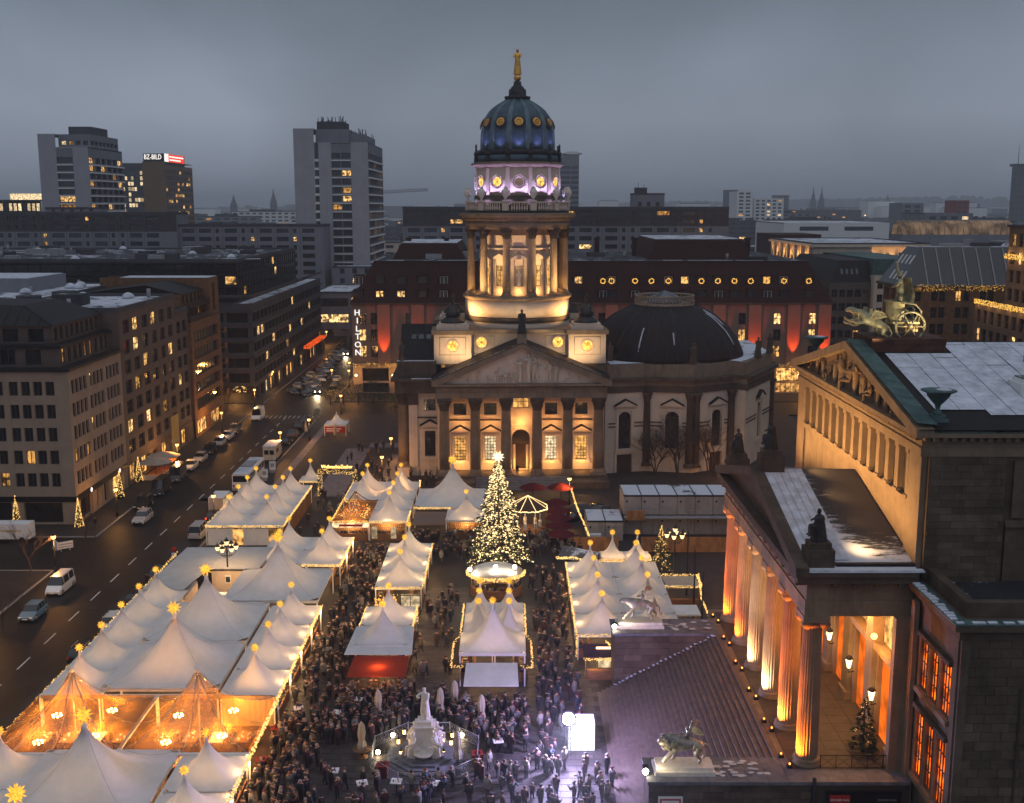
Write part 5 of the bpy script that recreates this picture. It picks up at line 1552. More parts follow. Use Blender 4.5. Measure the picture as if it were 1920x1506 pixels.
facade(A,(ax0,ay0),(XS,ay0),0,3.4,[(30 - 5.3 - 7.2 * g - 2.2,30 - 7.2 * g - 2.0) for g in range(4)][::-1],[(.3,3.3)],m_sand,dict(st_s,glass=[(m_dkglass,1)]),wname='shop_window')
facade(A,(XS,ay0),(XS,ay1),0,3.4,[(1.6,6.4),(8.0,9.6),(11,13),(14.6,19.8)],[(.3,3.3)],m_sand,dict(st_s,glass=[(m_dkglass,.5),(e_shop,.5)]),wname='shop_window')
part('fascia',MB().box(ax0,XS + .12,ay0 - .12,ay0 + .3,3.402,4.198).box(XS - .3,XS + .12,ay0 + .302,ay1,3.402,4.198),m_black,A,True)
for y in (ay0 + 5.6,ay0 + 17.6):
 part('round_sign',MB().extr([(.34 * cos(t * pi / 8),.34 * sin(t * pi / 8)) for t in range(16)],(XS + .13,y,3.8),(0,1,0),(0,0,1),(.06,0,0)),e_signw,A,True)
for k,(ins,z0,z1) in enumerate(((1.6,22.4,25.5),(3.0,25.5,28.3))):
 part('balcony_slab',MB().box(ax0,XS + .35 - k * 1.5,ay0 - .35 + k * 1.5,ay1,z0 - .25,z0 + .12),m_dark,A,True)
 rl = MB()
 for zz in (.45,.8,1.1): rl.box(ax0,XS + .25 - k * 1.5,ay0 - .28 + k * 1.5,ay0 - .24 + k * 1.5,z0 + zz,z0 + zz + .04); rl.box(XS + .2 - k * 1.5,XS + .24 - k * 1.5,ay0 - .2 + k * 1.5,ay1,z0 + zz,z0 + zz + .04)
 part('railing',rl,m_dark,A,True)
 facade(A,(ax0,ay0 + ins),(XS - ins,ay0 + ins),z0 + .1,z1,[(2 + i * 3.6,4.2 + i * 3.6) for i in range(7)],[(z0 + .4,z1 - .5)],m_sand2,dict(st_a,glass=[(m_glass,.8),(e_win,.2)]))
 facade(A,(XS - ins,ay0 + ins),(XS - ins,ay1),z0 + .1,z1,even(9,ay1 - ay0 - ins,1.05),[(z0 + .4,z1 - .5)],m_sand2,st_a)
hr = MB()
x1,y0_ = XS - 2.4,ay0 + 2.4
hr.add([(ax0,y0_,28.3),(x1,y0_,28.3),(x1,ay1,28.3),(ax0,ay1,28.3),(x1 - 7,y0_ + 7,30.6),(ax0,y0_ + 7,30.6),(x1 - 7,ay1,30.6),(ax0,ay1,30.6)],[(0,1,4,5),(1,2,6,4),(4,6,7,5)])
part('hip_roof',hr,m_roofd,A,True)
for k in range(14): part('roof_seam',MB().tube([(x1 - .5 - k * 1.7,y0_ + .2,28.4),(x1 - 7.2 - k * 1.7 if k == 0 else x1 - 7 - k * 1.7 + 5,y0_ + 6.8,30.6)],.05,4),m_dark,A,True)
Bb = bthing('office_building','brown stone office building with square punched windows beside the beige corner building',-72,195)
st_b = dict(frame=m_frame,glass=[(m_glass,.8),(e_win,.2)],depth=.3,nx=2,nz=2,bar=.09)
blockb(Bb,-82,XS,ay1 + .01,205.5,4.0,28.6,m_sand2,right=(even(6,29.5,2.9),rowz(7,5.2,2.2,3.25)),style=st_b)
blockb(Bb,-82,XS - .12,205.51,214,4.0,25.4,m_sand2,right=(even(2,8.4,2.5),rowz(6,5.2,2.2,3.25)),style=st_b)
facade(Bb,(XS,ay1 + .01),(XS,214),0,3.98,[(1,5),(7,11),(13,16.5),(18,22),(30,34)],[(.3,3.4)],m_sand2,dict(st_s,glass=[(m_dkglass,.4),(e_shop,.6)]),wname='shop_window')
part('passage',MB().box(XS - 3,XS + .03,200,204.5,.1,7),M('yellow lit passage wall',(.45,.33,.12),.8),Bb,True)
roof_flat(Bb,-82,XS,ay1 + .05,205.4,28.6,m_roofw); roof_flat(Bb,-82,XS,205.6,213.9,25.4,m_roofs2)
rooftop_gear(Bb,-80,-64,179,203,28.7,9,R)
Cc = bthing('stone_building','rust coloured stone building with ribbon windows at the street junction',-72,225)
st_c = dict(frame=m_frame,glass=[(m_glass,.95),(e_win,.05)],depth=.5,nx=8,nz=1,bar=.14)
blockb(Cc,-84,XS + .4,214.02,236,4,22.8,m_sand3,right=([(2.0,19.5)],rowz(5,5.4,2.2,3.3)),front=None,style=st_c)
blockb(Cc,-84,XS - 1.4,214.02,229,22.8,28.2,m_sand3,right=(even(5,15,1.4),rowz(2,23.4,1.8,2.7)),style=st_b)
blockb(Cc,-84,XS + .2,229.02,236,22.81,30.4,m_sand3,right=([(2.5,4.4)],[(23.6,29.2)]),style=dict(st_b,nx=3,nz=4))
facade(Cc,(XS + .4,214.02),(XS + .4,236),0,3.98,[(1.5,9.5),(11.5,20)],[(.3,3.3)],m_sand3,dict(st_s,glass=[(e_shop,.9),(m_dkglass,.1)]),wname='shop_window')
for k,z in enumerate((22.85,25.5)): part('balcony_rail',MB().box(XS - 1.3,XS + .3,214.2,228.9,z,z + .12).box(XS + .24,XS + .3,214.2,228.9,z + .12,z + 1.05),m_dark,Cc,True)
part('roof',MB().add([(-84,214,28.2),(XS - 1,214,28.2),(XS - 1,229,28.2),(-84,229,28.2),(XS - 8,214,30),(XS - 8,229,30)],[(1,2,5,4),(4,5,3,0),(0,1,4)]),m_roofd,Cc,True)
part('snow_sheet',MB().box(-80,XS,229.4,235.6,30.41,30.5),m_snow,Cc,True)
for k in range(5):
 part('balcony',MB().box(XS + .41,XS + 1.1,236.1,238.0,5.2 + k * 3.3,5.45 + k * 3.3).box(XS + 1.0,XS + 1.1,236.1,238.0,5.45 + k * 3.3,6.3 + k * 3.3),m_sand3,Cc,True)
# grey blocks behind them
LB = bthing('grey_block','blue grey flat-roofed block behind the beige corner building',-92,215)
blockb(LB,-112,-83,192,238,18,28.6,m_conc,front=(even(4,29,3.8),[(22,26.6)]),style=dict(glass=[(m_bluegl,.9),(e_win,.1)],nx=2,nz=2))
roof_flat(LB,-112,-83,192,238,28.6,m_roofw,.3)
rooftop_gear(LB,-110,-85,194,234,28.7,12,R)
part('roof_house',MB().box(-110,-92,214,232,28.61,31.2),m_conc,LB,True); part('roof_snow',MB().box(-109.5,-92.5,214.5,231.5,31.21,31.3),m_snow,LB,True)
# dark glass offices past the junction
Dd = bthing('glass_office','dark stepped glass office block with lit shops along the far street',-80,300)
st_d = dict(frame=m_dark,glass=[(m_dkglass,.96),(e_win,.04)],depth=.15,nx=1,nz=1,bar=.05)
rows_d = [(24.0 + 2.75 * k,25.9 + 2.75 * k) for k in range(3)]
blockb(Dd,-150,-64,262,333,22.6,32.2,m_dark,front=(even(30,86,2.6),rows_d),right=(even(24,71,2.7),rows_d),style=st_d)
rows_e = [(4.4 + 3.5 * k,6.7 + 3.5 * k) for k in range(5)]
blockb(Dd,-150,-59.6,256.5,349,3.6,22.5,m_conc_d,right=(even(22,92.5,3.9),rows_e),front=(even(16,90,4.9),rows_e),style=dict(st_d,nx=3,glass=[(m_dkglass,.92),(e_win,.08)],depth=.4))
facade(Dd,(-59.6,256.5),(-59.6,349),0,3.58,even(18,92.5,4.2),[(.2,3.3)],m_conc_d,dict(st_s,glass=[(e_shop,.45),(e_winw,.15),(m_dkglass,.4)]),wname='shop_window')
roof_flat(Dd,-150,-64,262,333,32.2,m_roofs); roof_flat(Dd,-63.9,-59.6,257,348.8,22.5,m_roofw,.25)
for k in range(6): part('facade_band',MB().box(-150,-59.3,256.15,256.49,7.3 + k * 3.5 - .6,7.3 + k * 3.5).box(-59.59,-59.25,256.5,349,7.3 + k * 3.5 - .6,7.3 + k * 3.5),m_brick,Dd,True)
for k in range(4): part('facade_fin',MB().box(-150,-63.7,261.6,261.98,23.3 + k * 2.75,23.5 + k * 2.75).box(-63.98,-63.6,262,333,23.3 + k * 2.75,23.5 + k * 2.75),m_dark,Dd,True)
rooftop_gear(Dd,-148,-68,264,330,32.3,46,R)
for k in range(26):
 x,y = R.uniform(-145,-68),R.uniform(264,330); part('roof_snow',MB().box(x,x + R.uniform(2,9),y,y + R.uniform(.8,3),32.25,32.36),m_snow,Dd,True)
part('red_canopy',MB().box(-59.55,-57.8,318,346,4.6,5.3),E('red shop light',(1,.11,.01),.9,.8),Dd,True)
Ee = bthing('bridge_building','pale banded building standing on columns across the far street',-56,365)
blockb(Ee,-62,-50.5,352,385,6.5,18,m_conc,front=([(1,10.5)],[(8.6,11.2),(13.6,16.2)]),right=([(1,32)],[(8.6,11.2),(13.6,16.2)]),style=dict(nx=6,nz=1,glass=[(m_dkglass,.6),(e_win,.4)]))
part('column',MB().cyl((-60,353.5,0),.5,6.5,12).cyl((-52,353.5,0),.5,6.5,12),m_conc,Ee,True)
roof_flat(Ee,-62,-50.5,352,385,18,m_roofw,.3)
for n_,(x0,x1,y0,y1,z,lab) in enumerate(((-62,-38,388,420,24,'pale low block closing the far end of the street'),(-36,-20,335,372,30,'grey building with lit corner window behind the hotel'),(-36,-22,420,450,26,'small flat block between tower and long slab'))):
 q = bthing('city_block',lab,(x0 + x1) / 2,(y0 + y1) / 2)
 blockb(q,x0,x1,y0,y1,0,z,m_conc,front=(even(5,x1 - x0,1.6),rowz(int(z / 3.4),2,1.7,3.3)),right=(even(8,y1 - y0,1.6),rowz(int(z / 3.4),2,1.7,3.3)),style=dict(glass=[(m_bluegl,.85),(e_win,.15)],nx=2,nz=1)); roof_flat(q,x0,x1,y0,y1,z,m_roofw,.3)
# ------------------------------------------------------------------ the hotel with the red roof
Hh = bthing('hotel','large hotel with dark red mansard roof, lit wreaths and red uplit piers',18,290)
HY,HX0,HX1,HZ = 268.0,-38.4,76.5,21.6
def bay(u): return (u - 960) / 2100 * 268 - HX0
wc = []
for u in list(range(672,880,22)) + list(range(1078,1560,22)):
 c = bay(u); wc.append((c,c + 1.75))
pil = [bay(u) for u in (712,776,1140,1342,1409,1482,1540)]
wc = [w for w in wc if all(not (p - 2.0 < w[0] < p + 3.6) for p in pil)]
st_h = dict(frame=m_frame,glass=[(m_glass,.6),(e_win,.4)],depth=.35,nx=2,nz=2,bar=.12)
facade(Hh,(HX0,HY),(HX1,HY),7.4,HZ,wc,rowz(3,8.9,2.8,3.95),M('hotel stone',(.22,.15,.12),.8,0,.12,.4),st_h)
m_pier = M('salmon pier stone',(.3,.165,.115),.8,0,.12,.4)
for p in pil:
 part('pier',MB().box(HX0 + p - .6,HX0 + p + 2.4,HY - .5,HY - .005,7.4,HZ),m_pier,Hh,True)
 lamp('SPOT',(HX0 + p + .9,HY - 1.6,8.0),9000,(1,.11,.014),.15,(HX0 + p + .9,HY - .55,21),44,.6)
arc = [(2.2 + i * 9.1,8.6 + i * 9.1) for i in range(12)]
facade(Hh,(HX0,HY),(HX1,HY),0,7.0,arc,[(.2,2.6),(3.0,6.2)],m_sand,dict(frame=m_dark,glass=[(m_dkglass,.6),(e_shop,.4)],depth=.9,nx=5,nz=1,bar=.1),wname='arcade_window')
part('garland_band',MB().box(HX0,HX1,HY - .25,HY - .003,7.002,7.398),m_sand,Hh,True)
part('eave',MB().box(HX0 - .4,HX1 + .4,HY - .6,HY + .3,HZ + .002,HZ + .45),m_stone_d,Hh,True)
lamp_y = HY - .75
facade(Hh,(HX0,330),(HX0,HY),0,HZ,even(12,62,1.7),rowz(4,4.9,2.6,3.95),m_cream,st_h)
facade(Hh,(HX1,HY),(HX1,330),0,HZ,even(12,62,1.7),rowz(4,4.9,2.6,3.95),m_cream,st_h)
mr_ = MB()
ZR = 31.6
o_,i_ = (HX0 - .3,HX1 + .3,HY - .4,330),(HX0 + 5,HX1 - 5,HY + 4.5,328)
mr_.add([(o_[0],o_[2],HZ + .45),(o_[1],o_[2],HZ + .45),(o_[1],o_[3],HZ + .45),(o_[0],o_[3],HZ + .45),(i_[0],i_[2],ZR),(i_[1],i_[2],ZR),(i_[1],i_[3],ZR),(i_[0],i_[3],ZR)],[(0,1,5,4),(1,2,6,5),(2,3,7,6),(3,0,4,7)])
part('mansard_roof',mr_,m_redroof,Hh,True)
part('flat_roof',MB().box(i_[0],i_[1],i_[2],i_[3],ZR - .3,ZR + .02),m_roofs2,Hh,True)
part('ridge_sheet',MB().box(i_[0],i_[1],i_[2] - .3,i_[2] + 1.1,ZR + .021,ZR + .2),m_lead,Hh,True)
for k in range(22):
 x = R.uniform(HX0 + 8,HX1 - 12); part('roof_snow',MB().box(x,x + R.uniform(2,6),HY + 4.5 + R.uniform(0,.6),HY + 5.6,ZR + .2,ZR + .3),m_snow,Hh,True)
for x0,x1,y0,y1,z0,z1 in ((-30,-12,284,320,ZR,35.6),(34,60,282,322,ZR,36.6),(-8,12,296,326,ZR,35)):
 b = MB(); b.add([(x0,y0,z0),(x1,y0,z0),(x1,y1,z0),(x0,y1,z0),(x0 + 2,y0 + 2,z1),(x1 - 2,y0 + 2,z1),(x1 - 2,y1 - 2,z1),(x0 + 2,y1 - 2,z1)],[(0,1,5,4),(1,2,6,5),(2,3,7,6),(3,0,4,7)]); part('raised_roof',b,m_redroof,Hh,True)
 part('raised_flat',MB().box(x0 + 1.9,x1 - 1.9,y0 + 1.9,y1 - 1.9,z1 - .2,z1 + .05),m_roofw,Hh,True)
rooftop_gear(Hh,-32,70,276,322,ZR + .1,16,R)
for k in range(10):
 x = -28 + k * 10; part('chimney',MB().box(x,x + 1.2,300,301.5,ZR,ZR + 4.5).box(x - .2,x + 1.4,299.8,301.7,ZR + 4.5,ZR + 4.9),m_redroof,Hh,True)
dorm = [672,712,752,792,832,1085,1131,1147,1191,1222,1254,1285,1316,1347,1378,1409,1439,1471,1518]
for j,u in enumerate(dorm):
 x = HX0 + bay(u)
 for lev,(z0,z1,y) in enumerate(((23.0,24.9,HY + .4),(26.2,28.2,HY + 2.0))):
  fr = MB().box(x - 1.15,x + 1.15,y - .3,y + 2.2,z1,z1 + .35).box(x - 1.15,x - .95,y - .25,y + 2,z0,z1 - .002).box(x + .95,x + 1.15,y - .25,y + 2,z0,z1 - .002)
  part('dormer',fr,m_redroof,Hh,True)
  g = m_bluegl if R.random() < .88 else e_win
  link('dormer_window',window_mesh(1.9,z1 - z0,2,1,m_wframe if R.random() < .4 else m_frame,g,.12),Hh,Vector((x - .95,y - .1,z0)) - worldloc(Hh))
 if u > 1100:
  b = MB()
  for k in range(26):
   t = 2 * pi * k / 26; b.octa((x + .56 * cos(t) + R.uniform(-.1,.1),HY + 1.55 + R.uniform(-.06,.06),27.1 + .56 * sin(t) + R.uniform(-.1,.1)),.12)
  single('lit_wreath',b,e_ring,'golden lit wreath in the hotel roof dormers, number %d from the left' % (j - 5) if j > 7 else 'golden lit wreath in the hotel roof, %s of the close pair at left' % ('left' if j == 6 else 'right'),'wreath','lit wreaths on the hotel dormers')
gl = MB()
for k in range(900):
 x = R.uniform(HX0,HX1)
 if -10 < x < 40: continue
 gl.octa((x,HY - .5 - R.uniform(0,.3),6.5 + R.uniform(0,1.1)),R.uniform(.05,.11))
part('facade_lights',gl,e_ring,Hh,True,kind='stuff')
for k in range(14):
 x = HX0 + .8 + k * 8.9
 if -8 < x < 42: continue
 part('wall_lamp',MB().ball((x,HY - .9,4.6),.34,10,6),e_lamp,Hh,True)
 lamp('POINT',(x,HY - 1.6,4.6),360,(1,.42,.09),.3)
sg = thing('hotel_sign','vertical sign of white letters reading HILTON on the hotel corner','sign',(HX0 + 1.3,HY - .3,9.5))
for k,c in enumerate('HILTON'):
 text_part(c,2.0,sg,(HX0 + 1.3,HY - .3,19.6 - k * 1.92),e_signw,name='letter',bold=.06)
# ------------------------------------------------------------------ slabs and towers beyond
def slab(label,u0,u1,Y,vt,dep,mat1,mat2,split,nb,right=True,name='apartment_slab'):
 p0,p1 = WY(u0,vt,Y),WY(u1,vt,Y)
 z = (p0.z + p1.z) / 2; q = bthing(name,label,(p0.x + p1.x) / 2,Y + dep / 2)
 W = p1.x - p0.x
 cols = []
 x = 1.6
 k = 0
 while x < W - 5:
  w_ = (4.2,4.2,1.2,4.2,1.2,1.2)[k % 6]; cols.append((x,x + w_)); x += w_ + (1.5 if w_ > 2 else 1.9); k += 1
 zs_ = z - split
 nr = int(split / 2.8)
 sty = dict(frame=m_dark,glass=[(m_bluegl,.9),(e_win,.1)],depth=.5,nx=2,nz=1,bar=.08)
 facade(q,(p0.x,Y),(p1.x,Y),zs_,z,cols,rowz(nr,zs_ + .9,1.45,2.8),mat1,sty)
 n2 = int((zs_ - 8) / 2.8)
 facade(q,(p0.x,Y),(p1.x,Y),0,zs_,cols,[(zs_ - 2.0 - k * 2.8,zs_ - .5 - k * 2.8) for k in range(n2)][::-1],mat2,sty)
 facade(q,(p1.x,Y),(p1.x,Y + dep),0,z,[],[],m_conc)
 roof_flat(q,p0.x,p1.x,Y,Y + dep,z,m_roofs2,.6)
 pj = MB()
 for c in cols: pj.box(p0.x + c[0] - .8,p0.x + c[0] - .72,Y - .04,Y - .002,0,z)
 part('panel_joints',pj,m_dark,q,True,kind='stuff')
 return q
slab('long grey apartment slab with lit windows, lower right half, left of the tall tower',332,606,386,424,14,m_conc,m_conc,6,30)
slab('long grey apartment slab with darker upper floors at the far left',-60,330,384.5,401,14,m_brick,m_conc,6,30)
slab('long grey apartment slab behind the domed tower',755,1367,386,391,14,m_brick,m_conc,6,60)
q = bthing('stair_tower','small grey stair tower on the slab roof right of the dome',32,392); p0,p1 = WY(1187,364,388),WY(1246,372,388)
blockb(q,p0.x,p1.x,388,397,43.5,p0.z,m_conc,front=(even(3,p1.x - p0.x,1.3),[(44.6,46.2)])); roof_flat(q,p0.x,p1.x,388,397,p0.z,m_roofs2,.3)
part('mast',MB().box(p0.x + 1,p0.x + 5,390,394,p0.z,p0.z + 2.2).cyl((p0.x + 2,391,p0.z),.08,4,5).cyl((p0.x + 4,391,p0.z),.08,3.4,5),m_conc_d,q,True)
q = bthing('roof_house','low grey roof house on the left slab in front of the left tower',-160,390); p0,p1 = WY(85,392,387),WY(185,392,387)
blockb(q,p0.x,p1.x,387,396,42.5,p0.z + .3,m_conc,front=(even(5,p1.x - p0.x,1.2),[(42.9,43.8)])); roof_flat(q,p0.x,p1.x,387,396,p0.z + .3,m_roofs2,.3)
# the tall tower
m_tower = M('pale tower panel',(.37,.36,.385),.85,0,.1,.2,.05,3,stain=.25)
T1 = bthing('apartment_tower','tall pale apartment tower with dark balcony strips left of the cathedral',-65,420)
TY,TX0,TX1 = 400.0,WY(551,300,400).x,WY(690,300,400).x
tz = WY(600,241,TY).z; tz2 = WY(660,267,TY).z
pa,pb,pc = WY(585,300,TY).x,WY(622,300,TY).x,WY(657,300,TY).x
nfl = 25
rows_t = [(2 + k * 2.95,4.0 + k * 2.95) for k in range(nfl) if 4.0 + k * 2.95 < tz2 - 1]
st_t = dict(frame=m_dark,glass=[(m_bluegl,.83),(e_win,.15),(e_winw,.02)],depth=.9,nx=2,nz=1,bar=.12)
facade(T1,(TX0,TY),(pa + .8,TY),0,tz,[],[],m_tower)
part('window_strip',MB().box(pa + .8,pa + 2.3,TY + .3,TY + .5,0,tz2),m_dkglass,T1,True)
for k,(a,c) in enumerate(rows_t): part('loggia_slab',MB().box(pa + .82,pa + 2.28,TY + .02,TY + .29,a - .9,a - .1),m_white,T1,True)
facade(T1,(pa + 2.3,TY),(pb - .2,TY),0,tz2,[],[],m_tower)
facade(T1,(pb - .2,TY),(pc + .2,TY),0,tz2 - .5,[(.15,3.3),(3.6,6.8)],rows_t,m_conc,dict(st_t,glass=[(m_bluegl,.7),(e_win,.28),(e_winw,.02)]))
for a,c in rows_t: part('balcony',MB().box(pb - .1,pc + .1,TY - .25,TY - .003,a - .75,a - .4),m_white,T1,True)
facade(T1,(pc + .2,TY),(TX1,TY),0,tz2,[],[],m_tower)
facade(T1,(TX1,TY),(TX1,TY + 45),0,tz2,[(1 + 5.5 * k,6 + 5.5 * k) for k in range(8)],rows_t,m_conc,st_t)
for a,c in rows_t: part('balcony',MB().box(TX1 + .003,TX1 + .6,TY + .2,TY + 44.8,a - .8,a - .4),m_white,T1,True)
facade(T1,(pa + .8,TY + 4),(pc - 1,TY + 4),tz2,tz,[(1.5,7)],[(tz2 + 1.2,tz2 + 3.2)],m_conc,st_t)
part('roof',MB().box(TX0,pa + .8,TY + .1,TY + 30,tz - .4,tz).box(pa + .8,TX1,TY + .1,TY + 45,tz2 - .3,tz2 + .02).box(pa + .9,pc - 1,TY + 4.1,TY + 30,tz2,tz).box(pc - .99,pc + 4,TY + 6,TY + 40,tz2,tz - 1.5),m_conc,T1,True)
part('plant_room',MB().box(pa + 1,pc - 3,TY + 6,TY + 20,tz,WY(600,228,TY + 6).z),m_conc_d,T1,True)
an_b = MB()
for k in range(46):
 x,y,z = (R.uniform(pa + 1,pc - 3),TY + R.uniform(6,20),WY(600,228,TY + 6).z) if k < 24 else (R.uniform(pc - 1,pc + 4),TY + R.uniform(6,40),tz - 1.5)
 an_b.cyl((x,y,z),.12,R.uniform(.6,2.4),4)
part('antennas',an_b,m_dark,T1,True,kind='stuff')
# the left tower
T2 = bthing('apartment_tower','broad pale apartment tower with long balconies at the far left',-170,460)
TY = 440.0; X = lambda u: WY(u,300,TY).x; tzA = WY(100,276,TY).z; tzB = WY(100,251,TY).z
rows_t = [(2 + k * 2.95,4.2 + k * 2.95) for k in range(22) if 4.2 + k * 2.95 < tzA - 1]
facade(T2,(X(73),TY),(X(106),TY),0,tzB,[],[],m_tower)
facade(T2,(X(106),TY),(X(137),TY),0,tzA - .5,[(.1,X(137) - X(106) - .1)],rows_t,m_conc,dict(st_t,nx=4))
for a,c in rows_t: part('balcony',MB().box(X(106) + .05,X(137) - .05,TY - .3,TY - .003,a - .9,a - .45),m_white,T2,True)
facade(T2,(X(137),TY),(X(166),TY),0,tzA,[],[],m_tower)
facade(T2,(X(166),TY),(X(166),TY + 38),0,tzA,[(.5 + 6.3 * k,6.4 + 6.3 * k) for k in range(6)],rows_t,m_conc,dict(st_t,nx=3))
for a,c in rows_t: part('balcony',MB().box(X(166) + .003,X(166) + .9,TY + .2,TY + 37.8,a - .9,a - .45),m_white,T2,True)
facade(T2,(X(106),TY + 3),(X(166),TY + 3),tzA,tzB,even(4,X(166) - X(106),2),[(tzA + 1,tzA + 2.6)],m_conc,st_t)
facade(T2,(X(166),TY + 3),(X(166),TY + 34),tzA,tzB,even(7,31,3.4),[(tzA + 1,tzA + 2.6)],m_conc,st_t)
part('roof',MB().box(X(73),X(166),TY + .1,TY + 38,tzA - .4,tzA + .02).box(X(106),X(166) - .1,TY + 3.1,TY + 34,tzB - .3,tzB).box(X(73),X(106),TY + .1,TY + 34,tzB - .4,tzB),m_tower,T2,True)
part('plant_room',MB().box(X(117),X(160),TY + 8,TY + 26,tzB,tzB + 3.2),m_conc_d,T2,True)
# brown press tower with sign and its glass neighbour
T3 = bthing('office_tower','brown office tower with a glowing red and white rooftop sign',-222,720)
TY = 700.0; X = lambda u: WY(u,300,TY).x; tz = WY(290,303,TY).z
m_brn = M('brown curtain wall',(.2,.125,.07),.6,.3,.2,.05)
rows_t = [(3 + 3.6 * k,5.4 + 3.6 * k) for k in range(int((tz - 6) / 3.6))]
facade(T3,(X(266),TY),(X(308),TY),0,tz,[],[],m_brn)
facade(T3,(X(308),TY),(X(308),TY + 60),0,tz - 2,even(12,60,4.2),rows_t,m_brn,dict(frame=m_frame,glass=[(M('brown tinted glass',(.05,.035,.025),.2),.8),(e_win,.2)],depth=.2,nx=2,nz=1,bar=.3))
part('roof',MB().box(X(266),X(308),TY + .1,TY + 60,tz - .4,tz),m_brn,T3,True)
part('sign_frame',MB().box(X(268),X(306),TY + .5,TY + 1.2,tz,tz + 4.8).box(X(308) - 2,X(308) - 1.4,TY + 2,TY + 48,tz - 2,tz + 5),m_dark,T3,True)
text_part('BZ-BILD',4.2,T3,((X(272) + X(300)) / 2,TY + .3,tz + 2.6),e_signw,name='sign_letters',sx=.72,bold=.2)
part('red_sign',MB().box(X(308) - 1.39,X(308) - 1.1,TY + 8,TY + 46,tz + .2,tz + 5),e_signr,T3,True)
part('white_emblem',MB().box(X(308) - 1.09,X(308) - .95,TY + 4,TY + 12,tz + .2,tz + 5),e_signw,T3,True)
for k in range(2): part('sign_line',MB().box(X(308) - 1.09,X(308) - 1.0,TY + 14,TY + 44 - 6 * k,tz + 1.1 + 1.9 * (1 - k),tz + 2.0 + 1.9 * (1 - k)),e_signw,T3,True)
T4 = bthing('glass_tower','dark glass tower with many lit floors between the two left towers',-240,740)
TY = 730.0; X = lambda u: WY(u,300,TY).x; tz = WY(250,306,TY).z
facade(T4,(X(225),TY),(X(272),TY),0,tz,even(8,X(272) - X(225),1.6),[(3 + 3.4 * k,5.4 + 3.4 * k) for k in range(int((tz - 5) / 3.4))],m_conc_d,dict(frame=m_dark,glass=[(m_bluegl,.6),(e_winw,.4)],depth=.1,nx=1,nz=1,bar=.05))
part('roof',MB().box(X(225),X(272),TY + .1,TY + 20,tz - .4,tz),m_conc_d,T4,True)
K5 = bthing('glass_block','low glass office block with bright windows at the far left edge',-225,510)
p0,p1 = WY(-30,376,500),WY(76,376,500)
facade(K5,(p0.x,500),(p1.x,500),0,p0.z,even(12,p1.x - p0.x,1.5),[(p0.z - 8,p0.z - 5.4),(p0.z - 4.6,p0.z - 1.2)],m_dark,dict(frame=m_dark,glass=[(m_dkglass,.45),(e_winw,.55)],depth=.2,nx=1,nz=1))
roof_flat(K5,p0.x,p1.x,500,530,p0.z,m_roofw,.3); part('penthouse',MB().box(p0.x + 8,p1.x - 1,508,525,p0.z,p0.z + 3),e_winw,K5,True)
T6 = bthing('sail_tower','slim grey tower with a lens shaped roof sail behind the dome',40,910)
p0,p1 = WY(1050,291,900),WY(1086,291,900)
facade(T6,(p0.x,900),(p1.x,900),0,p0.z,[(.8,8),(8.8,p1.x - p0.x - .5)],[(3 + 3.9 * k,5.2 + 3.9 * k) for k in range(int((p0.z - 6) / 3.9))],m_conc,dict(frame=m_dark,glass=[(m_bluegl,.96),(e_winw,.04)],depth=.2,nx=3,nz=1))
part('roof',MB().box(p0.x,p1.x,900.2,930,p0.z - .4,p0.z),m_conc,T6,True)
sl_ = MB()
for k in range(12):
 a,c = k / 12,(k + 1) / 12; f = lambda t: (p0.x + 2 + t * 16,p0.z + 1.5 + 1.5 * sin(pi * t)); g = lambda t: (p0.x + 2 + t * 16,p0.z + 1.5 - .9 * sin(pi * t))
 sl_.add([(f(a)[0],902,f(a)[1]),(f(c)[0],902,f(c)[1]),(g(c)[0],902,g(c)[1]),(g(a)[0],902,g(a)[1]),(f(a)[0],925,f(a)[1]),(f(c)[0],925,f(c)[1]),(g(c)[0],925,g(c)[1]),(g(a)[0],925,g(a)[1])],[(3,2,1,0),(4,5,6,7),(0,1,5,4),(2,3,7,6)])
part('roof_sail',sl_,m_white,T6,True)
T7 = bthing('dark_tower','dark slab tower with a thin mast at the far right edge',640,1400)
p0 = WY(1898,312,1380)
facade(T7,(p0.x,1380),(p0.x + 60,1380),0,p0.z,even(10,60,3.5),[(4 + 7 * k,8 + 7 * k) for k in range(int(p0.z / 7) - 1)],m_conc_d,dict(frame=m_dark,glass=[(m_bluegl,1)],depth=.2,nx=1,nz=1))
part('mast',MB().cyl((p0.x + 9,1385,p0.z),.5,26,6,.2).box(p0.x + 2,p0.x + 30,1382,1392,p0.z,p0.z + 3),m_dark,T7,True)
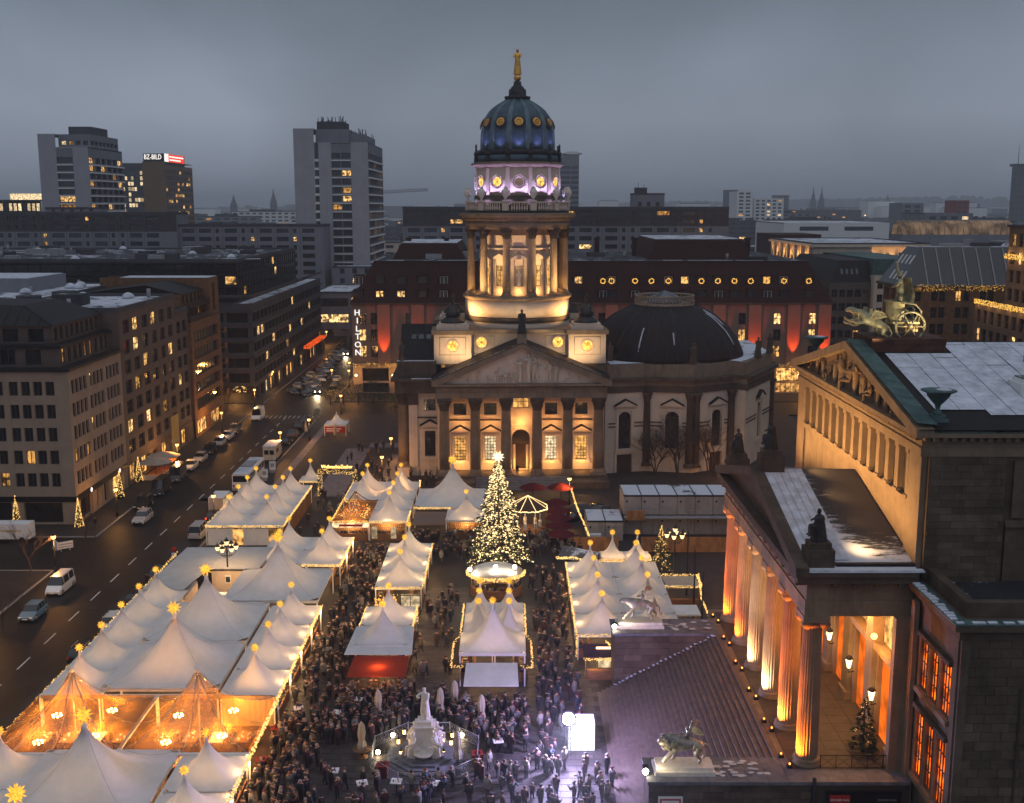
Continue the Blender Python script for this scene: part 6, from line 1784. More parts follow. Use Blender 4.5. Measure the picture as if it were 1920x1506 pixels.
# ------------------------------------------------------------------ right side beyond the hall
R1 = bthing('lit_building','pale neoclassical building with two storeys of warm uplit columns',105,350)
st_r = dict(frame=m_frame,glass=[(m_glass,.75),(e_win,.25)],depth=.4,nx=2,nz=2,bar=.12)
RX,RY = 88.0,330.0
rr1 = [(14,17),(19,22),(24.0,27),(28.6,31.4)]
facade(R1,(RX,RY),(RX + 34,RY),0,33,even(7,34,1.6),rr1,m_cream,st_r)
facade(R1,(RX,RY + 54),(RX,RY),0,33,even(12,54,1.7),rr1,m_cream,st_r)
part('cornice',MB().box(RX - .9,RX + 34,RY - .9,RY + 54,33.002,33.7).box(RX - .6,RX + 34,RY - .6,RY + 54,27.6,28.1),m_cream,R1,True)
roof_flat(R1,RX,RX + 34,RY,RY + 54,33.9,m_roofw,.3)
for k in range(11):
 y = RY + 2.2 + k * 4.5
 part('wall_column',MB().cyl((RX - .35,y,24),.4,3.6,8).cyl((RX - .35,y,28.2),.4,4.7,8),m_cream,R1,True)
 if k % 2 == 0:
  for z in (28.3,23.4): lamp('SPOT',(RX - 1.4,y + 2,z),2400,(1,.55,.18),.1,(RX,y + 2,z + 4),110,.8)
for k in range(6):
 for z in (28.3,23.4): lamp('SPOT',(RX + 3 + k * 4.8,RY - 1.3,z),1500,(1,.55,.18),.1,(RX + 3 + k * 4.8,RY,z + 4),80,.8)
R2 = bthing('mansard_building','brown grey office building with dark mansard between the hotel and the lit bronze chariot',92,305)
p = WY(1557,520,288)
facade(R2,(p.x,288),(p.x + 10.5,288),0,25.5,even(5,10.5,1.5),rowz(6,4.2,2.0,3.5),m_sand2,dict(st_r,glass=[(m_glass,.95),(e_win,.05)]))
facade(R2,(p.x,335),(p.x,288),0,25.5,even(12,47,2.2),rowz(6,4.2,2.0,3.5),m_sand2,st_r)
part('mansard_roof',MB().add([(p.x,288,25.5),(p.x + 10.5,288,25.5),(p.x + 10.5,335,25.5),(p.x,335,25.5),(p.x + 3,291,31),(p.x + 10.5,291,31),(p.x + 10.5,332,31),(p.x + 3,332,31)],[(0,1,5,4),(3,0,4,7),(4,5,6,7),(1,2,6,5)]),m_roofd,R2,True)
for k in range(4): part('roof_window',MB().obox((p.x + 3.2 + k * 1.3,289.3,28.2),(.6,.1,1.6),0,radians(-28)),m_bluegl,R2,True)
R2b = bthing('bay_building','light stone house with curved bays and green copper top beside the mansard building',104,300)
x0 = p.x + 10.6
facade(R2b,(x0,286),(x0 + 13,286),0,27.4,even(5,13,1.5),rowz(7,3.6,2.0,3.4),m_cream,dict(st_r,glass=[(m_glass,1)]))
part('side_wall',MB().box(x0,x0 + .3,286.01,330,0,27.4),m_cream,R2b,True)
part('bay',MB().lathe([(2.4,12),(2.4,26.5)],(x0 + 6.5,286.4,0),16,pi,2 * pi),m_cream,R2b,True)
part('copper_roof',MB().box(x0,x0 + 13,287.5,330,27.402,31.5),m_copper,R2b,True)
R3 = bthing('dark_mansard_block','large dark building with steep glass mansard and roof window rows right of the chariot',97,262)
x0,x1 = WY(1692,530,240).x,WY(1890,530,240).x + 14; z0,z1 = 28.0,36.0
facade(R3,(x0,240),(x1,240),0,z0,groups(7,x1 - x0,2,1.3,.4,1.2),rowz(7,3.4,2.3,3.55),m_sand3,dict(st_r,glass=[(m_glass,.85),(e_win,.15)]))
facade(R3,(x0,252),(x0,240),0,z0,groups(3,12,2,1.2,.3,.8),rowz(7,3.4,2.3,3.55),m_sand3,st_r)
part('mansard_roof',MB().add([(x0,240,z0),(x1,240,z0),(x1,256,z0),(x0,256,z0),(x0 + 5,245,z1),(x1,245,z1),(x1,253,z1),(x0 + 5,253,z1)],[(0,1,5,4),(3,0,4,7),(1,2,6,5),(4,5,6,7)]),m_dkglass,R3,True)
part('cornice',MB().box(x0 - .5,x1,239.4,256,z0 - .4,z0 + .1),m_stone_d,R3,True)
for j in range(2):
 for k in range(4):
  t = .25 + .42 * j; part('roof_window',MB().obox((x0 + 5 * t - .05,242 + 3.4 * t + k * 2.4,z0 + 8 * t),(.12,.75,2.2),0,0,radians(32)),m_white,R3,True)
for k in range(8): part('glazing_bar',MB().obox((x0 + 5.5 + k * 2.9,242.4,z0 + 4),(.25,.2,9.2),0,radians(-32)),m_grey,R3,True)
part('roof_snow',MB().box(x0 + 6,x1,245.5,248,z1 + .02,z1 + .15),m_snow,R3,True)
rooftop_gear(R3,x0 + 8,x1 - 2,246,252,z1,10,R)
R4 = bthing('garland_building','stone office building with garlands of lights on two terraces at the right edge',100,190)
x0,x1 = 88.8,94.0
facade(R4,(x0,215),(x0,150),0,26.4,even(21,65,2.1),rowz(7,2.0,2.5,3.5),m_sand2,dict(st_r,nx=1,glass=[(m_glass,.93),(e_win,.07)]))
facade(R4,(x1,214),(x1,150),26.4,41,even(21,64,2.1),rowz(4,27.2,2.4,3.4),m_sand2,dict(st_r,nx=1,glass=[(m_glass,.75),(e_win,.25)]))
part('end_wall',MB().box(x0 + .01,130,214.6,215,0,26.4).box(x1 + .01,130,213.6,214,26.4,41),m_sand2,R4,True)
part('terrace',MB().box(x0,130,150,215,26.41,26.5).box(x1 - .4,130,150,214.3,41.01,41.4),m_roofs,R4,True)
for (xx,zz) in ((x0,26.5),(x1,35.0)):
 g = MB()
 for k in range(1000): g.octa((xx - R.uniform(0,.3),R.uniform(176,215),zz + R.uniform(0,.95)),R.uniform(.05,.1))
 part('terrace_lights',g,e_ring,R4,True,kind='stuff')
 for k in range(5): lamp('POINT',(xx - .8,213 - k * 4.5,zz + .7),200,(1,.52,.14),.3)
gl = MB()
for k in range(320): gl.octa((R.uniform(84,108),239.2 - R.uniform(0,.3),27.6 + .5 * sin(k) + R.uniform(-.2,.3)),R.uniform(.04,.08))
part('cornice_lights',gl,e_ring,R3,True,kind='stuff')
# ------------------------------------------------------------------ middle distance and far city
def quickb(name,label,u0,u1,v,Y,dep,mat,roof,nf=4,lit=.08,group=None,wn=None,z0=0):
 p0,p1 = WY(u0,v,Y),WY(u1,v,Y)
 q = bthing(name,label,(p0.x + p1.x) / 2,Y,'building',group)
 W = p1.x - p0.x; wn = wn or max(int(W / 6),2)
 facade(q,(p0.x,Y),(p1.x,Y),z0,p0.z,even(wn,W,W / wn * .55),rowz(nf,p0.z - nf * 3.6,1.9,3.6),mat,dict(frame=m_dark,glass=[(m_bluegl,1 - lit),(e_winw,lit * .5),(e_win,lit * .5)],depth=.3,nx=1,nz=1))
 side = p1.x if (u0 + u1) / 2 < 960 else p0.x
 part('roof',MB().box(p0.x,p1.x,Y + .05,Y + dep,p0.z - .4,p0.z + .02),roof,q,True)
 if side == p1.x: facade(q,(p1.x,Y),(p1.x,Y + dep),z0,p0.z,[],[],mat)
 else: facade(q,(p0.x,Y + dep),(p0.x,Y),z0,p0.z,[],[],mat)
 return q
quickb('white_block','white high block with many windows on the right skyline',1382,1412,358,1150,40,m_white,m_roofs2,9,.15)
quickb('white_block','dark topped tower block beside the white high block on the skyline',1366,1384,356,1220,30,m_conc,m_roofs2,9,.05)
quickb('white_block','long pale block with a glowing clock-like sign right of the white high block',1414,1470,372,1180,30,m_white,m_roofs2,6,.12)
quickb('white_block','low pale tower far behind the long pale block',1457,1480,366,1500,30,m_conc,m_roofs2,6,.1)
quickb('flat_shed','long white windowless hall in the middle distance on the right',1470,1668,418,520,60,m_white,m_roofw,1,0,wn=2)
quickb('red_roof_house','long house with brick red roof beyond the lit neoclassical building',1450,1540,440,440,30,m_redroof,m_redroof,1,.1)
quickb('grey_block','grey stepped block with a lit window at the right of the long white hall',1735,1825,400,640,40,m_conc,m_roofs2,3,.1)
quickb('apartment_block','apartment block with balconies on the right skyline',1691,1732,381,900,30,m_conc,m_roofs2,6,.1)
q = quickb('red_tower','small red and green tower on the right skyline',1792,1818,376,1000,25,M('red tower cladding',(.25,.05,.03),.7),m_copper,5,.05)
q = bthing('glass_hall','long barrel vaulted glass hall glowing warm in the right distance',130,600)
p0,p1 = WY(1690,440,560),WY(1900,440,560)
R_ = 7.5; av = MB()
for k in range(10):
 a,c = pi * k / 10,pi * (k + 1) / 10
 av.add([(p0.x,560 + R_ - R_ * cos(a),p0.z + R_ * .9 * sin(a)),(p1.x,560 + R_ - R_ * cos(a),p0.z + R_ * .9 * sin(a)),(p1.x,560 + R_ - R_ * cos(c),p0.z + R_ * .9 * sin(c)),(p0.x,560 + R_ - R_ * cos(c),p0.z + R_ * .9 * sin(c))],[(0,1,2,3)])
av.mi = 1
for k in range(19):
 x = p0.x + (p1.x - p0.x) * k / 18
 av.tube([(x,560 + R_ - (R_ + .1) * cos(pi * t / 8),p0.z + (R_ + .1) * .9 * sin(pi * t / 8)) for t in range(9)],.22,4)
part('vault',av,[E('glowing glass vault',(1,.62,.34),.16,.6,scale=.15),m_grey],q,True)
part('hall_wall',MB().box(p0.x,p1.x,560,575,0,p0.z),m_conc,q,True)
def spire(label,u,vt,vb,Y,w):
 p,b_ = WY(u,vt,Y),WY(u,vb,Y)
 t = bthing('church_spire',label,p.x,Y,'church')
 part('steeple',MB().box(p.x - w,p.x + w,Y - w,Y + w,0,b_.z).lathe([(w * 1.15,b_.z),(w * .35,b_.z + (p.z - b_.z) * .55),(.1,p.z)],(p.x,Y,0),8,smooth=False),m_conc_d,t,True)
 part('nave',MB().prism([(p.x - w * 3,Y + 5),(p.x + w * 3,Y + 5),(p.x + w * 3,Y + 60),(p.x - w * 3,Y + 60)],0,24),m_conc_d,t,True)
spire('slim distant church spire left of the tall apartment tower',512,352,380,2300,6)
spire('small distant church spire further left on the skyline',437.5,363,384,2300,6)
spire('distant twin church spire, left one, on the right skyline',1526,349,378,2400,5)
spire('distant twin church spire, right one, on the right skyline',1541.5,349,378,2400,5)
spire('tiny distant church spire beyond the twin spires',1665,362,378,3000,5)
cr_ = thing('tower_crane','thin construction crane with a long horizontal jib behind the tall tower','crane',(WY(712,365,800).x,800,0))
p0,p1 = WY(690,364,800),WY(802,357.5,800); b = MB()
for dy,dz in ((-.8,0),(.8,0),(0,1.5)): b.tube([p0 + Vector((0,dy,dz)),p1 + Vector((0,dy,dz))],.22,4)
n_ = 22
for k in range(n_):
 a,c = p0 + (p1 - p0) * k / n_,p0 + (p1 - p0) * (k + 1) / n_
 b.tube([a + Vector((0,-.8,0)),c + Vector((0,0,1.5))],.13,4); b.tube([c + Vector((0,-.8,0)),c + Vector((0,0,1.5))],.13,4)
part('jib',b,m_grey,cr_,True); part('mast',MB().box(p0.x + 8,p0.x + 10,799,801,0,p0.z + 6),m_grey,cr_,True)
RF = random.Random(4)
walls = [m_conc,m_white,m_cream,m_conc_d,m_brick,m_sand2]
roofs = [m_roofs,m_roofs2,m_roofw,m_roofs,m_roofs2]
n_far = 0
def farb(x,Y,w_,d_,h,i):
 q = bthing('far_building','%s city block far off on the %s skyline' % (('tall' if h > 27 else 'low long' if w_ > 60 else 'low'),('left' if x < -.17 * Y else 'right' if x > .17 * Y else 'central')),x,Y,'building','low blocks of the far city')
 b = MB()
 b.box(x - w_ / 2,x + w_ / 2,Y,Y + d_,0,h)
 part('wall',b,RF.choice(walls),q,True)
 part('roof',MB().box(x - w_ / 2 - .3,x + w_ / 2 + .3,Y - .3,Y + d_ + .3,h + .01,h + .5).box(x - w_ * .2,x + w_ * .15,Y + 3,Y + 8,h + .5,h + 2.5),RF.choice(roofs),q,True)
 rg = MB()
 for _ in range(5):
  xx,yy = x + RF.uniform(-.42,.42) * w_,Y + RF.uniform(1,d_ - 3); rg.box(xx,xx + RF.uniform(1,4),yy,yy + 2,h + .5,h + RF.uniform(1.2,3.6))
 part('roof_plant',rg,m_conc_d,q,True,kind='stuff')
 wb = MB(); nf = max(int(h / 4) - 1,1); nw = max(int(w_ / 7),2)
 lb = MB()
 for f in range(nf):
  for k in range(nw):
   xx = x - w_ / 2 + (k + .5) * w_ / nw
   (lb if RF.random() < .06 else wb).box(xx - w_ / nw * .3,xx + w_ / nw * .3,Y - .15,Y - .01,h - 3 - f * 4,h - 1.2 - f * 4)
 if wb.v: part('windows',wb,m_bluegl,q,True,kind='stuff')
 if lb.v: part('lit_windows',lb,e_win,q,True,kind='stuff')
used = []
tries = 0
while n_far < 190 and tries < 4000:
 tries += 1
 Y = RF.choice([RF.uniform(440,700),RF.uniform(600,1100),RF.uniform(900,1700)])
 x = RF.uniform(-.5,.5) * Y * .98
 if Y < 620 and x < -20: continue
 if Y < 560 and x > 90: continue
 w_ = RF.uniform(22,70) * (.6 + Y / 1500); d_ = RF.uniform(12,22)
 if any(abs(x - a) < (w_ + c) / 2 and abs(Y - bb) < 26 for a,bb,c in used): continue
 used.append((x,Y,w_)); n_far += 1
 farb(x,Y,w_,d_,RF.uniform(17,25) + (RF.uniform(5,16) if RF.random() < .13 else 0) * (Y > 700),n_far)
dc = MB()
for i in range(3000):
 Y = RF.uniform(1400,5200); x = RF.uniform(-.52,.52) * Y
 w_,h = RF.uniform(14,80),RF.uniform(12,26) + (RF.uniform(8,30) if RF.random() < .06 else 0)
 dc.mi = i % 3; dc.box(x - w_ / 2,x + w_ / 2,Y,Y + RF.uniform(20,50),0,h); dc.mi = 3; dc.box(x - w_ / 2 + 1,x + w_ / 2 - 1,Y + 1,Y + 15,h + .1,h + .8)
struct('distant_city',dc,[m_conc,m_conc_d,m_white,m_roofs],'stuff')
lt = MB()
for i in range(260):
 Y = RF.uniform(450,3500); lt.octa((RF.uniform(-.5,.5) * Y,Y,RF.uniform(6,27)),.35 + Y / 2600)
struct('city_lights',lt,E('far street lights',(1,.62,.25),6),'stuff')
tf = MB()
for i in range(2600):
 Y = RF.uniform(5000,7600); x = RF.uniform(-.56,.56) * Y; h = RF.uniform(12,26)
 hill = 22 + 18 * sin(x / 900) + 26 * max(0,1 - abs(x - 2100) / 900)
 tf.lathe([(RF.uniform(18,34),0),(RF.uniform(20,36),h * .6 + hill * .6),(RF.uniform(8,16),h + hill),(.1,h + hill + 5)],(x,Y,0),6)
struct('distant_woods',tf,m_bush,'stuff')
# ------------------------------------------------------------------ market tents
ORD = ['first','second','third','fourth','fifth','sixth','seventh','eighth','ninth','tenth','eleventh','twelfth']
TC = {}
def tent_canopy(hx,hy,eave,peak,sag=2.1,n=32,rings=11):
 vs,fs = [],[]
 for k in range(rings):
  t = .035 + (1 - .035) * k / (rings - 1)
  for i in range(n):
   a = 2 * pi * (i + .5) / n - pi
   c,s = cos(a),sin(a)
   m_ = max(abs(c),abs(s)); e = min(1,t * 1.25) ** .8
   q = t / (m_ ** e)
   x,y = q * c * hx,q * s * hy
   z = eave + (peak - eave) * (1 - t) ** sag
   if k == rings - 1: z += -.0
   z += .05 * (1 - t) * t * sin(8 * a)
   vs.append((x,y,z))
 for k in range(rings - 1):
  for i in range(n): fs.append((k * n + i,(k + 1) * n + i,(k + 1) * n + (i + 1) % n,k * n + (i + 1) % n))
 fs.append(tuple(range(n - 1,-1,-1)))
 return MB().add(vs,[f[::-1] for f in fs],True)
def tent_kit(hx,hy,eave,peak,mat):
 key = (hx,hy,eave,peak,mat.name)
 if key not in TC:
  big = hx > 4
  vl = MB()
  for x0,x1,y0,y1 in ((-hx,hx,-hy,-hy + .03),(-hx,hx,hy - .03,hy),(-hx,-hx + .03,-hy + .031,hy - .031),(hx - .03,hx,-hy + .031,hy - .031)):
   vl.box(x0,x1,y0,y1,eave - .32,eave - .01)
  lg = MB().box(-.06,.06,-.06,.06,0,eave - .02)
  cp_ = MB().lathe([(.24 if big else .13,peak - .35),(.16 if big else .09,peak + .15),(.02,peak + .2)],n=12)
  seams = MB()
  for sx in (-1,1):
   for sy in (-1,1):
    pts = []
    for k in range(9):
     t = .06 + .94 * k / 8; pts.append((sx * hx * t * .985,sy * hy * t * .985,eave + (peak - eave) * (1 - t) ** 2.1 + .03))
    if big: seams.tube(pts,.011,4)
  TC[key] = (tent_canopy(hx,hy,eave,peak).mesh('canopy',mat),vl.mesh('valance',mat),lg.mesh('tent_post',m_white),cp_.mesh('peak_cap',m_white),seams.mesh('seam_cable',m_grey) if big else None)
 return TC[key]
def star_mb(r,n=9):
 b = MB(); rr = random.Random(3)
 dirs = []
 for k in range(26):
  z = 1 - 2 * (k + .5) / 26; a = k * 2.39996; q = sqrt(1 - z * z); dirs.append(Vector((q * cos(a),q * sin(a),z)))
 for d in dirs:
  u = d.orthogonal().normalized(); v = d.cross(u); w_ = r * .2
  base = [d * r * .3 + u * w_ * cos(t) + v * w_ * sin(t) for t in (0,pi / 2,pi,3 * pi / 2)]
  b.add(base + [d * r],[(0,1,4),(1,2,4),(2,3,4),(3,0,4)])
 return b
STAR = {r: star_mb(r).mesh('star',e_star) for r in (.42,.72)}
def tent(cx,cy,hx,hy,eave,peak,where,mat=m_tent,star=True,starz=None,lit=190,kind='white peaked market tent',group=None,big=False):
 t = thing('market_tent',kind + ' ' + where,'tent',(cx,cy,.12),0,group)
 c,v,l,p,s = tent_kit(hx,hy,eave,peak,mat)
 link('canopy',c,t); link('valance',v,t); link('peak_cap',p,t)
 if s: link('seam_cable',s,t)
 for sx in (-1,1):
  for sy in (-1,1): link('tent_post',l,t,(sx * (hx - .1),sy * (hy - .1),0))
 if star:
  r = .72 if big else .42
  sz = starz or (peak + (.85 if big else .6))
  st_ = thing('star_lamp','glowing star on tent ' + where,'star',(cx,cy,peak + .25))
  link('star',STAR[r],st_,(0,0,sz - peak - .25),R.random() * 3)
  part('rod',MB().cyl((0,0,0),.03,sz - peak - .25,5),m_dark,st_)
 if lit: lamp('POINT',(cx,cy,2.6),lit,WARM2,.25)
 return t
GN = [0]
def garland(label,pts,dens=14,r=.05,spread=.14,mat=e_bulb,cat='fairy lights',wire=True,group=None):
 b = MB(); pts = [Vector(p) for p in pts]
 if wire: b.tube(pts,.02,3,cap=False)
 b.mi = 1
 for a,c in zip(pts[:-1],pts[1:]):
  L_ = (c - a).length
  for k in range(max(int(L_ * dens),1)):
   p = a + (c - a) * R.random()
   b.octa((p.x + R.uniform(-spread,spread) * .6,p.y + R.uniform(-spread,spread) * .6,p.z + R.uniform(-spread,spread)),r * R.uniform(.7,1.25))
 return single('light_garland',b,[m_dark,mat],label,cat,group)
E_S,P_S = 2.75,5.55           # eave and peak of the small tents
def blockgrid(xs,ys,hx,hy,where,colnames,**k):
 for i,x in enumerate(xs):
  for j,y in enumerate(ys):
   tent(x,y,hx,hy,E_S,P_S,'%s, %s%s from front' % (where,(colnames[i] + ' column, ') if colnames else '',ORD[j]),kind='small white peaked tent',**k)
# far left block
blockgrid([-38.35,-33.2],[147.1,152.6,158.0,163.6],2.6,2.74,'beside the bus',['left','right'])
z = E_S + .05
garland('fairy lights along the near edge of the tent block beside the bus',[(-40.95,144.3,z),(-30.6,144.3,z)],30)
garland('fairy lights along the right edge of the tent block beside the bus',[(-30.55,144.3,z),(-30.55,166.3,z)],26)
garland('fairy lights along the street edge of the tent block beside the bus',[(-40.98,144.3,z),(-40.98,160,z)],12)
sw = thing('slatted_wall','brown slatted wooden wall closing the right side of the tents beside the bus','wall',(-30.7,155,.12))
for k in range(36):
 part('slat',MB().box(-30.72,-30.62,145 + k * .58,145.42 + k * .58,.14,2.3),m_wood,sw,True)
fw = thing('stall_front','white boarded stall front with two openings under the tents beside the bus','stall',(-35.8,144.6,.12))
for a,c in ((-40.7,-37.4),(-35.7,-32.6)): part('panel',MB().box(a,c,144.5,144.6,.12,2.4),m_white,fw,True)
for a,c in ((-37.4,-35.7),(-32.6,-31)): part('hatch',MB().box(a,c,144.7,144.8,.12,2.3),e_shop,fw,True)
# block by the lit arch, one clear roof at the near left
blockgrid([-21.95],[160.3,165.8],2.58,2.74,'by the lit arch, left column',None)
blockgrid([-16.85],[149.3,154.9,160.4,165.9],2.58,2.74,'by the lit arch, right column',None)
tc_ = tent(-21.95,152.1,2.58,5.45,E_S,P_S + .1,'right of the lit arch',mat=m_vinyl,star=False,lit=0,kind='clear vinyl tent with lit trusses')
b = MB()
for sx in (-1,1):
 for sy in (-1,1):
  pts = [(sx * 2.5 * t,sy * 5.3 * t,E_S + (P_S - E_S) * (1 - t) ** 1.7) for t in (0,.25,.5,.75,1)]; b.tube(pts,.06,5)
 b.tube([(sx * 2.5,-5.3,E_S),(sx * 1.25,-2.6,E_S + .7),(sx * 1.25,2.6,E_S + .7),(sx * 2.5,5.3,E_S)],.05,5)
part('truss',b,m_wood,tc_)
part('floor',MB().box(-2.5,2.5,-5.3,5.3,.01,.06),m_wood,tc_)
garland('golden lights hung inside the clear vinyl tent right of the arch',[(-24,147.5,3.2),(-21.9,149,4.0),(-20,147.5,3.2),(-20,152,3.4),(-24,156,3.3),(-21.9,153,4.1)],9,.06,.3)
for x in (-23,-20.8): lamp('POINT',(x,150.5,2.2),120,WARM,.25)
garland('fairy lights along the near edge of the tents right of the lit arch',[(-24.4,146.5,z),(-14.3,146.5,z)],30)
garland('fairy lights on the left edge of the tents right of the lit arch',[(-24.5,146.5,z),(-24.5,168.5,z)],24)
garland('fairy lights on the right edge of the tents right of the lit arch',[(-14.2,146.5,z),(-14.2,152,z)],26)
garland('cluster of white lights at the rear corner of the tents right of the arch',[(-14.2,167.5,z - .3),(-14.2,168.6,z + .1)],40,.08)
# big tent in front of the church and the small one before it
tent(-8.6,157.8,5.2,5.2,3.1,8.0,'standing before the church steps',kind='large white peaked tent',big=True,lit=260)
tent(-6.3,149.8,2.75,2.7,E_S,P_S,'in front of the large tent by the church steps',kind='small white peaked tent')
garland('fairy lights along the near eave of the large tent by the church steps',[(-13.8,152.5,3.05),(-8.6,152.5,3.05)],30)
single('awning',MB().add([(-13.6,152.3,2.6),(-8.8,152.3,2.6),(-8.8,147.2,2.25),(-13.6,147.2,2.25),(-13.6,152.3,2.5),(-8.8,152.3,2.5),(-8.8,147.2,2.15),(-13.6,147.2,2.15)],[(3,2,1,0),(4,5,6,7),(0,1,5,4),(2,3,7,6),(1,2,6,5),(3,0,4,7)]),canvas_mat('brown canvas',(.28,.19,.15),.2),'dull brown flat awning in front of the large tent by the church steps','awning')
# centre left column
for i,(y,q) in enumerate(((122.75,0),(128.3,0),(133.8,0))):
 tent(-12.75,y,2.65,2.75,E_S,P_S,'in row of three left of fir, %s from front' % ORD[i],kind='small white peaked tent')
for i,y in enumerate((105.7,111.1)):
 tent(-12.8,y,2.65 if i else 2.55,2.7 if i else 2.55,E_S + .0,P_S,('right above the red canopy','second behind the red canopy')[i],kind='small white peaked tent')
def flat_sheet(name,pts,mat,label,cat,th=.08):
 n = len(pts); vs = [tuple(p) for p in pts] + [(p[0],p[1],p[2] - th) for p in pts]
 if not th: return single(name,MB().add(pts,[tuple(range(n))]),mat,label,cat)
 return single(name,MB().add(vs,[tuple(range(n)),tuple(range(2 * n - 1,n - 1,-1))] + [(i,n + i,n + (i + 1) % n,(i + 1) % n) for i in range(n)]),mat,label,cat)
flat_sheet('awning',[(-16.1,101.6,2.6),(-9.6,101.6,2.6),(-9.9,107.5,3.1),(-15.7,107.5,3.1)],m_tent,'flat white awning edging the tent above the red canopy','awning')
flat_sheet('canopy',[(-15.3,97.4,2.1),(-9.8,97.4,2.1),(-9.9,101.5,2.45),(-15.1,101.5,2.45)],m_redcan,'red cloth canopy glowing orange from a lamp below','canopy',0)
lamp('POINT',(-12.6,99.4,1.75),170,(1,.4,.08),.15); lamp('POINT',(-12.6,96.9,1.7),110,(1,.33,.05),.2)
garland('fairy lights down the left side of the tents beside the red canopy',[(-15.5,108.3,z),(-15.5,113.9,z)],22)
garland('fairy lights down the right side of the tents beside the red canopy',[(-10.1,108,z),(-10.1,113.9,z),(-10.1,113.9,1)],24)
garland('fairy lights on the right edge of the row of three tents left of the fir',[(-10.05,120,z),(-10.05,136.5,z)],16)
garland('fairy lights on the near edge of the row of three tents left of the fir',[(-15.4,119.9,z),(-10.1,119.9,z)],26)
ds = thing('display_stall','bright stall with hanging stars and a black framed shop window between the white tents','stall',(-12.7,117.5,.12))
part('counter',MB().box(-15.2,-10.3,118.2,119.2,.12,1.1),m_wood,ds,True); part('display_wall',MB().box(-12.3,-10.2,118.6,118.7,1.12,2.5),e_winw,ds,True)
part('window_frame',MB().box(-12.4,-10.15,118.3,118.4,2.45,2.55).box(-12.4,-10.15,118.3,118.4,.9,1.0).box(-12.4,-12.3,118.3,118.4,1.01,2.44).box(-11.3,-11.22,118.3,118.4,1.01,2.44).box(-10.22,-10.15,118.3,118.4,1.01,2.44),m_black,ds,True)
b = MB()
for k in range(90): b.octa((R.uniform(-15.2,-12.6),R.uniform(117.6,118.9),R.uniform(.9,2.5)),R.uniform(.05,.13))
part('paper_lanterns',b,e_ring,ds,True,kind='stuff')
for x in (-14.6,-13,-11): lamp('POINT',(x,117.4,2.2),130,WARM2,.2)
# centre right column
for i,y in enumerate((106.3,109.3,112.3)):
 for j,x in enumerate((-3.35,-.3)):
  tent(x,y,1.5,1.5,3.2,5.75,'of six below the fir, %s row, %s' % (('near','middle','far')[i],('left','right')[j]),kind='little white peaked tent',lit=50,starz=6.25)
tent(-1.85,102.3,3.15,2.6,3.4,7.1,'at the near end of the cluster below the fir',kind='mid-sized white peaked tent',starz=7.75)
flat_sheet('awning',[(-4.4,95.3,2.2),(.6,95.3,2.2),(.5,99.2,2.75),(-4.3,99.2,2.75)],m_tent,'flat white awning at the near end of the little tent cluster','awning')
garland('fairy lights outlining the left edge and front of the tent cluster below the fir',[(-5.1,113.8,3.2),(-5.1,105,3.2),(-5.7,104.5,2.7),(-5.7,98.7,2.6),(-4.5,98.6,2.6)],15)
garland('fairy lights outlining the right edge and front of the tent cluster below the fir',[(1.35,113.8,3.2),(1.35,105,3.2),(1.9,104.5,2.7),(1.9,98.7,2.6),(.8,98.6,2.6)],15)
single('stall_roof',MB().box(-5.6,1.8,98.7,99.6,2.4,2.5).box(-5.6,-4.95,99.601,105,2.4,2.5).box(1.25,1.8,99.601,105,2.4,2.5),m_wooddk,'dark wooden eave round the tent cluster below the fir','roof')
# right block
for i,y in enumerate((108.8,114.7,120.4,126.1)):
 for j,x in enumerate((9.15,14.5)):
  tent(x,y,2.66,2.88,E_S,P_S,'behind the panther statue, %s row from front, %s' % (ORD[i],('left','right')[j]),kind='small white peaked tent',star=not (i == 0 and j == 1))
for j,x in enumerate((12.3,15.35)):
 tent(x,132.2,1.5,1.5,2.6,4.9,'over the %s lit booth by white cabins' % ('left','right')[j],kind='little white peaked tent',starz=5.6,lit=0)
garland('fairy lights down the left edge of the right-hand tent block',[(6.45,129,z),(6.45,106,z),(6.45,106,.6)],22)
garland('fairy lights along the near edge of the right-hand tent block',[(6.5,105.9,z),(11.8,105.9,z)],26)
garland('fairy lights round the two little booths before the white cabins',[(10.7,130.65,2.55),(16.9,130.65,2.55),(16.9,133,2.55)],26)
for x in (12.3,15.35):
 bo = thing('lit_booth','small bright food booth under the %s little tent before the cabins' % ('left' if x < 13 else 'right'),'booth',(x,131.6,.12))
 part('counter',MB().box(x - 1.3,x + 1.3,130.9,131.2,.12,1.05),m_wood,bo,True); part('back_wall',MB().box(x - 1.4,x + 1.4,133.2,133.3,.12,2.5),m_cream,bo,True); part('light_tube',MB().box(x - 1.3,x + 1.3,130.8,130.9,2.45,2.58),e_lamp,bo,True)
 b = MB()
 for k in range(14): b.box(x - 1.2 + k * .17,x - 1.06 + k * .17,130.95,131.1,1.052,1.15 + R.uniform(.05,.3))
 part('goods',b,m_coat,bo,True,kind='stuff')
 for dx in (-.6,.6): lamp('POINT',(x + dx,131.6,2.1),150,WARM2,.15)
sh = single('snowy_roof',MB().add([(5.4,131.5,2.5),(10.2,129.6,2.5),(10.6,131.2,3.3),(6.4,133.6,3.5),(8,135,2.6),(11,133.5,2.6)],[(0,1,2,3),(3,2,5,4),(0,3,4)]),m_roofw,'small snowy stall roof left of the two lit booths','roof')
garland('fairy lights on the small snowy roof left of the two lit booths',[(5.4,131.4,2.6),(7.6,130.4,2.9),(10.2,129.5,2.5)],34,.07)
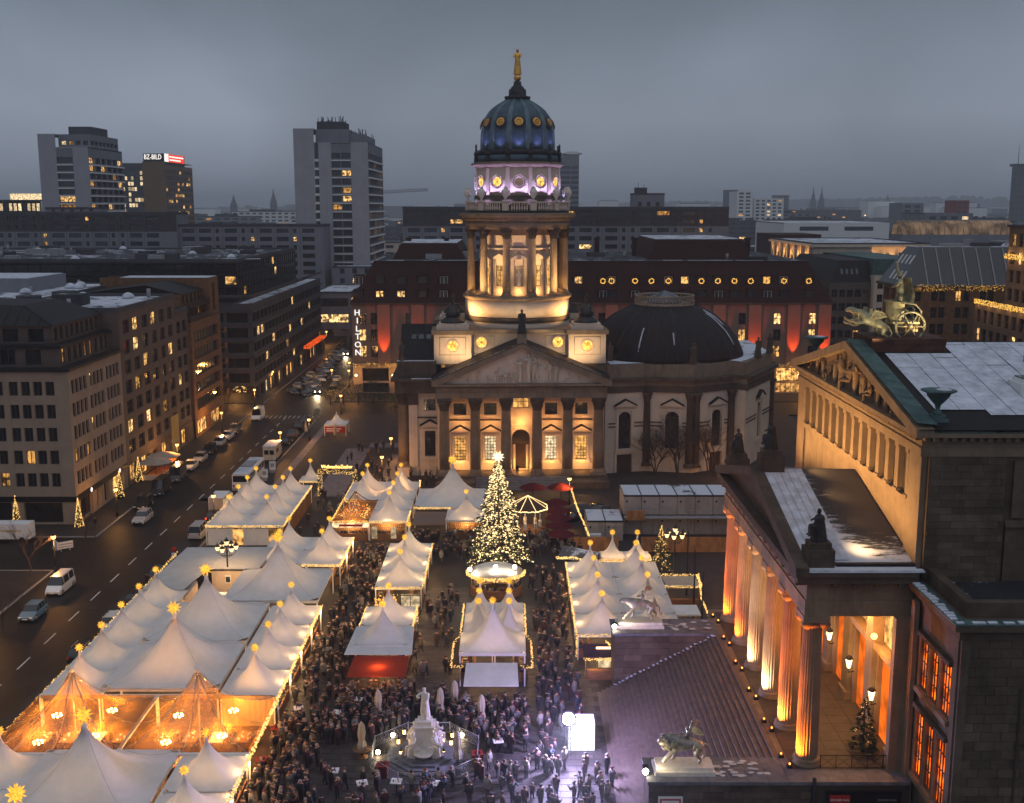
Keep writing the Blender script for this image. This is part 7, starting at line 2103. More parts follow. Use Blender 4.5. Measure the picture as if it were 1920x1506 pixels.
# left main block: small tents along the street, large ones, small ones along the lane
for i,y in enumerate((67.7,73.1,78.6)):
 tent(-38.55,y,2.6,2.72,E_S,P_S,'at the near left street corner, %s from front' % ORD[i],kind='small white peaked tent')
for i,y in enumerate((94.6,100.06,105.5,110.9,116.35)):
 tent(-38.6,y,2.6,2.72,E_S,P_S,'along the street, %s behind the clear tents' % ORD[i],kind='small white peaked tent')
for i,y in enumerate((100.3 - 5.7,100.25,105.75,111.4)):
 tent(-22.95,y,2.58,2.75,E_S,P_S,'along the lane, %s behind the clear tents' % ORD[i],kind='small white peaked tent')
for i,y in enumerate((67.1,72.6,78.3)):
 tent(-22.9,y,2.58,2.72,E_S,P_S,'at near lane edge before clear tents, %s from front' % ORD[i],kind='small white peaked tent')
for x,y,wh in ((-31.2,65.1,'at the very front, cut by the picture edge'),(-31.1,76.1,'in front of the clear tents'),(-31.1,98.2,'just behind the clear tents'),(-31.1,109.1,'second behind the clear tents'),(-26.1,120.4,'beside the candelabra lamp')):
 tent(x,y,5.2,5.4,3.0,7.7,wh,kind='large white peaked tent',big=True,lit=420)
for i,x in enumerate((-36.0,-25.75)):
 t = tent(x,86.35,5.15,5.25,2.9,7.7,'full of diners, %s of the pair' % ('left' if i == 0 else 'right'),mat=m_vinyl,star=False,lit=0,kind='clear vinyl dining tent')
 b = MB().cyl((0,0,0),.07,7.5,8)
 for k in range(8):
  a = k * pi / 4; rr = 5.1 / max(abs(cos(a)),abs(sin(a)))
  b.tube([(cos(a) * rr * t_,sin(a) * rr * t_,2.9 + 4.6 * (1 - t_) ** 2.1 - .06) for t_ in (.04,.2,.4,.6,.8,1)],.035,4)
 part('mast_and_ribs',b,m_grey,t); part('floor',MB().box(-5.1,5.1,-5.2,5.2,.005,.05),m_wooddk,t)
 if i: part('drape',MB().add([((0.5 + .16 * k),5.1 + .06 * sin(k * 2.1),zz) for k in range(29) for zz in (.1,2.85)],[(2 * k,2 * k + 2,2 * k + 3,2 * k + 1) for k in range(28)],True),canvas_mat('warm drape',(.6,.42,.22),.3),t)
 for k,(dx,dy) in enumerate(((-2.4,2.2),(2.2,2.4),(-2.0,-2.6),(2.4,-2.2))):
  hz = 2.6 + .35 * (k % 2)
  cl_ = thing('chandelier','warm glowing chandelier in the %s clear dining tent, %s %s' % (('left','right')[i],('back','front')[k // 2],('left','right')[k % 2]),'chandelier',(x + dx,86.35 + dy,hz))
  part('bulbs',(lambda m: [m.ball((.34 * cos(q * pi / 3),.34 * sin(q * pi / 3),0),.1,8,5) for q in range(6)] and m)(MB()),E('chandelier bulb',(1,.66,.26),26),cl_)
  part('hanger',MB().cyl((0,0,0),.015,1.6,4).tube([(.34 * cos(q * pi / 6),.34 * sin(q * pi / 6),.1) for q in range(13)],.02,4),m_dark,cl_)
  lamp('POINT',(x + dx,86.35 + dy,hz - .25),760,(1,.46,.1),.22)
 lamp('POINT',(x,86.35,4.6),800 if i == 0 else 240,(1,.42,.08),.2)
 for k in range(8):
  dx,dy = -3.4 + (k % 4) * 2.2,-2.6 + (k // 4) * 4.2
  tb = thing('dining_table','laid dining table in the %s clear tent, %s from the left in the %s row' % (('left','right')[i],ORD[k % 4],('front','back')[k // 4]),'table',(x + dx,86.35 + dy,.17))
  part('table_top',MB().box(-.6,.6,-.95,.95,.72,.77),m_wood if k % 3 else m_white,tb); part('table_leg',MB().box(-.5,-.42,-.85,-.77,0,.719).box(.42,.5,-.85,-.77,0,.719).box(-.5,-.42,.77,.85,0,.719).box(.42,.5,.77,.85,0,.719),m_dark,tb)
  part('tableware',(lambda m: [m.cyl((R.uniform(-.45,.45),R.uniform(-.8,.8),.771),R.uniform(.04,.1),R.uniform(.03,.2),7) for _ in range(9)] and m)(MB()),m_white,tb,kind='stuff')
gu = single('roof_gutter',MB().box(-41.2,-20.4,80.9,81.15,2.85,3.05).box(-41.2,-20.4,91.6,91.8,2.8,3.0).box(-30.98,-30.7,81.151,91.599,2.85,3.0).box(-25.62,-25.42,92,114,2.72,2.86).box(-25.62,-25.42,64,80.8,2.72,2.86),m_white,'white rain gutters between the roofs of the large left tents','gutter')
garland('fairy lights along the lane edge of the long left tent block',[(-20.35,64,z),(-20.35,114.2,z)],26,.065,.18)
garland('fairy lights along the street edge of the long left tent block',[(-41.25,82,z),(-41.25,133,z)],9,.05)
blockgrid([-28.1,-23.0],[130.8,136.4],2.58,2.78,'right of the flat canvas roofs',['left','right'])
garland('fairy lights along the lane edge of the four tents right of the flat canvas roofs',[(-20.4,128,z),(-20.4,139.2,z)],30,.06)
garland('fairy lights along the near edge of the four tents right of the flat canvas roofs',[(-25,127.9,z),(-20.45,127.9,z)],28,.06)
# the yard with flat canvas roofs and kitchen cabins
flat_sheet('canvas_roof',[(-41,118.5,3.1),(-36.4,118.5,3.1),(-34.6,133.4,3.3),(-40.2,133.4,3.3)],m_tentg,'flat white canvas roof along the street behind the small tents','canvas roof')
flat_sheet('canvas_roof',[(-35.6,125.6,3.15),(-29.6,125.6,3.15),(-29.3,133.4,3.35),(-34.4,133.4,3.35)],m_tentg,'flat white canvas roof behind the candelabra lamp','canvas roof')
yc = thing('kitchen_cabin','cream kitchen cabin wall with two notices lit by the candelabra','cabin',(-32,126,.12))
part('wall',MB().box(-35.2,-29.2,125.8,126,.12,2.8),m_cream,yc,True)
for x in (-33.3,-31.3): part('notice',MB().box(x - .35,x + .35,125.74,125.798,1.3,2.3),m_white,yc,True); part('notice_window',MB().box(x - .25,x + .25,125.7,125.738,1.45,2.1),m_bluegl,yc,True)
part('beam',MB().box(-29.4,-29.1,120,133,2.7,3.0),m_ply,yc,True)
part('roll_container',MB().box(-33.8,-32.6,121.6,122.8,.12,1.3),m_white,yc,True)
sc_ = thing('corrugated_shed','small shed with corrugated metal roof between the street and the candelabra','shed',(-37,120,.12))
part('shed_wall',MB().box(-36.0,-35.9,117.5,122.4,.12,2.6).box(-38.6,-36.01,117.5,117.6,.12,2.3),m_cream,sc_,True)
b = MB()
for k in range(24): b.tube([(-38.7,117.3 + k * .22,2.45),(-35.9,117.3 + k * .22,2.75)],.08,5)
part('corrugated_roof',b,m_grey,sc_,True)
lamp('POINT',(-33.2,123.2,3.0),260,WARM2,.3)
# information tent and lit arch
tent(-31.7,171.8,1.6,1.6,2.5,4.9,'beside the lit arch',kind='single little white peaked tent',starz=5.5,lit=90)
garland('fairy lights round the single little tent beside the arch',[(-33.3,170.1,2.45),(-30.1,170.1,2.45)],26)
ag = thing('entrance_arch','garlanded entrance arch with glowing script letters over the market gate','arch',(-27.2,170,.12))
b = MB()
for x in (-30.0,-24.5): b.box(x - .1,x + .1,169.9,170.1,.12,4.2)
b.box(-30.0,-24.5,169.9,170.1,4.2,4.35); part('frame',b,m_wooddk,ag,True)
lf,bl = MB(),MB()
for k in range(900):
 t = R.random()
 if t < .45: p = (R.uniform(-30.2,-24.3),170 + R.uniform(-.3,.3),4.15 + R.uniform(-.45,.35))
 else:
  x = -30.0 if t < .72 else -24.5; p = (x + R.uniform(-.35,.35),170 + R.uniform(-.3,.3),R.uniform(.3,4.2))
 if k % 2: lf.obox(p,(.3,.04,.1),R.uniform(0,3),R.uniform(0,3))
 else: bl.octa(p,R.uniform(.04,.075))
part('fir_garland',lf,m_needle,ag,True,kind='stuff'); part('bulbs',bl,e_bulb,ag,True,kind='stuff')
text_part('WeihnachtsZauber',.78,ag,(-27.25,169.7,4.95),E('glowing arch letters',(1,.62,.15),3.2),sx=.8,bold=.05)
# ------------------------------------------------------------------ fir trees with lights
def fir(name,label,x,y,h,r0,nb,nl,bulb,base=1.0,star=.6,z0=.12,lights=0,pw=.85):
 t = thing(name,label,'tree',(x,y,z0))
 part('trunk',MB().cyl((0,0,0),.035 * h * .6 + .05,h * .95,8,.03),m_bark,t)
 b,l = MB(),MB(); rr = random.Random(int(h * 10))
 def rad(q): return r0 * max(1 - q,0) ** pw + .05
 nbr = max(nb // 16,30)
 brs = [(k / nbr,k * 2.39996 + rr.uniform(-.4,.4),rr.uniform(.68,1.16)) for k in range(nbr)]
 def on(q,a,f,u):
  Rr = rad(q) * f * u; zc = base + q * (h - base)
  return Vector((cos(a) * Rr,sin(a) * Rr,zc - .3 * Rr * u + .12 * Rr))
 for q,a,f in brs:
  for _ in range(16 if q < .8 else 10):
   u = rr.uniform(.25,1) ** .7; aa = a + rr.gauss(0,.1) * (1.3 - u)
   p = on(q + rr.uniform(-.012,.012),aa,f,u) + Vector((0,0,rr.uniform(-.12,.1)))
   s = rr.uniform(.2,.4) * (.5 + .5 * r0 / 3.8) * (1.05 - .6 * q)
   d = Vector((cos(aa + rr.uniform(-.7,.7)),sin(aa + rr.uniform(-.7,.7)),rr.uniform(-.45,.1))) * s * 1.9
   sd = Vector((-d.y,d.x,0)) * .38; up = Vector((0,0,s * .3))
   b.add([p,p + sd + d * .45,p + d,p - sd + d * .45,p + d * .5 + up],[(0,1,4),(1,2,4),(2,3,4),(3,0,4)])
 for k in range(nl):
  q,a,f = brs[int(nbr * rr.random() ** 1.12)]; u = rr.uniform(.45,1.05)
  p = on(q,a + rr.gauss(0,.07),f,u); l.octa((p.x,p.y,p.z + rr.uniform(-.15,.15)),bulb * rr.uniform(.5,1.4))
 part('needles',b,m_needle,t,kind='stuff'); part('bulbs',l,e_bulbw if r0 > 2 else e_bulb,t,kind='stuff')
 if star: link('treetop_star',star_mb(star).mesh('treetop_star',E('treetop star',(1,.78,.48),2)),t,(0,0,h + .2))
 return t
fir('christmas_tree','tall fir covered in warm white lights with a bright star on top before the church',-1.7,134.0,14.3,4.0,4200,5200,.068,1.6,.85)
for k,(q,a) in enumerate([(q,a) for q in (.15,.35,.6) for a in (-2.6,-1.57,-.5)]):
 rr = 4.6 * (1 - q) ** .85 + .3
 lamp('POINT',(-1.7 + rr * cos(a),134 + rr * sin(a),1.8 + q * 12),130 * (1 - q),(1,.76,.42),.5)
fir('small_fir','small lit fir beside the right-hand candelabra lamp',18.4,133.2,6.0,1.5,900,420,.05,.6,0)
fir('small_fir','small dark fir with sparse lights on the portico terrace',25.4,75.6,4.2,1.0,700,60,.028,.3,0,FZ)
for i,(u,v) in enumerate(((32,985),(149,990),(228,935),(236,905),(261,905))):
 p = G(u,v,0)
 c = thing('lit_cone','slim golden light cone at the beige corner building, %s from left' % ORD[i],'light cone',(max(min(p.x,-61),-71.5),p.y,.12))
 b,wv = MB(),MB().cyl((0,0,0),.04,4.2,5)
 for k in range(330):
  q = R.random(); a = R.uniform(0,7); b.octa((.62 * (1 - q) * cos(a),.62 * (1 - q) * sin(a),.15 + 4.1 * q),R.uniform(.04,.075))
 part('bulbs',b,e_bulb,c,kind='stuff'); part('frame',wv.lathe([(.6,.1),(.02,4.2)],n=8),m_needle,c)
sg_ = fir('street_fir','short lit fir at the far junction in front of the glass office',G(452,737).x,G(452,737).y,6.2,1.7,500,330,.09,.5,.3,0)
# stall under the fir: lit crib hut with bright spots
cb = thing('crib_stall','brightly lit round crib stall at the foot of the great fir','stall',(-1.9,125.5,.12))
part('counter',MB().lathe([(3.1,.0),(3.1,1.05),(2.7,1.05)],(-1.9,126.2,.12),20,pi,2 * pi,False),m_wood,cb,True)
part('back_wall',MB().lathe([(2.9,0),(2.9,2.3)],(-1.9,126.3,.12),16,0,pi,False),m_cream,cb,True)
part('roof',MB().lathe([(3.3,2.5),(2.2,3.0),(.05,3.3)],(-1.9,126.2,.12),18),m_tentg,cb,True)
b = MB()
for k in range(70): a = R.uniform(pi,2 * pi); b.box(-1.9 + 2.8 * cos(a),-1.7 + 2.8 * cos(a),126.2 + 2.8 * sin(a),126.4 + 2.8 * sin(a),1.18,1.3 + R.uniform(.05,.5))
part('goods',b,m_coat,cb,True,kind='stuff')
garland('fairy lights in two arcs over the crib stall',[(-1.9 + 3.4 * cos(pi + k * pi / 12),126.2 + 3.4 * sin(pi + k * pi / 12),2.65) for k in range(13)],36,.07,.2)
for k,(x,zz) in enumerate(((-4.9,3.4),(-1.9,3.7),(.3,3.7))):
 f = thing('spot_lamp','dazzling small lamp above the crib stall, %s of three from the left' % ORD[k],'lamp',(x,124.8,.12))
 part('lens',MB().ball((x,124.6,zz),.22,10,6),E('white lamp lens',(1,.88,.66),45),f,True); part('pole',MB().cyl((x,124.9,.12),.05,zz,5),m_dark,f,True)
 lamp('POINT',(x,124.1,zz - .2),150,(1,.76,.46),.2)
for k in range(4): lamp('POINT',(-3.6 + k * 1.2,124.6,2.2),90,WARM2,.2)
# pavilion outlined in lights
pvx,pvy = 2.2,151.0
pn = thing('carousel','dark octagonal carousel roof outlined with strings of lights right of the fir','carousel',(pvx,pvy,.12))
n8 = [(pvx + 2.9 * cos(pi / 8 + k * pi / 4),pvy + 2.9 * sin(pi / 8 + k * pi / 4)) for k in range(8)]
part('roof',MB().add([(x,y,3.6) for x,y in n8] + [(pvx,pvy,5.2)],[(k,(k + 1) % 8,8) for k in range(8)]),m_wooddk,pn,True)
part('platform',MB().prism(n8,.12,.4),m_wood,pn,True)
for x,y in n8: part('post',MB().cyl((x * .97 + pvx * .03,y * .97 + pvy * .03,.4),.06,3.2,6),m_wood,pn,True)
b = MB()
for k in range(8):
 a,c = n8[k],n8[(k + 1) % 8]
 for j in range(26):
  t = j / 26; b.octa((a[0] + (c[0] - a[0]) * t,a[1] + (c[1] - a[1]) * t,3.62 + R.uniform(-.06,.06)),.075)
  if k % 1 == 0: b.octa((a[0] + (pvx - a[0]) * t,a[1] + (pvy - a[1]) * t,3.7 + 1.6 * t),.06)
part('bulbs',b,e_bulbw,pn,True,kind='stuff')
lamp('POINT',(pvx,pvy,2.8),220,WARM2,.3)
b = MB()
for k in range(7): a = k * .9; b.box(pvx + 1.7 * cos(a) - .2,pvx + 1.7 * cos(a) + .2,pvy + 1.7 * sin(a) - .4,pvy + 1.7 * sin(a) + .4,.9,1.7); b.cyl((pvx + 1.7 * cos(a),pvy + 1.7 * sin(a),.4),.04,3,5)
part('riding_animals',b,m_white,pn,True)
# red parasols, in two lines before the steps
pm_ = {}
def parasol(label,x,y,rz,r,h,mat,group=None,cat='parasol'):
 t = thing('parasol',label,cat,(x,y,.12),rz,group)
 k = (r,h,mat.name)
 if k not in pm_: pm_[k] = (MB().lathe([(r,h - .75),(r * .66,h - .42),(r * .3,h - .12),(.03,h + .02)],n=8,smooth=False).mesh('cloth',mat),MB().cyl((0,0,0),.04,h,6).mesh('pole',m_dark),MB().box(-.4,.4,-.4,.4,0,.12).mesh('base',m_grey))
 for n_,me in zip(('cloth','pole','base'),pm_[k]): link(n_,me,t)
 return t
for k in range(5): parasol('large red parasol in the line beside the carousel, %s from the near end' % ORD[k],6.4,142 + k * 3.9,.3,1.95,3.0,m_redumb)
for k in range(2): parasol('large red parasol at the foot of the church steps, %s of two' % ('left','right')[k],3.2 + k * 4.2,166,.1,2.2,3.2,m_redumb)
garland('sagging string of lights on the fence right of the red parasols',[(8.9,163,3.2),(9.2,158,2.4),(9.4,152,2.6),(10,146,2.0),(10.4,141,1.6)],14,.07)
# cabins
m_cab = M('white cabin panel',(.32,.295,.285),.7,0,.12,.6,stain=.5)
m_cabroof = M('cabin roof with melting snow',(.08,.08,.085),.8,0,.3,.3,snow=.7)
def cabin(label,x,y,z,group=None):
 t = thing('cabin',label,'cabin',(x,y,z),0,group)
 part('body',MB().box(-1.2,1.2,-3,3,0,2.62),m_cab,t)
 part('roof',MB().box(-1.22,1.22,-3.02,3.02,2.622,2.74),m_cabroof,t)
 part('roof_rim',MB().box(-1.24,1.24,-3.06,-2.98,2.6,2.82).box(-1.24,-1.18,-2.979,3.06,2.6,2.82).box(1.18,1.24,-2.979,3.06,2.6,2.82),m_dark,t)
 part('door',MB().box(-.95,-.05,-3.05,-3.002,.12,2.15),m_cab,t); part('door_window',MB().box(-.9,-.66,-3.07,-3.052,1.75,2.05),m_dark,t); part('handle',MB().box(-.85,-.8,-3.09,-3.052,1.0,1.15),m_dark,t)
 return t
for k in range(7): cabin('snow-roofed white cabin in the upper row of the stacked cabins, %s from the left' % ORD[k],16.6 + k * 2.47,152.6,2.9)
for k in range(7): cabin('white cabin in the lower row of the stacked cabins, %s from the left' % ORD[k],16.6 + k * 2.47,152.6,.12)
for k in range(2): cabin('low snow-roofed white cabin left of the stacked cabins, %s of two' % ('left','right')[k],11.4 + k * 2.47,149.6,.12)
gw = thing('walkway','steel walkway with railing along the upper row of white cabins','walkway',(24,149,2.8))
b = MB().box(15.4,33.6,148.3,149.5,2.7,2.82)
for k in range(14): b.box(15.4 + k * 1.4,15.45 + k * 1.4,148.3,148.35,2.82,3.9)
b.box(15.4,33.6,148.3,148.34,3.86,3.92).box(15.4,33.6,148.3,148.34,3.34,3.38); part('railing',b,m_grey,gw,True)
part('timber_panel',MB().box(15.6,18.2,148.2,148.29,2.5,3.9),m_ply,gw,True)
single('tarpaulin',MB().lathe([(2.1,0),(2.0,1.6),(1.5,2.5),(.6,3.0),(.02,3.05)],(31.8,147.2,.12),14),M('blue grey tarpaulin',(.06,.075,.09),.6,bump=.6,bscale=1.5),'tall heap under a blue grey tarpaulin in front of the white cabins','tarpaulin')
fe = thing('plywood_fence','orange plywood fence in front of the white cabins','fence',(24,141.5,.12))
for k in range(13): part('fence_panel',MB().box(8 + k * 2.0 if k < 3 else 16.9 + (k - 3) * 1.9,9.96 + k * 2.0 if k < 3 else 18.77 + (k - 3) * 1.9,141.4,141.46,.14,2.2 + R.uniform(-.02,.02)),m_ply,fe,True)
wl_ = thing('crate_pile','dark tarpaulins and wrapped goods left of the stacked cabins','pile',(11,158,.12))
for k,(x,y,r,h) in enumerate(((10,159,2.2,1.8),(12.6,160,1.8,1.5),(13.6,157.5,1.3,1.9),(8.6,156.5,1.1,1.2))): part('tarpaulin',MB().lathe([(r,0),(r * .9,h * .6),(r * .5,h),(.02,h)],(x,y,.12),9),m_dkglass if k % 2 else m_roofs2,wl_,True)
rk_ = thing('trolley','snow topped trolley standing before the two low cabins','trolley',(11.2,145.2,.12)); part('frame',MB().box(10.4,12,144.8,145.6,.9,1.0).box(10.4,10.46,144.8,145.6,.12,.9).box(11.94,12,144.8,145.6,.12,.9),m_grey,rk_,True); part('load',MB().box(10.45,11.95,144.82,145.58,1.002,1.5),m_snow,rk_,True)
# candelabra lamps
def candelabra(label,x,y,h):
 t = thing('candelabra_lamp',label,'street lamp',(x,y,.12))
 part('post',MB().lathe([(.42,0),(.4,.5),(.22,.7),(.2,1.3),(.12,1.5),(.09,h - 1.4),(.16,h - 1.2),(.1,h - 1.0),(.06,h - .4)],n=12),m_darkbr,t)
 br = MB(); la = []
 for k in range(6):
  a = k * pi / 3 + .26; br.tube([(0,0,h - 1.6),(.5 * cos(a),.5 * sin(a),h - 1.75),(1.0 * cos(a),1.0 * sin(a),h - 1.35),(1.05 * cos(a),1.05 * sin(a),h - 1.0)],.035,5); la.append((1.05 * cos(a),1.05 * sin(a),h - 1.0))
 la.append((0,0,h - .4)); br.tube([(1.0 * cos(k * pi / 9),1.0 * sin(k * pi / 9),h - 1.32) for k in range(19)],.02,4)
 part('arms',br,m_darkbr,t)
 for p in la:
  o = part('lantern',MB().lathe([(.36,.5),(.3,.56),(.2,.72),(.08,.8),(.05,.95),(.01,1.0)],p,8).lathe([(.14,-.06),(.15,.02)],p,8),m_darkbr,t)
  link('lantern_glass',MB().lathe([(.15,.02),(.33,.5)],p,8).mesh('lantern_glass',E('lantern glass',(1,.66,.3),2.4)),o)
 for a in (-2.0,.2,2.2): lamp('POINT',(x + 1.6 * cos(a),y + 1.6 * sin(a),h - .6),170,WARM2,.3)
 return t
candelabra('seven-armed lantern post among the flat canvas roofs on the left',-33.4,126.2,6.1)
candelabra('seven-armed lantern post beside the small fir on the right',19.6,129.8,6.6)
for k,(u,v,hh) in enumerate(((1287,1118,7.6),(1300,1160,7.6),(1315,1195,7.0))):
 p = G(u,v); single('flagpole',MB().cyl((p.x,p.y,.12),.1,hh,8,.07).ball((p.x,p.y,hh + .15),.1,6,4),m_dark,'bare dark flagpole near the right-hand lanterns, %s from the left' % ORD[k],'flagpole')
# small stalls right of the right-hand tents
for k,(x0,x1,y0,y1,z0,lab,mt) in enumerate(((17.4,21.2,120.6,124.4,2.5,'beige open stall with lit trusses below the right lanterns',m_beigeum),(16.9,19.9,112.2,115.2,2.4,'square white stall roof right of the tent block',m_white),(17.4,20.2,106.6,109.2,2.0,'low white box stall nearest the panther',m_white))):
 s_ = thing('market_stall',lab,'stall',((x0 + x1) / 2,(y0 + y1) / 2,.12))
 part('roof',MB().box(x0,x1,y0,y1,z0,z0 + .15),mt,s_,True); part('counter',MB().box(x0 + .2,x1 - .2,y0 + .2,y0 + .6,.12,1.1),m_wood,s_,True)
 for x in (x0 + .1,x1 - .2):
  for y in (y0 + .1,y1 - .2): part('post',MB().box(x,x + .1,y,y + .1,.12,z0),m_wood,s_,True)
 lamp('POINT',((x0 + x1) / 2,(y0 + y1) / 2,1.9),60,WARM2,.2)
garland('string of lights leading from the beige stall down to the column bases',[(21.6,124.5,2.9),(20.6,116,2.9),(20.9,104.5,1.6)],20,.05)
garland('fairy lights on the roof of the beige stall below the right lanterns',[(17.2,120.5,2.75),(21.4,120.5,2.75),(21.4,124.5,2.75),(17.2,124.5,2.75)],22)
rs = thing('red_stall','dark red roofed stall with lit counter in front of the right-hand tents','stall',(9.2,102.4,.12))
part('roof',MB().box(6.9,11.3,101.2,104.6,2.3,2.45),M('dark red roof felt',(.07,.03,.05),.8),rs,True); part('counter',MB().box(7.2,11,101.3,101.7,.12,1.1),m_wood,rs,True); part('lit_panel',MB().box(8.3,10.4,101.9,102,1.12,2.1),e_winw,rs,True); part('ridge_lamp',MB().box(8.2,9.6,103.2,103.4,2.46,2.6),e_lamp,rs,True)
for x in (7.0,11.1): part('post',MB().box(x,x + .1,101.3,101.4,.12,2.3),m_wood,rs,True)
garland('fairy lights along the eave of the dark red roofed stall',[(6.9,101.1,2.3),(11.3,101.1,2.3)],34,.05)
garland('fairy lights looping over the dark red roofed stall',[(9.2,104,2.9),(9.6,103,2.9),(11.2,103,2.9)],26,.05)
for x in (7.8,10.2): lamp('POINT',(x,101,1.9),130,WARM2,.2)
# counters with goods along the lanes
pk = thing('goods_counter','','counter')
part('counter',MB().box(-.35,.35,-2.3,2.3,0,1.0),m_wood,pk); part('shelf_wall',MB().box(-1.0,-.94,-2.4,2.4,0,2.5),m_ply,pk)
b = MB(); b2 = MB()
for k in range(46): y = -2.2 + k * .096; b.box(-.3 + R.uniform(0,.2),-.1 + R.uniform(.1,.38),y,y + .08,1.002,1.05 + R.uniform(.03,.3)); b2.box(-.93,-.8,y,y + .085,1.2 + .4 * (k % 3),1.32 + .4 * (k % 3) + R.uniform(0,.15))
part('goods',b,m_coat,pk,kind='stuff'); part('hanging_goods',b2,M('bright wares',(.7,.45,.25),.6,0,.9,4),pk,kind='stuff')
cn = {}
cnt = [(-20.9,y,0) for y in (66.9,72.6,78.3,94.6,100.2,105.8,111.4,130.8,136.4)] + [(-10.6,y,0) for y in (105.7,111.1,122.7,128.3,133.8)] + [(-15.0,y,pi) for y in (111.1,122.7,128.3,133.8)] + [(6.9,y,pi) for y in (108.8,114.7,120.4,126.1)] + [(x,146.9,-pi / 2) for x in (-21.9,-16.9)] + [(-6.3,147.5,-pi / 2)] + [(1.0,103,0),(-4.6,103,pi),(1.0,109.3,0),(-4.6,109.3,pi)]
for k,(x,y,rz) in enumerate(cnt):
 side = 'left tents' if x < -18 else 'centre left tents' if x < -8 else 'tent cluster below the fir' if x < 3 else 'right-hand tents'
 o = pk if k == 0 else dup(pk,(x,y,.12),rz)
 o.location = (x,y,.12); o.rotation_euler = (0,0,rz)
 cn[side] = cn.get(side,-1) + 1; o['label'] = 'warm lit counter of small wares at the %s, %s one' % (side,ORD[cn[side]]); o['group'] = 'counters of the ' + side
 d = Vector((cos(rz),sin(rz),0))
 lamp('POINT',Vector((x,y,2.35)) + d * .1,270,WARM2,.15)
 if x < -18: lamp('POINT',Vector((x,y + 2.4,2.3)) + d * .5,190,WARM2,.15)
sgn = thing('lit_sign','long lit shop sign over the stall fronts beside the clear tent','sign',(-21.9,146.4,2.2)); part('panel',MB().box(-24.3,-19.4,146.3,146.4,2.05,2.65),e_winw,sgn,True); part('lettering',MB().box(-23.4,-20.2,146.27,146.298,2.2,2.5),m_red,sgn,True)
for x in (-19.0,-16.4): single('light_box',MB().box(x,x + .7,146.3,146.5,.5,2.1),e_winw,'upright white light box on the stall front, %s one' % ('left' if x < -18 else 'right'),'light box')
# ------------------------------------------------------------------ the poet's monument
MX,MY = -7.15,85.8
mo = thing('monument','white marble poet statue with seated figures on octagonal steps inside an iron fence','monument',(MX,MY,.12))
def octo(r,off=0): return [(r * cos(pi / 8 + k * pi / 4 + off),r * sin(pi / 8 + k * pi / 4 + off)) for k in range(8)]
for k in range(4): part('octagon_step',MB().prism(octo(3.4 - k * .45),k * .18,(k + 1) * .18 - .003),m_granite,mo)
for k in range(8):                        # facing slabs of the steps
 for j in range(2):
  a = k * pi / 4 + j * pi / 8 + pi / 16; part('step_slab',MB().obox((2.9 * cos(a),2.9 * sin(a),.19),(.36,.9,.04),a),m_granite,mo)
part('pedestal',MB().box(-.95,.95,-.95,.95,.72,1.1).box(-.72,.72,-.72,.72,1.1,2.9).box(-.85,.85,-.85,.85,2.9,3.1).box(-.6,.6,-.6,.6,3.102,3.45),m_marble,mo)
part('basin',MB().lathe([(.2,.72),(.55,.9),(.8,1.15),(.85,1.2),(.6,1.18),(.02,1.1)],(0,-1.35,0),20),m_marble,mo)
link('poet_figure',statue_mesh('poet_figure',m_marble,h=2.75,arms=((.75,.35),(.5,.1)),robe=.05),mo,(0,0,3.45),-.25)
part('poet_cloak',robe(MB(),2.75,r=.235),m_marble,mo).location = (.08,.1,3.45)
for k,a in enumerate((-2.3,-.84,.8,2.35)):
 o = link('seated_figure',statue_mesh('seated_figure',m_marble,h=2.5,arms=((.7,.2),(.4,.1)) if k % 2 else ((.3,.5),(.8,.1)),seat=1,robe=.1,lean=-.15),mo,(1.35 * cos(a),1.35 * sin(a),.95),a + pi / 2)
 part('drapery',robe(MB(),1.5,r=.4,folds=7),m_marble,mo).location = (1.5 * cos(a),1.5 * sin(a),.72)
 part('seat_block',MB().obox((1.2 * cos(a),1.2 * sin(a),1.05),(.8,.9,.66),a),m_marble,mo)
fn = thing('iron_fence','octagonal iron fence with scrollwork panels round the marble monument','fence',(MX,MY,.12))
fo = octo(4.7)
for k in range(8):
 a,c = Vector((*fo[k],0)),Vector((*fo[(k + 1) % 8],0))
 part('rail',MB().tube([a + Vector((0,0,1.05)),c + Vector((0,0,1.05))],.035,5).tube([a + Vector((0,0,.15)),c + Vector((0,0,.15))],.025,5),m_grey,fn)
 part('fence_post',MB().cyl(a,.05,1.15,6),m_grey,fn)
 b = MB(); d = c - a
 for j in range(12):
  p = a + d * ((j + .5) / 12); u = d.normalized()
  for q in (.38,.78): b.tube([p + u * .13 * cos(t * pi / 4) + Vector((0,0,q + .16 * sin(t * pi / 4))) for t in range(9)],.018,3,cap=False)
 part('scrollwork',b,m_grey,fn,kind='stuff')
for k,(u,v) in enumerate(((737,1376),(866,1376),(709,1408))):
 p = G(u,v,.5); f = thing('floodlight','dazzling floodlight on the ground by the monument fence, %s' % ('left rear','right rear','left front')[k],'floodlight',(p.x,p.y,.12))
 part('housing',MB().box(-.18,.18,-.14,.18,.1,.55),m_black,f); part('lens',MB().ball((0,-.16,.35),.19,10,6),E('warm flood lens',(1,.82,.5),38),f)
 lamp('SPOT',(p.x,p.y - .1,.9),190,(1,.74,.46),.15,(MX,MY,3.6),100,.9)
 lamp('POINT',(p.x,p.y - .5,.7),60,(1,.8,.5),.15)
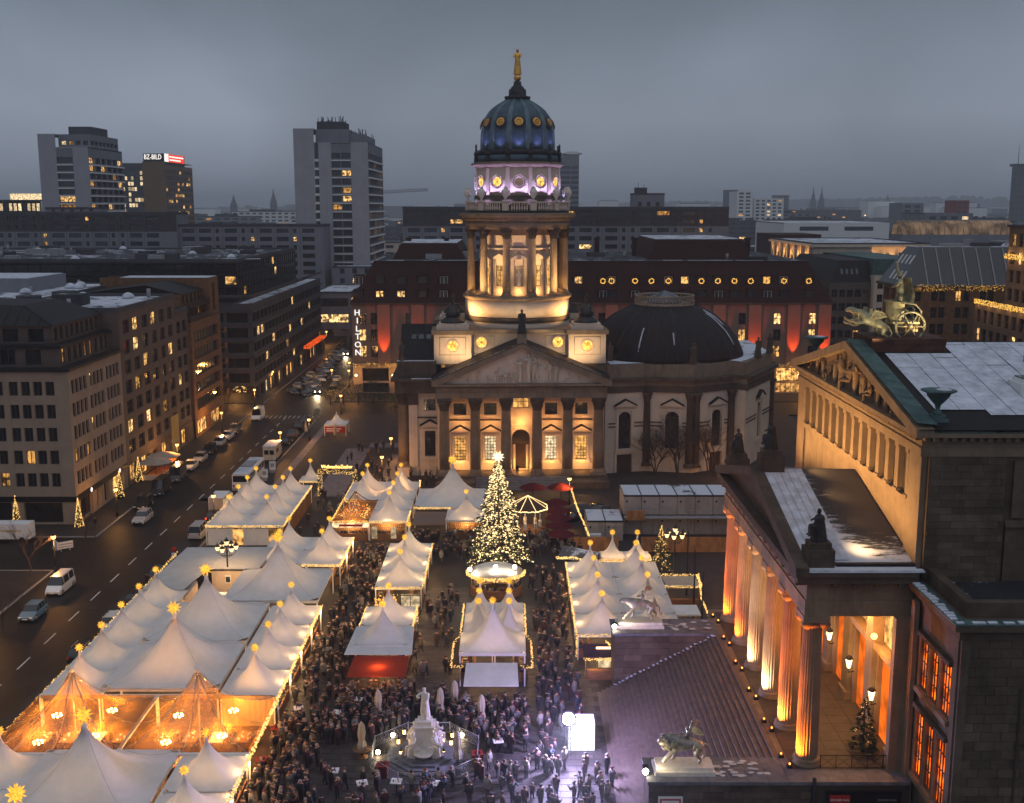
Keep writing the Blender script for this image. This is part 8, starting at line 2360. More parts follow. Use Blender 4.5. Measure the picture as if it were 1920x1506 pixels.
for k,(u,v) in enumerate(((747,1394),(752,1416),(774,1422),(803,1420),(832,1416),(831,1391),(846,1396),(848,1382),(758,1376),(831,1382))):
 p = G(u,v,.5); t = thing('candle_lantern','small glowing candle lantern on the monument steps, %s from the left' % ORD[(0,1,3,4,7,5,8,9,2,6)[k]],'lantern',(p.x,p.y,.45),0,'candle lanterns on the monument steps')
 part('glass',MB().cyl((0,0,.05),.13,.4,8),E('candle glass',(1,.6,.2),5),t); part('cap',MB().cyl((0,0,0),.16,.05,8).lathe([(.17,.45),(.05,.6),(.05,.7),(.01,.72)],n=8),m_dark,t)
for k,(u,v,lab) in enumerate(((710,1356,'left of the monument, rear'),(679,1420,'left of the monument on a round table'),(853,1338,'right behind the poet statue'),(826,1352,'just behind the poet statue'),(903,1366,'right of the iron fence'),(858,1438,'in front right of the monument steps'))):
 p = G(u,v,.1); t = thing('closed_parasol','closed beige parasol ' + lab,'parasol',(p.x,p.y,.12))
 n = 16; vs = []
 for rr,zz in ((.3,.75),(.34,1.1),(.22,1.5),(.3,2.1),(.22,2.8),(.1,3.05),(.02,3.15)): vs += [(rr * (1 + .22 * (i % 2)) * cos(2 * pi * i / n),rr * (1 + .22 * (i % 2)) * sin(2 * pi * i / n),zz) for i in range(n)]
 part('cloth',MB().add(vs,[(j * n + i,j * n + (i + 1) % n,(j + 1) * n + (i + 1) % n,(j + 1) * n + i) for j in range(6) for i in range(n)]),m_beigeum,t); part('pole',MB().cyl((0,0,0),.04,3.1,6),m_dark,t); part('base',MB().cyl((0,0,0),.5,.1,14) if k != 1 else MB().cyl((0,0,.7),.75,.06,18).cyl((0,0,0),.5,.1,14),m_wood if k == 1 else m_grey,t)
tb = thing('standing_table','','table')
part('table_top',MB().box(-.42,.42,-.42,.42,1.06,1.12),m_white,tb); part('post',MB().cyl((0,0,.04),.04,1.02,6),m_dark,tb); part('foot',MB().box(-.35,.35,-.04,.04,0,.04).box(-.04,.04,-.35,-.041,0,.04).box(-.04,.04,.041,.35,0,.04),m_dark,tb)
part('cups',MB().cyl((.1,.15,1.121),.05,.12,7).cyl((-.2,-.1,1.121),.05,.12,7).cyl((.22,-.2,1.121),.04,.1,7),m_red,tb)
tabs = [(633,1338,'left rear of the monument fence'),(671,1313,'behind left of the monument near the red canopy'),(625,1448,'front left of the monument'),(679,1471,'in front of the monument, second from the left'),(743,1468,'in front of the monument, centre left'),(812,1471,'in front of the monument, centre right'),(934,1392,'right of the monument fence'),(873,1315,'behind right of the monument'),(560,1330,'beside the clear dining tents')]
for k,(u,v,lab) in enumerate(tabs):
 p = G(u,v,1.1); o = tb if k == 0 else dup(tb,(0,0,0))
 o.location = (p.x,p.y,.15); o.rotation_euler = (0,0,R.uniform(-.3,.3)); o['label'] = 'white square standing table ' + lab
 o['group'] = 'standing tables round the monument'
for k,(u,v,lab) in enumerate(((737,1352,'behind left of the monument'),(522,1384,'beside the right clear dining tent'),(895,1434,'right front of the monument'),(718,1456,'left front of the monument steps'),(492,1446,'below the dining tents at the tent corner'),(886,1362,'right behind the monument fence'))):
 p = G(u,v,.1); t = thing('waste_bin','square red wooden bin ' + lab,'bin',(p.x,p.y,.12),R.uniform(-.4,.4))
 part('body',MB().box(-.42,.42,-.42,.42,0,.95),M('red brown bin',(.09,.025,.016),.7),t); part('rim',MB().box(-.47,.47,-.47,-.25,.952,1.04).box(-.47,.47,.25,.47,.952,1.04).box(-.47,-.25,-.249,.249,.952,1.04).box(.25,.47,-.249,.249,.952,1.04),M('red bin rim',(.2,.025,.02),.7),t)
# ------------------------------------------------------------------ the glaring stage light and lit kiosk
ki = thing('light_kiosk','small kiosk with glaring white grid panels under the great floodlight','kiosk',(5.6,87,.12))
part('wall',MB().box(4.7,6.9,87.1,89,.12,2.5),m_white,ki,True)
for i in range(4):
 for j in range(4): part('panel',MB().box(4.72 + i * .55,5.23 + i * .55,87.0,87.09,.2 + j * .57,.72 + j * .57),E('lit kiosk panel',(.94,.96,1),1.6) if i + j == 0 else bpy.data.materials['lit kiosk panel'],ki,True)
fl_ = thing('stage_floodlight','blinding white floodlight on a truss mast in the crowd by the stairs','floodlight',(4.65,86.4,.12))
tr = MB()
for dx in (-.2,.2):
 for dy in (-.2,.2): tr.cyl((dx,dy,0),.025,3.4,5)
for k in range(8): tr.tube([(-.2,-.2,k * .42),(.2,-.2,k * .42 + .42)],.015,4).tube([(.2,.2,k * .42),(-.2,.2,k * .42 + .42)],.015,4)
part('truss_mast',tr,m_grey,fl_)
part('lamp_housing',MB().lathe([(.65,0),(.6,.35),(.4,.6),(.02,.65)],n=20),m_black,fl_).location = (0,-.2,3.3)
hd_ = KIDS[fl_][-1]; hd_.rotation_euler = (pi / 2 - .45 + pi,0,0)
ln_ = part('lens',MB().lathe([(.5,0),(.35,.1),(.02,.14)],n=20),e_flood,fl_); ln_.location = (0,-.25,3.3); ln_.rotation_euler = (pi / 2 - .45,0,0)
FLP = Vector((4.65,85.6,3.8))
lamp('SPOT',FLP + Vector((0,-.5,.3)),300000,(.68,.63,1),.5,(2.6,40,9.5),42,1)
lamp('SPOT',FLP,11000,(.6,.54,1),.6,(1,50,6),175,.6)
lamp('POINT',FLP + Vector((0,-.4,1.5)),7000,(.54,.46,1),.6)
# ------------------------------------------------------------------ vehicles
def loft(b,rings):
 n = len(rings[0]); vs = [p for r in rings for p in r]
 b.add(vs,[(j * n + i,j * n + (i + 1) % n,(j + 1) * n + (i + 1) % n,(j + 1) * n + i) for j in range(len(rings) - 1) for i in range(n)] + [tuple(range(n - 1,-1,-1)),tuple((len(rings) - 1) * n + i for i in range(n))],False)
def car_proto(kind):
 """front towards -y; body, glass, roof, wheels with rims, lights"""
 L_,W,H,belt,y_ws,y_rf,y_rb,y_rw = dict(
  hatch=(4.2,1.78,1.5,.92,-.85,-.15,1.35,2.0),sedan=(4.6,1.8,1.44,.9,-.7,.05,1.15,1.75),wagon=(4.75,1.82,1.5,.93,-.8,-.05,1.85,2.3),
  suv=(4.6,1.88,1.72,1.05,-.9,-.2,1.7,2.2),van=(4.9,1.9,1.98,1.1,-1.55,-.85,2.2,2.42),panel=(5.6,2.0,2.5,1.2,-2.0,-1.4,2.6,2.78))[kind]
 t = thing('parked_car' if kind not in ('van','panel') else 'parked_van','','car' if kind not in ('van','panel') else 'van')
 h,w_ = L_ / 2,W / 2
 b = MB(); ring = lambda y,z0,z1,q: [(-w_ * q,y,z0),(w_ * q,y,z0),(w_ * q * 1.0,y,z0 + (z1 - z0) * .6),(w_ * q * .92,y,z1),(-w_ * q * .92,y,z1),(-w_ * q,y,z0 + (z1 - z0) * .6)]
 loft(b,[ring(-h,.32,.62,.8),ring(-h + .12,.24,.72,.93),ring(-h + .7,.2,belt - .1,1),ring(y_ws - .05,.2,belt,1),ring(h - .5,.2,belt + .02,1),ring(h - .08,.26,belt - .03,.95),ring(h,.36,belt - .15,.88)])
 part('body',b,m_car,t)
 g = MB(); q = .9
 loft(g,[[(-w_ * q,y_ws,belt - .02),(w_ * q,y_ws,belt - .02),(w_ * q,y_ws + .01,belt),(-w_ * q,y_ws + .01,belt)],[(-w_ * q,y_rf,belt - .02),(w_ * q,y_rf,belt - .02),(w_ * .74,y_rf,H - .03),(-w_ * .74,y_rf,H - .03)],
    [(-w_ * q,y_rb,belt - .02),(w_ * q,y_rb,belt - .02),(w_ * .74,y_rb,H - .05),(-w_ * .74,y_rb,H - .05)],[(-w_ * q,y_rw,belt - .02),(w_ * q,y_rw,belt - .02),(w_ * q * .96,y_rw - .01,belt + .02),(-w_ * q * .96,y_rw - .01,belt + .02)]])
 part('windows',g,m_carglass,t)
 r = MB(); r.box(-w_ * .73,w_ * .73,y_rf - .02,y_rb + .05,H - .045,H)
 for s in (-1,1):
  for y in (y_rf + .02,(y_rf + y_rb) / 2 + .05,y_rb - .05): r.obox((s * w_ * .83,y,(belt + H) / 2),(.05,.09,H - belt + .02),0,0,-s * .17 * (1.45 / H))
  if kind == 'panel': r.add([(s * w_ * .91,y_rf + .5,belt),(s * w_ * .91,y_rb,belt),(s * w_ * .76,y_rb,H - .02),(s * w_ * .76,y_rf + .5,H - .02)],[(0,1,2,3)])
 if kind == 'panel': r.add([(-w_ * .9,y_rw + .02,belt),(w_ * .9,y_rw + .02,belt),(w_ * .74,y_rb + .06,H - .02),(-w_ * .74,y_rb + .06,H - .02)],[(0,1,2,3)])
 part('roof',r,m_car,t)
 wr = .33 if kind not in ('suv','panel') else .37
 for s in (-1,1):
  for y in (-h + .85,h - .9):
   ty = MB().tube([(s * (w_ - .2),y,wr),(s * (w_ + .01),y,wr)],wr,14); o = part('wheel',ty,m_tyre,t)
   part('rim',MB().tube([(s * (w_ + .005),y,wr),(s * (w_ + .022),y,wr)],wr * .64,10),m_rim,o)
  part('headlight',MB().obox((s * w_ * .66,-h + .06,.62),(.34,.14,.15),-s * .25),m_white,t)
  part('taillight',MB().obox((s * w_ * .78,h - .02,belt - .2),(.2,.08,.26)),M('tail lens',(.3,.02,.02),.3) if 'tail lens' not in bpy.data.materials else bpy.data.materials['tail lens'],t)
 part('bumper',MB().box(-w_ * .7,w_ * .7,-h - .03,-h + .05,.3,.45),m_black,t); part('number_plate',MB().box(-.26,.26,-h - .05,-h - .032,.42,.53),m_white,t)
 if kind in ('wagon','suv','van'): part('roof_rail',MB().box(-w_ * .66,-w_ * .6,y_rf + .1,y_rb,H + .001,H + .05).box(w_ * .6,w_ * .66,y_rf + .1,y_rb,H + .001,H + .05),m_rim,t)
 return t
protos = {k: None for k in ('hatch','sedan','wagon','suv','van','panel')}
COLS = dict(white=(.72,.72,.72,1),silver=(.45,.46,.48,1),black=(.015,.015,.017,1),grey=(.09,.095,.1,1),blue=(.12,.22,.32,1),red=(.2,.03,.025,1),beige=(.55,.5,.38,1))
def car(kind,col,u,v,label,away=False,rz=None,x=None):
 p = G(u,v,.6)
 if x is not None: p.x = x
 a = (pi if away else 0) if rz is None else rz
 if protos[kind] is None:
  protos[kind] = o = car_proto(kind)
  for c in KIDS[o]: c.color = COLS[col]
 else: o = dup(protos[kind],(0,0,0),0,color=COLS[col])
 o.location = (p.x,p.y,.012); o.rotation_euler = (0,0,a + R.uniform(-.02,.02)); o['label'] = label
 return o
car('hatch','blue',62,1147,'light blue hatchback parked at the left kerb near the bottom left')
car('van','white',113,1098,'white minivan parked at the left kerb just before the side street')
car('wagon','silver',267,970,'silver estate car driving past the lit corner shop')
LX = -55.9
for k,(u,v,kd,c,lab) in enumerate(((303,944,'suv','black','black car parked right behind the silver estate car'),(323,918,'panel','black','dark high van beside the cafe parasols, nearer one'),(348,893,'panel','grey','dark high van with pale roof beside the cafe parasols, farther one'),
  (374,873,'sedan','white','white car parked beyond the cafe parasols'),(386,858,'hatch','silver','silver car next behind the white one beyond the cafe parasols'),(403,844,'suv','black','black car, third beyond the cafe parasols'),(421,829,'hatch','silver','light car, fourth beyond the cafe parasols'),(436,817,'sedan','white','white car, fifth beyond the cafe parasols'),(448,806,'suv','grey','dark grey car, sixth beyond the cafe parasols'))):
 car(kd,c,u,v,lab,x=LX + .2)
car('panel','white',484,781,'white van driving towards us just before the junction')
RXk = -43.0
for k,(u,v,kd,c,lab) in enumerate(((140,1222,'suv','black','dark car tucked beside the clear dining tents'),(200,1160,'wagon','white','white estate car with lit tail lights beside the small street tents'),(238,1119,'sedan','black','dark saloon beside the small street tents'),(273,1073,'hatch','grey','dark car by the road sign at the street tents'),(349,997,'van','silver','silver van parked beside the flat canvas roofs'),(377,966,'sedan','black','dark car behind the silver van by the canvas roofs'),(516,827,'sedan','black','black car parked beyond the camper van, nearest one'),(531,813,'hatch','grey','dark car parked second beyond the camper van'),(545,800,'suv','black','black car parked third beyond the camper van'),(557,788,'sedan','grey','dark car parked fourth beyond the camper van'))):
 car(kd,c,u,v,lab,True,x=RXk - .2)
 if v in (1160,966):
  o = [x for x in bpy.data.objects if x.get('label') == lab][0]
  for s in (-1,1): part('lit_taillight',MB().obox((s * .7,2.42 if v == 1160 else 2.33,.72),(.22,.06,.2)),e_tail,o)
far_cars = [(548,734),(560,724),(573,714),(585,706),(596,697),(606,688),(614,680),(622,672),(630,664),(637,657),(643,650),(575,729),(588,720),(600,711)]
for k in range(12):
 car(('sedan','suv','hatch')[k % 3],('black','grey','silver','black')[k % 4],571 + k * 6.4,738 - k * 7.2,'%s car in the inner parked row of the far street, %s' % (('black','grey','silver','black')[k % 4],(ORD)[k] + ' from the junction'),rz=.5)
for k,(u,v) in enumerate(far_cars):
 car(('hatch','sedan','wagon','suv')[k % 4],('black','silver','grey','white','black')[k % 5],u,v,'%s car parked %s in the far street before the glass office' % (('black','silver','grey','white','black')[k % 5],('first from the junction','second from the junction','third from the junction','fourth from the junction','fifth from the junction','sixth from the junction','seventh from the junction','eighth from the junction','ninth from the junction','tenth from the junction','last in the long row','first of the outer row','second of the outer row','third of the outer row')[k]),rz=.5)
for k,(u,v,c) in enumerate(((632,710,'white'),(627,722,'black'),(600,640,'black'))):
 o = car('sedan',c,u,v,'%s car in the far street by the hotel corner, %s' % (c,('rear','front','far off')[k]),k == 0)
for u,v,lab in ((650,662,'car driving towards us with bright headlights on the far street, rear one'),(598,732,'car driving towards us with bright headlights on the far street, front one')):
 o = car('sedan','grey',u,v,lab)
 for s in (-1,1): part('lit_headlight',MB().ball((s * .6,-2.36,.62),.14,8,5),E('headlamp on',(1,.8,.5),30),o)
 lamp('SPOT',o.location + Vector((0,-2.6,.8)),2600,(1,.72,.4),.3,o.location + Vector((0,-14,0)),70,.8)
# bus, camper, box van, delivery van
bp = G(450,893,1.2); bu = thing('bus','white coach seen from behind parked beside the far left tents','bus',(-43.2,bp.y,0))
b = MB(); loft(b,[[(-1.25,y,.35),(1.25,y,.35),(1.25,y,2.8),(1.1,y,3.05),(-1.1,y,3.05),(-1.25,y,2.8)] for y in (-6,6)]); part('body',b,m_white,bu)
part('rear_window',MB().box(-1.1,1.1,-6.03,-6.002,1.7,2.7),m_carglass,bu); part('bumper',MB().box(-1.2,1.2,-6.1,-6.002,.35,.7),m_grey,bu)
for s in (-1,1):
 for k in range(7): part('side_window',MB().box(min(s * 1.252,s * 1.27),max(s * 1.252,s * 1.27),-5.6 + k * 1.62,-4.1 + k * 1.62,1.6,2.6),m_carglass,bu)
 for y in (-3.8,3.9): part('wheel',MB().tube([(s * 1.0,y,.48),(s * 1.27,y,.48)],.48,14),m_tyre,bu)
 part('taillight',MB().box(s * 1.0 - .12,s * 1.0 + .12,-6.05,-6.002,.8,1.3),bpy.data.materials['tail lens'],bu)
part('roof_unit',MB().box(-.9,.9,-1.5,2.5,3.051,3.3),m_grey,bu); part('roof_panel',MB().box(-1.0,1.0,-5.5,-2,3.051,3.08).box(-1.0,1.0,3,5.6,3.051,3.08),m_snow,bu)
p = G(495,850,1); ca = thing('camper_van','beige camper van seen from behind, parked beyond the coach','van',(-43.1,p.y,0))
part('body',MB().box(-1.1,1.1,-3,2.2,.4,2.75).box(-1.0,1.0,2.201,3.2,.4,1.6),M('camper paint',(.55,.5,.4),.5),ca); part('roof',MB().box(-1.15,1.15,-3.05,2.6,2.752,2.9),m_snow,ca)
part('rear_window',MB().box(-.85,-.1,-3.03,-3.002,1.4,2.2).box(.1,.85,-3.03,-3.002,1.4,2.2),m_carglass,ca); part('side_window',MB().box(1.102,1.12,-2,0,1.5,2.2),m_carglass,ca)
for s in (-1,1):
 for y in (-2,2): part('wheel',MB().tube([(s * .85,y,.36),(s * 1.1,y,.36)],.36,12),m_tyre,ca)
p = G(402,948,1); bx = thing('box_truck','small white box truck behind a gilded lantern at the street tents','truck',(-43.3,p.y,0))
part('cargo_box',MB().box(-1.1,1.1,-2.6,1.4,.8,2.9),m_white,bx); part('door',MB().box(-1.02,-.02,-2.64,-2.602,.9,2.8).box(.02,1.02,-2.64,-2.602,.9,2.8),m_cab,bx); part('cab',MB().box(-1.0,1.0,1.45,3.2,.5,2.2),m_white,bx); part('cab_window',MB().box(-.9,.9,3.201,3.22,1.3,2.1),m_carglass,bx)
for s in (-1,1):
 for y in (-1.6,2.2): part('wheel',MB().tube([(s * .8,y,.38),(s * 1.05,y,.38)],.38,12),m_tyre,bx)
p = G(50,1006,.8); dv_ = thing('delivery_van','white delivery van standing sideways in front of the corner shop windows','van',(-68.5,147.0,0))
b = MB(); loft(b,[[(-3.6,-1,.5),(-3.6,-1,1.1),(-2.9,-1,1.35),(-2.0,-1,2.35),(-1.4,-1,2.6),(3.2,-1,2.6),(3.25,-1,.5)],[(-3.6,1,.5),(-3.6,1,1.1),(-2.9,1,1.35),(-2.0,1,2.35),(-1.4,1,2.6),(3.2,1,2.6),(3.25,1,.5)]]); part('body',b,m_white,dv_)
part('windscreen',MB().add([(-2.92,-.9,1.4),(-2.92,.9,1.4),(-2.05,.85,2.33),(-2.05,-.85,2.33)],[(0,1,2,3)]),m_carglass,dv_); part('side_window',MB().box(-2.3,-1.3,-1.02,-1.001,1.45,2.2),m_carglass,dv_); part('stripe',MB().box(-.8,2.2,-1.02,-1.001,1.5,1.8),M('pale lettering strip',(.6,.5,.3),.6),dv_)
for x in (-2.4,2.2):
 for s in (-1,1): part('wheel',MB().tube([(x,s * .8,.4),(x,s * 1.03,.4)],.4,14),m_tyre,dv_)
# ------------------------------------------------------------------ street lamps, signs, cafe, trees
lampm = {}
def street_lamp(label,u,v,h,bright=1.0,fall=True,col=(1,.55,.18)):
 p = G(u,v,h); t = thing('street_lamp',label,'street lamp',(p.x,p.y,.12))
 if h not in lampm: lampm[h] = (MB().cyl((0,0,0),.09,h - .4,7,.05).lathe([(.2,0),(.16,.9),(.1,1)],n=8).mesh('post',m_dark),MB().ball((0,0,h - .12),.3,10,6).mesh('globe',e_lampo),MB().lathe([(.3,h + .06),(.1,h + .25),(.01,h + .3)],n=10).mesh('cap',m_dark))
 for n_,me in zip(('post','globe','cap'),lampm[h]): link(n_,me,t)
 if fall: lamp('POINT',(p.x,p.y - .45,h - .5),1000 * bright,(1,.43,.1),.25)
SLP = [(-40,1090,'outside the left edge of the pavement',1.2),(100,1007,'by the white delivery van',1),(217,918,'in front of the lit corner shop',.6),(332,834,'at the cafe parasols',1.2),(415,774,'before the rust stone building',1.2),(440,705,'left at the far junction',1.4),(477,731,'at the far junction beside the short fir',1.4),(511,697,'along the glass office, nearest one',1),(542,673,'along the glass office, second one',1),(568,654,'along the glass office, third one',1.2),(590,637,'along the glass office, fourth one',1.2),(612,622,'under the bridge building, near',1.4),(611,605,'under the bridge building, left',1),(637,602,'under the bridge building, right',1),(655,591,'far right under the bridge building',1),(622,694,'in the middle of the far street',1),(525,811,'glowing orange beside the parked black cars',1),(579,787,'small lantern on the dark square',.6),(639,742,'beside the hotel arcade',.8),(716,857,'on the pale paving left of the cathedral',.9),(733,822,'by the cathedral side wall',.8),(654,695,'at the hotel corner, upper',.8),(655,680,'at the hotel corner, rear',.8),(400,930,'old lantern by the box truck',.35),(1383,858,'behind the portico roof by the domed hall',.8),(1068,898,'on the step wall right of the church steps',1),(741,905,'on the step wall left of the church steps',.7),(1557,655,'between hotel and concert hall gable',1.2),(1563,622,'in the street behind the concert hall',1.0)]
for u,v,lab,br in SLP: street_lamp('glowing street lamp ' + lab,u,v,4.2 if v < 990 else 5.0,br)
for x,y,lab in ((-18,192,'left one'),(-14.5,191.8,'right one')):
 t = thing('roof_floodlight','starry bright floodlight on the left wing roof of the cathedral, ' + lab,'floodlight',onc(x - .9,y - 197 - 5,19.75)); part('lens',MB().ball((0,0,.3),.2,8,5),e_lampo,t); part('foot',MB().box(-.15,.15,-.1,.1,0,.12),m_dark,t)
 lamp('POINT',onc(x - .9,y - 197 - 4.6,20.3),130,(1,.72,.36),.2)
for k,(u,v) in enumerate(((788,912),(1034,893),(1086,893),(940,896))):
 p = G(u,v,.5); t = thing('ground_light','small white ground light on the church steps, %s from the left' % ORD[(0,2,3,1)[k]],'floodlight',(p.x,p.y,1.25 if abs(p.x) < 8 else 1.3)); part('lens',MB().ball((0,0,.12),.16,8,5),e_lamp,t)
cafe = (-59.7,190)
for k in range(2): parasol('large beige square parasol over the cafe terrace on the left pavement, %s one' % ('near','far')[k],-59.6,182.5 + k * 4.6,pi / 8,2.9,3.4,m_beigeum)
ct = thing('cafe_terrace','fenced cafe terrace with orange heaters on the left pavement','terrace',(-59.4,185,.12))
part('barrier',MB().box(-57.9,-57.8,180,191,.3,1.1).box(-61.5,-57.91,179.9,180,.3,1.1),m_cream,ct,True); part('floor',MB().box(-61.6,-57.8,180.01,191,.125,.2),m_wood,ct,True); part('heater',MB().box(-60.5,-58.3,187.5,190,1.6,1.7),e_orange,ct,True)
for y in (183,188): lamp('POINT',(-59.5,y,2.1),170,(1,.5,.15),.2)
for k,(u,v) in enumerate(((104,1020),(122,1022))):
 p = G(u,v,.9); t = thing('barrier','white and grey roadworks barrier beside the street lamp, %s one' % ('left','right')[k],'barrier',(p.x,p.y,.12),.6 if k else -.9); part('panel',MB().box(-1.0,1.0,-.03,.03,.3,1.25),m_white,t); part('stripe',MB().box(-.9,.9,-.05,-.032,.5,.6).box(-.9,.9,-.05,-.032,.85,.95),m_grey,t); part('foot',MB().box(-.6,-.5,-.3,.3,0,.3).box(.5,.6,-.3,.3,0,.3),m_grey,t)
p = G(283,1075,0); t = thing('road_sign','round red road sign with white plate on a post at the kerb','sign',(RX1 - .2,p.y,.1)); part('post',MB().cyl((0,0,0),.04,3.3,6),m_grey,t); part('disc',MB().tube([(0,-.05,3.0),(0,-.09,3.0)],.32,16),m_red,t); part('plate',MB().box(-.3,.3,-.08,-.042,2.0,2.55),m_white,t)
for k,(u,v) in enumerate(((459,884),(444,899))):
 p = G(u * 1.0 + 52,v - 5,.8); t = thing('info_panel','white notice panel standing between coach and arch, %s one' % ('rear','front')[k],'sign',(p.x,p.y,.12)); part('panel',MB().box(-.55,.55,-.03,.03,.5,2.0),m_white,t); part('print',MB().box(-.3,.3,-.04,-.031,1.0,1.6),m_grey,t); part('foot',MB().box(-.4,.4,-.2,.2,0,.5),m_grey,t)
p = G(632,815,0); st2 = tent(p.x,p.y,2.2,2.2,2.3,4.3,'standing alone on the dark square before the hotel',star=False,lit=40,kind='small white stall tent with red banner'); part('banner',MB().box(-2.0,2.0,-2.25,-2.2,.7,1.9),m_red,st2); part('banner_lettering',MB().box(-1.7,1.2,-2.28,-2.252,1.4,1.6).box(-1.7,.8,-2.28,-2.252,1.0,1.2),m_white,st2)
for k,(u,v) in enumerate(((633,818),(579,812))):
 p = G(u,v); t = thing('closed_parasol','closed pale parasol on the dark square before the hotel, %s one' % ('right','left')[k],'parasol',(p.x,p.y - 3,.12)); part('cloth',MB().lathe([(.3,.7),(.34,1.1),(.2,2.4),(.02,3)],n=10),m_beigeum,t); part('pole',MB().cyl((0,0,0),.04,3,6),m_dark,t)
def bare_tree(name,label,x,y,h,seed,z=.12,spread=.55,n0=5,r0=.16,thick=1.0,multi=False):
 rr = random.Random(seed); t = thing(name,label,'tree',(x,y,z)); tr,tw = MB(),MB()
 def grow(p,d,ln,r,lev):
  q = p + d * ln * .5 + Vector((rr.uniform(-.1,.1),rr.uniform(-.1,.1),0)) * ln; e = q + (d + Vector((rr.uniform(-.25,.25),rr.uniform(-.25,.25),.12))).normalized() * ln * .55
  (tr if lev < 2 else tw).tube([p,q,e],r,5 if lev < 2 else 3,r * .62,cap=False)
  if lev >= 5 or r < .012: return
  for k in range(3 if lev else n0):
   a = rr.uniform(0,2 * pi); s = spread * rr.uniform(.6,1.4)
   nd = (d + Vector((cos(a) * s,sin(a) * s,rr.uniform(-.05,.3)))).normalized()
   grow(q + (e - q) * rr.uniform(.2,1),nd,ln * rr.uniform(.6,.82),r * .6,lev + 1)
 for k in range(3 if multi else 1): grow(Vector((rr.uniform(-.3,.3) * multi,rr.uniform(-.3,.3) * multi,0)),Vector((rr.uniform(-.2,.2) * multi,rr.uniform(-.2,.2) * multi,1)).normalized(),h * .3,r0,0)
 part('trunk',tr,m_bark,t); part('twigs',tw,m_twig,t)
for k,(u,v,h) in enumerate(((1222,880,10),(1266,884,12.5),(1322,880,12))): p = G(u,v); bare_tree('bare_tree','leafless bushy tree in front of the domed hall windows, %s from the left' % ORD[k],p.x,p.y - 4,h,30 + k,multi=True,n0=5,r0=.13,spread=.85)
for k,(u,v,h) in enumerate(((58,1085,8),(8,1190,7),(160,1010,5),(428,762,7))): p = G(u,v); bare_tree('bare_tree','thin leafless street tree on the left pavement, %s' % ('beside the white minivan','at the left picture edge','beside the white delivery van','by the rust stone building')[k],p.x,p.y,h,50 + k,n0=3,r0=.1)
hm = {}
hr_ = random.Random(8)
for k,(u,v,s) in enumerate(((620,760,1.0),(645,762,1.2),(672,760,1.1),(700,758,1.2),(722,760,1.0),(742,775,.9),(595,790,.6))):
 p = G(u,v); b = MB()
 for _ in range(420):
  a,z = hr_.uniform(0,2 * pi),hr_.uniform(0,1); r = (1.9 * sqrt(hr_.random())) * (1 - .4 * z); q = Vector((r * cos(a),r * sin(a),1.0 + z * 3.2)); w_ = hr_.uniform(.1,.28)
  b.add([q,q + Vector((w_,hr_.uniform(-.1,.1),hr_.uniform(-.1,.2))),q + Vector((w_ * .5,w_,hr_.uniform(0,.3)))],[(0,1,2)])
 t = thing('clipped_tree','dark clipped tree on the square before the hotel arcade, %s from the left' % (['second','third','fourth','fifth','sixth','seventh','first'][k]),'tree',(p.x,p.y,.12)); t.scale = (s,s,s); part('crown',b,m_bush,t); part('trunk',MB().cyl((0,0,0),.09,1.8,6),m_bark,t)
# ------------------------------------------------------------------ people
PV = [dict(h=1.74,coat=1.1),dict(h=1.66,coat=1.15,arms=((.6,.1),(0,0))),dict(h=1.8,coat=1.05,stride=.22),dict(h=1.7,coat=1.15,stride=.18,arms=((.4,.1),(.3,0))),dict(h=1.62,coat=1.2,arms=((.8,.3),(.1,0))),dict(h=1.84,coat=1.1,arms=((.1,0),(.9,.35))),dict(h=1.35,coat=1.05,stride=.12),dict(h=1.76,coat=1.2,lean=.12,arms=((.7,.2),(.7,.2)))]
COATS = [('black',(.015,.015,.018)),('navy',(.02,.026,.06)),('brown',(.08,.045,.025)),('grey',(.055,.055,.06)),('dark red',(.13,.018,.016)),('beige',(.2,.15,.1)),('pale',(.36,.34,.32)),('dark green',(.025,.04,.025))]
m_coat_stuff = m_coat
m_coat = M('coat cloth',(1,1,1),.85,objcol=True)
pms = [person_mesh('person',1,**k) for k in PV]
pms_ = pms
m_coat = m_coat_stuff
low = [person_mesh('person',0,**k) for k in PV]
sit = [person_mesh('person',1,h=1.72,seat=1,arms=((.8,.1),(.5,.1))),person_mesh('person',1,h=1.66,seat=1,arms=((.5,.2),(.8,.3)),lean=.1)]
PR = random.Random(21)
zones = [  # x0, x1, y0, y1, people, label
 (-20.0,-15.8,64,92,62,'person in the dense crowd between the dining tents and the monument'),
 (-19.9,-15.8,92,141,66,'person in the packed lane beside the long left tents'),
 (-15.6,-9.6,88,98,40,'person waiting at the red lit canopy'),
 (-15.5,3.5,62,84,92,'person in the crowd around the poet monument'),
 (-9.6,-5.9,92,126,13,'person walking in the open aisle between the tent rows'),
 (-9.4,1.5,86,97,38,'person in the crowd behind the monument below the white awnings'),
 (2.2,6.2,84,132,44,'person in the bluish lit lane left of the right-hand tents'),
 (-14,9,137,147,46,'person in front of the stalls and the fir'),
 (3.0,8.0,62,84,24,'person near the blinding floodlight by the stairs'),
 (-29.5,-25,140,172,9,'person passing through the lit entrance arch'),
 (-29,-12,172,205,26,'person on the dark square left of the cathedral')]
crowd = {m: [] for m in range(len(low))}
tot = 0
placed = []
def free(x,y):
 if sqrt((x - MX) ** 2 + (y - MY) ** 2) < 5.0: return False
 if 3.7 < x < 7.3 and 84.4 < y < 89.5: return False
 if -5.8 < x < 2 and 95 < y < 114.5: return False
 return all((x - a) ** 2 + (y - c) ** 2 > .2 for a,c in placed[-160:])
jobs = []
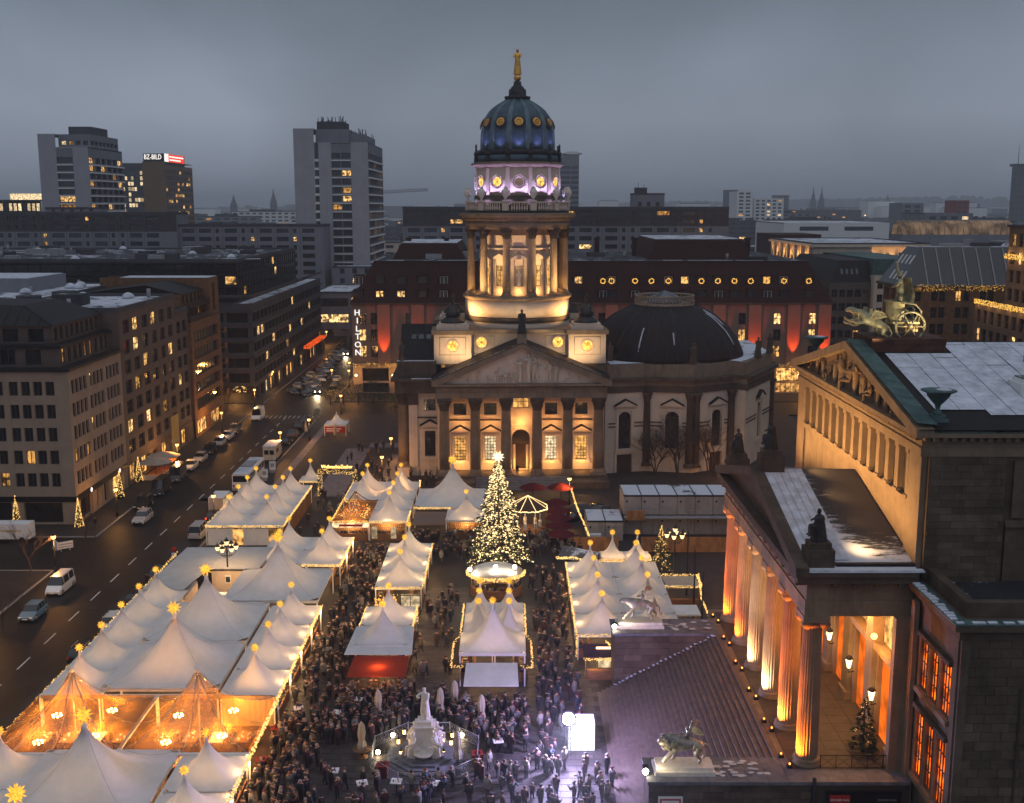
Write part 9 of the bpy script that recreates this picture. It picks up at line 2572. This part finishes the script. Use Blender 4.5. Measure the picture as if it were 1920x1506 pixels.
for zi,(x0,x1,y0,y1,n,lab) in enumerate(zones):
 k = tries = 0
 want = int(n * 2.5)
 while k < want and tries < want * 12:
  tries += 1
  x,y = PR.uniform(x0,x1),PR.uniform(y0,y1)
  if not free(x,y): continue
  placed.append((x,y)); k += 1
  jobs.append((y,x,lab,zi))
jobs.sort()
for i,(y,x,lab,zi) in enumerate(jobs):
 m = PR.randrange(len(pms)) if PR.random() < .93 else 6
 if m == 6 and PR.random() < .6: m = 0
 rz = PR.uniform(0,2 * pi)
 if i < 268:
  ci = PR.choice([0,0,0,0,1,1,1,2,2,2,3,4,5,6,7,7]); o = link('person',pms[m],None,(x,y,.15),rz); o.color = (*COATS[ci][1],1); tag(o,lab.replace('person','person in %s coat' % COATS[ci][0]),'person',lab.replace('person','people'))
 else: crowd[m].append((x,y,rz))
cb_ = MB()
for m,lst in crowd.items():
 vs = [v.co.copy() for v in low[m].vertices]; fs = [tuple(p.vertices) for p in low[m].polygons]; mi = [p.material_index for p in low[m].polygons]
 for x,y,rz in lst:
  mt = Matrix.Translation((x,y,.15)) @ Matrix.Rotation(rz,4,'Z'); q0 = len(cb_.v)
  cb_.v += [tuple(mt @ v) for v in vs]; cb_.f += [tuple(q0 + i for i in f) for f in fs]; cb_.m += mi; cb_.sm += [True] * len(fs)
struct('crowd',cb_,[m_coat,m_trous,m_skin,m_hat],'stuff')
for x,y,rz,m,lab in ((-8.95,117.6,.4,0,'lone person in a dark coat standing still at the left of the open aisle'),(-43.6,128,2.8,3,'person walking on the road beside the flat canvas roofs'),(-58.6,152,1,2,'person waiting at the corner of the side street'),(.9,178.2,.2,5,'small dark figure in the lit cathedral doorway')):
 tag(link('person',pms[m],None,(x,y,.15 if y < 170 else 1.62),rz),lab,'person').color = (.02,.02,.025,1)
for i,x in enumerate((-36.0,-25.75)):
 for k in range(8):
  dx,dy = -3.4 + (k % 4) * 2.2,-2.6 + (k // 4) * 4.2
  for s in (-1,1):
   for q in (-.45,.45):
    if PR.random() < .3: continue
    o = link('person',PR.choice(sit),None,(x + dx + s * .95,86.35 + dy + q,.17),-s * pi / 2); tag(o,'seated diner at a table inside the %s clear dining tent' % ('left','right')[i],'person','diners in the %s clear tent' % ('left','right')[i])
    ch_ = MB().box(x + dx + s * .95 - .22,x + dx + s * .95 + .22,86.35 + dy + q - .21,86.35 + dy + q + .21,.57,.63)
    ch_.box(x + dx + s * 1.2 - .03,x + dx + s * 1.2 + .03,86.35 + dy + q - .2,86.35 + dy + q + .2,.63,1.1)
    for a in (-.18,.18):
     for c in (-.17,.17): ch_.box(x + dx + s * .95 + a - .02,x + dx + s * .95 + a + .02,86.35 + dy + q + c - .02,86.35 + dy + q + c + .02,.17,.57)
    single('chair',ch_,m_wooddk,'dark wooden chair at a table inside the %s clear dining tent' % ('left','right')[i],'chair','chairs in the %s clear tent' % ('left','right')[i])
# ------------------------------------------------------------------ the hazy air
hz = MB().box(-9200,9200,-750,16200,-1.5,135)
hm_,n,l = _nodes('haze air')
out = n.new('ShaderNodeOutputMaterial'); pv_ = n.new('ShaderNodeVolumePrincipled')
pv_.inputs['Color'].default_value = (.86,.9,.97,1); pv_.inputs['Density'].default_value = HAZE = .00024; pv_.inputs['Anisotropy'].default_value = .3
l.new(pv_.outputs[0],out.inputs['Volume'])
struct('haze',hz,hm_,'stuff')
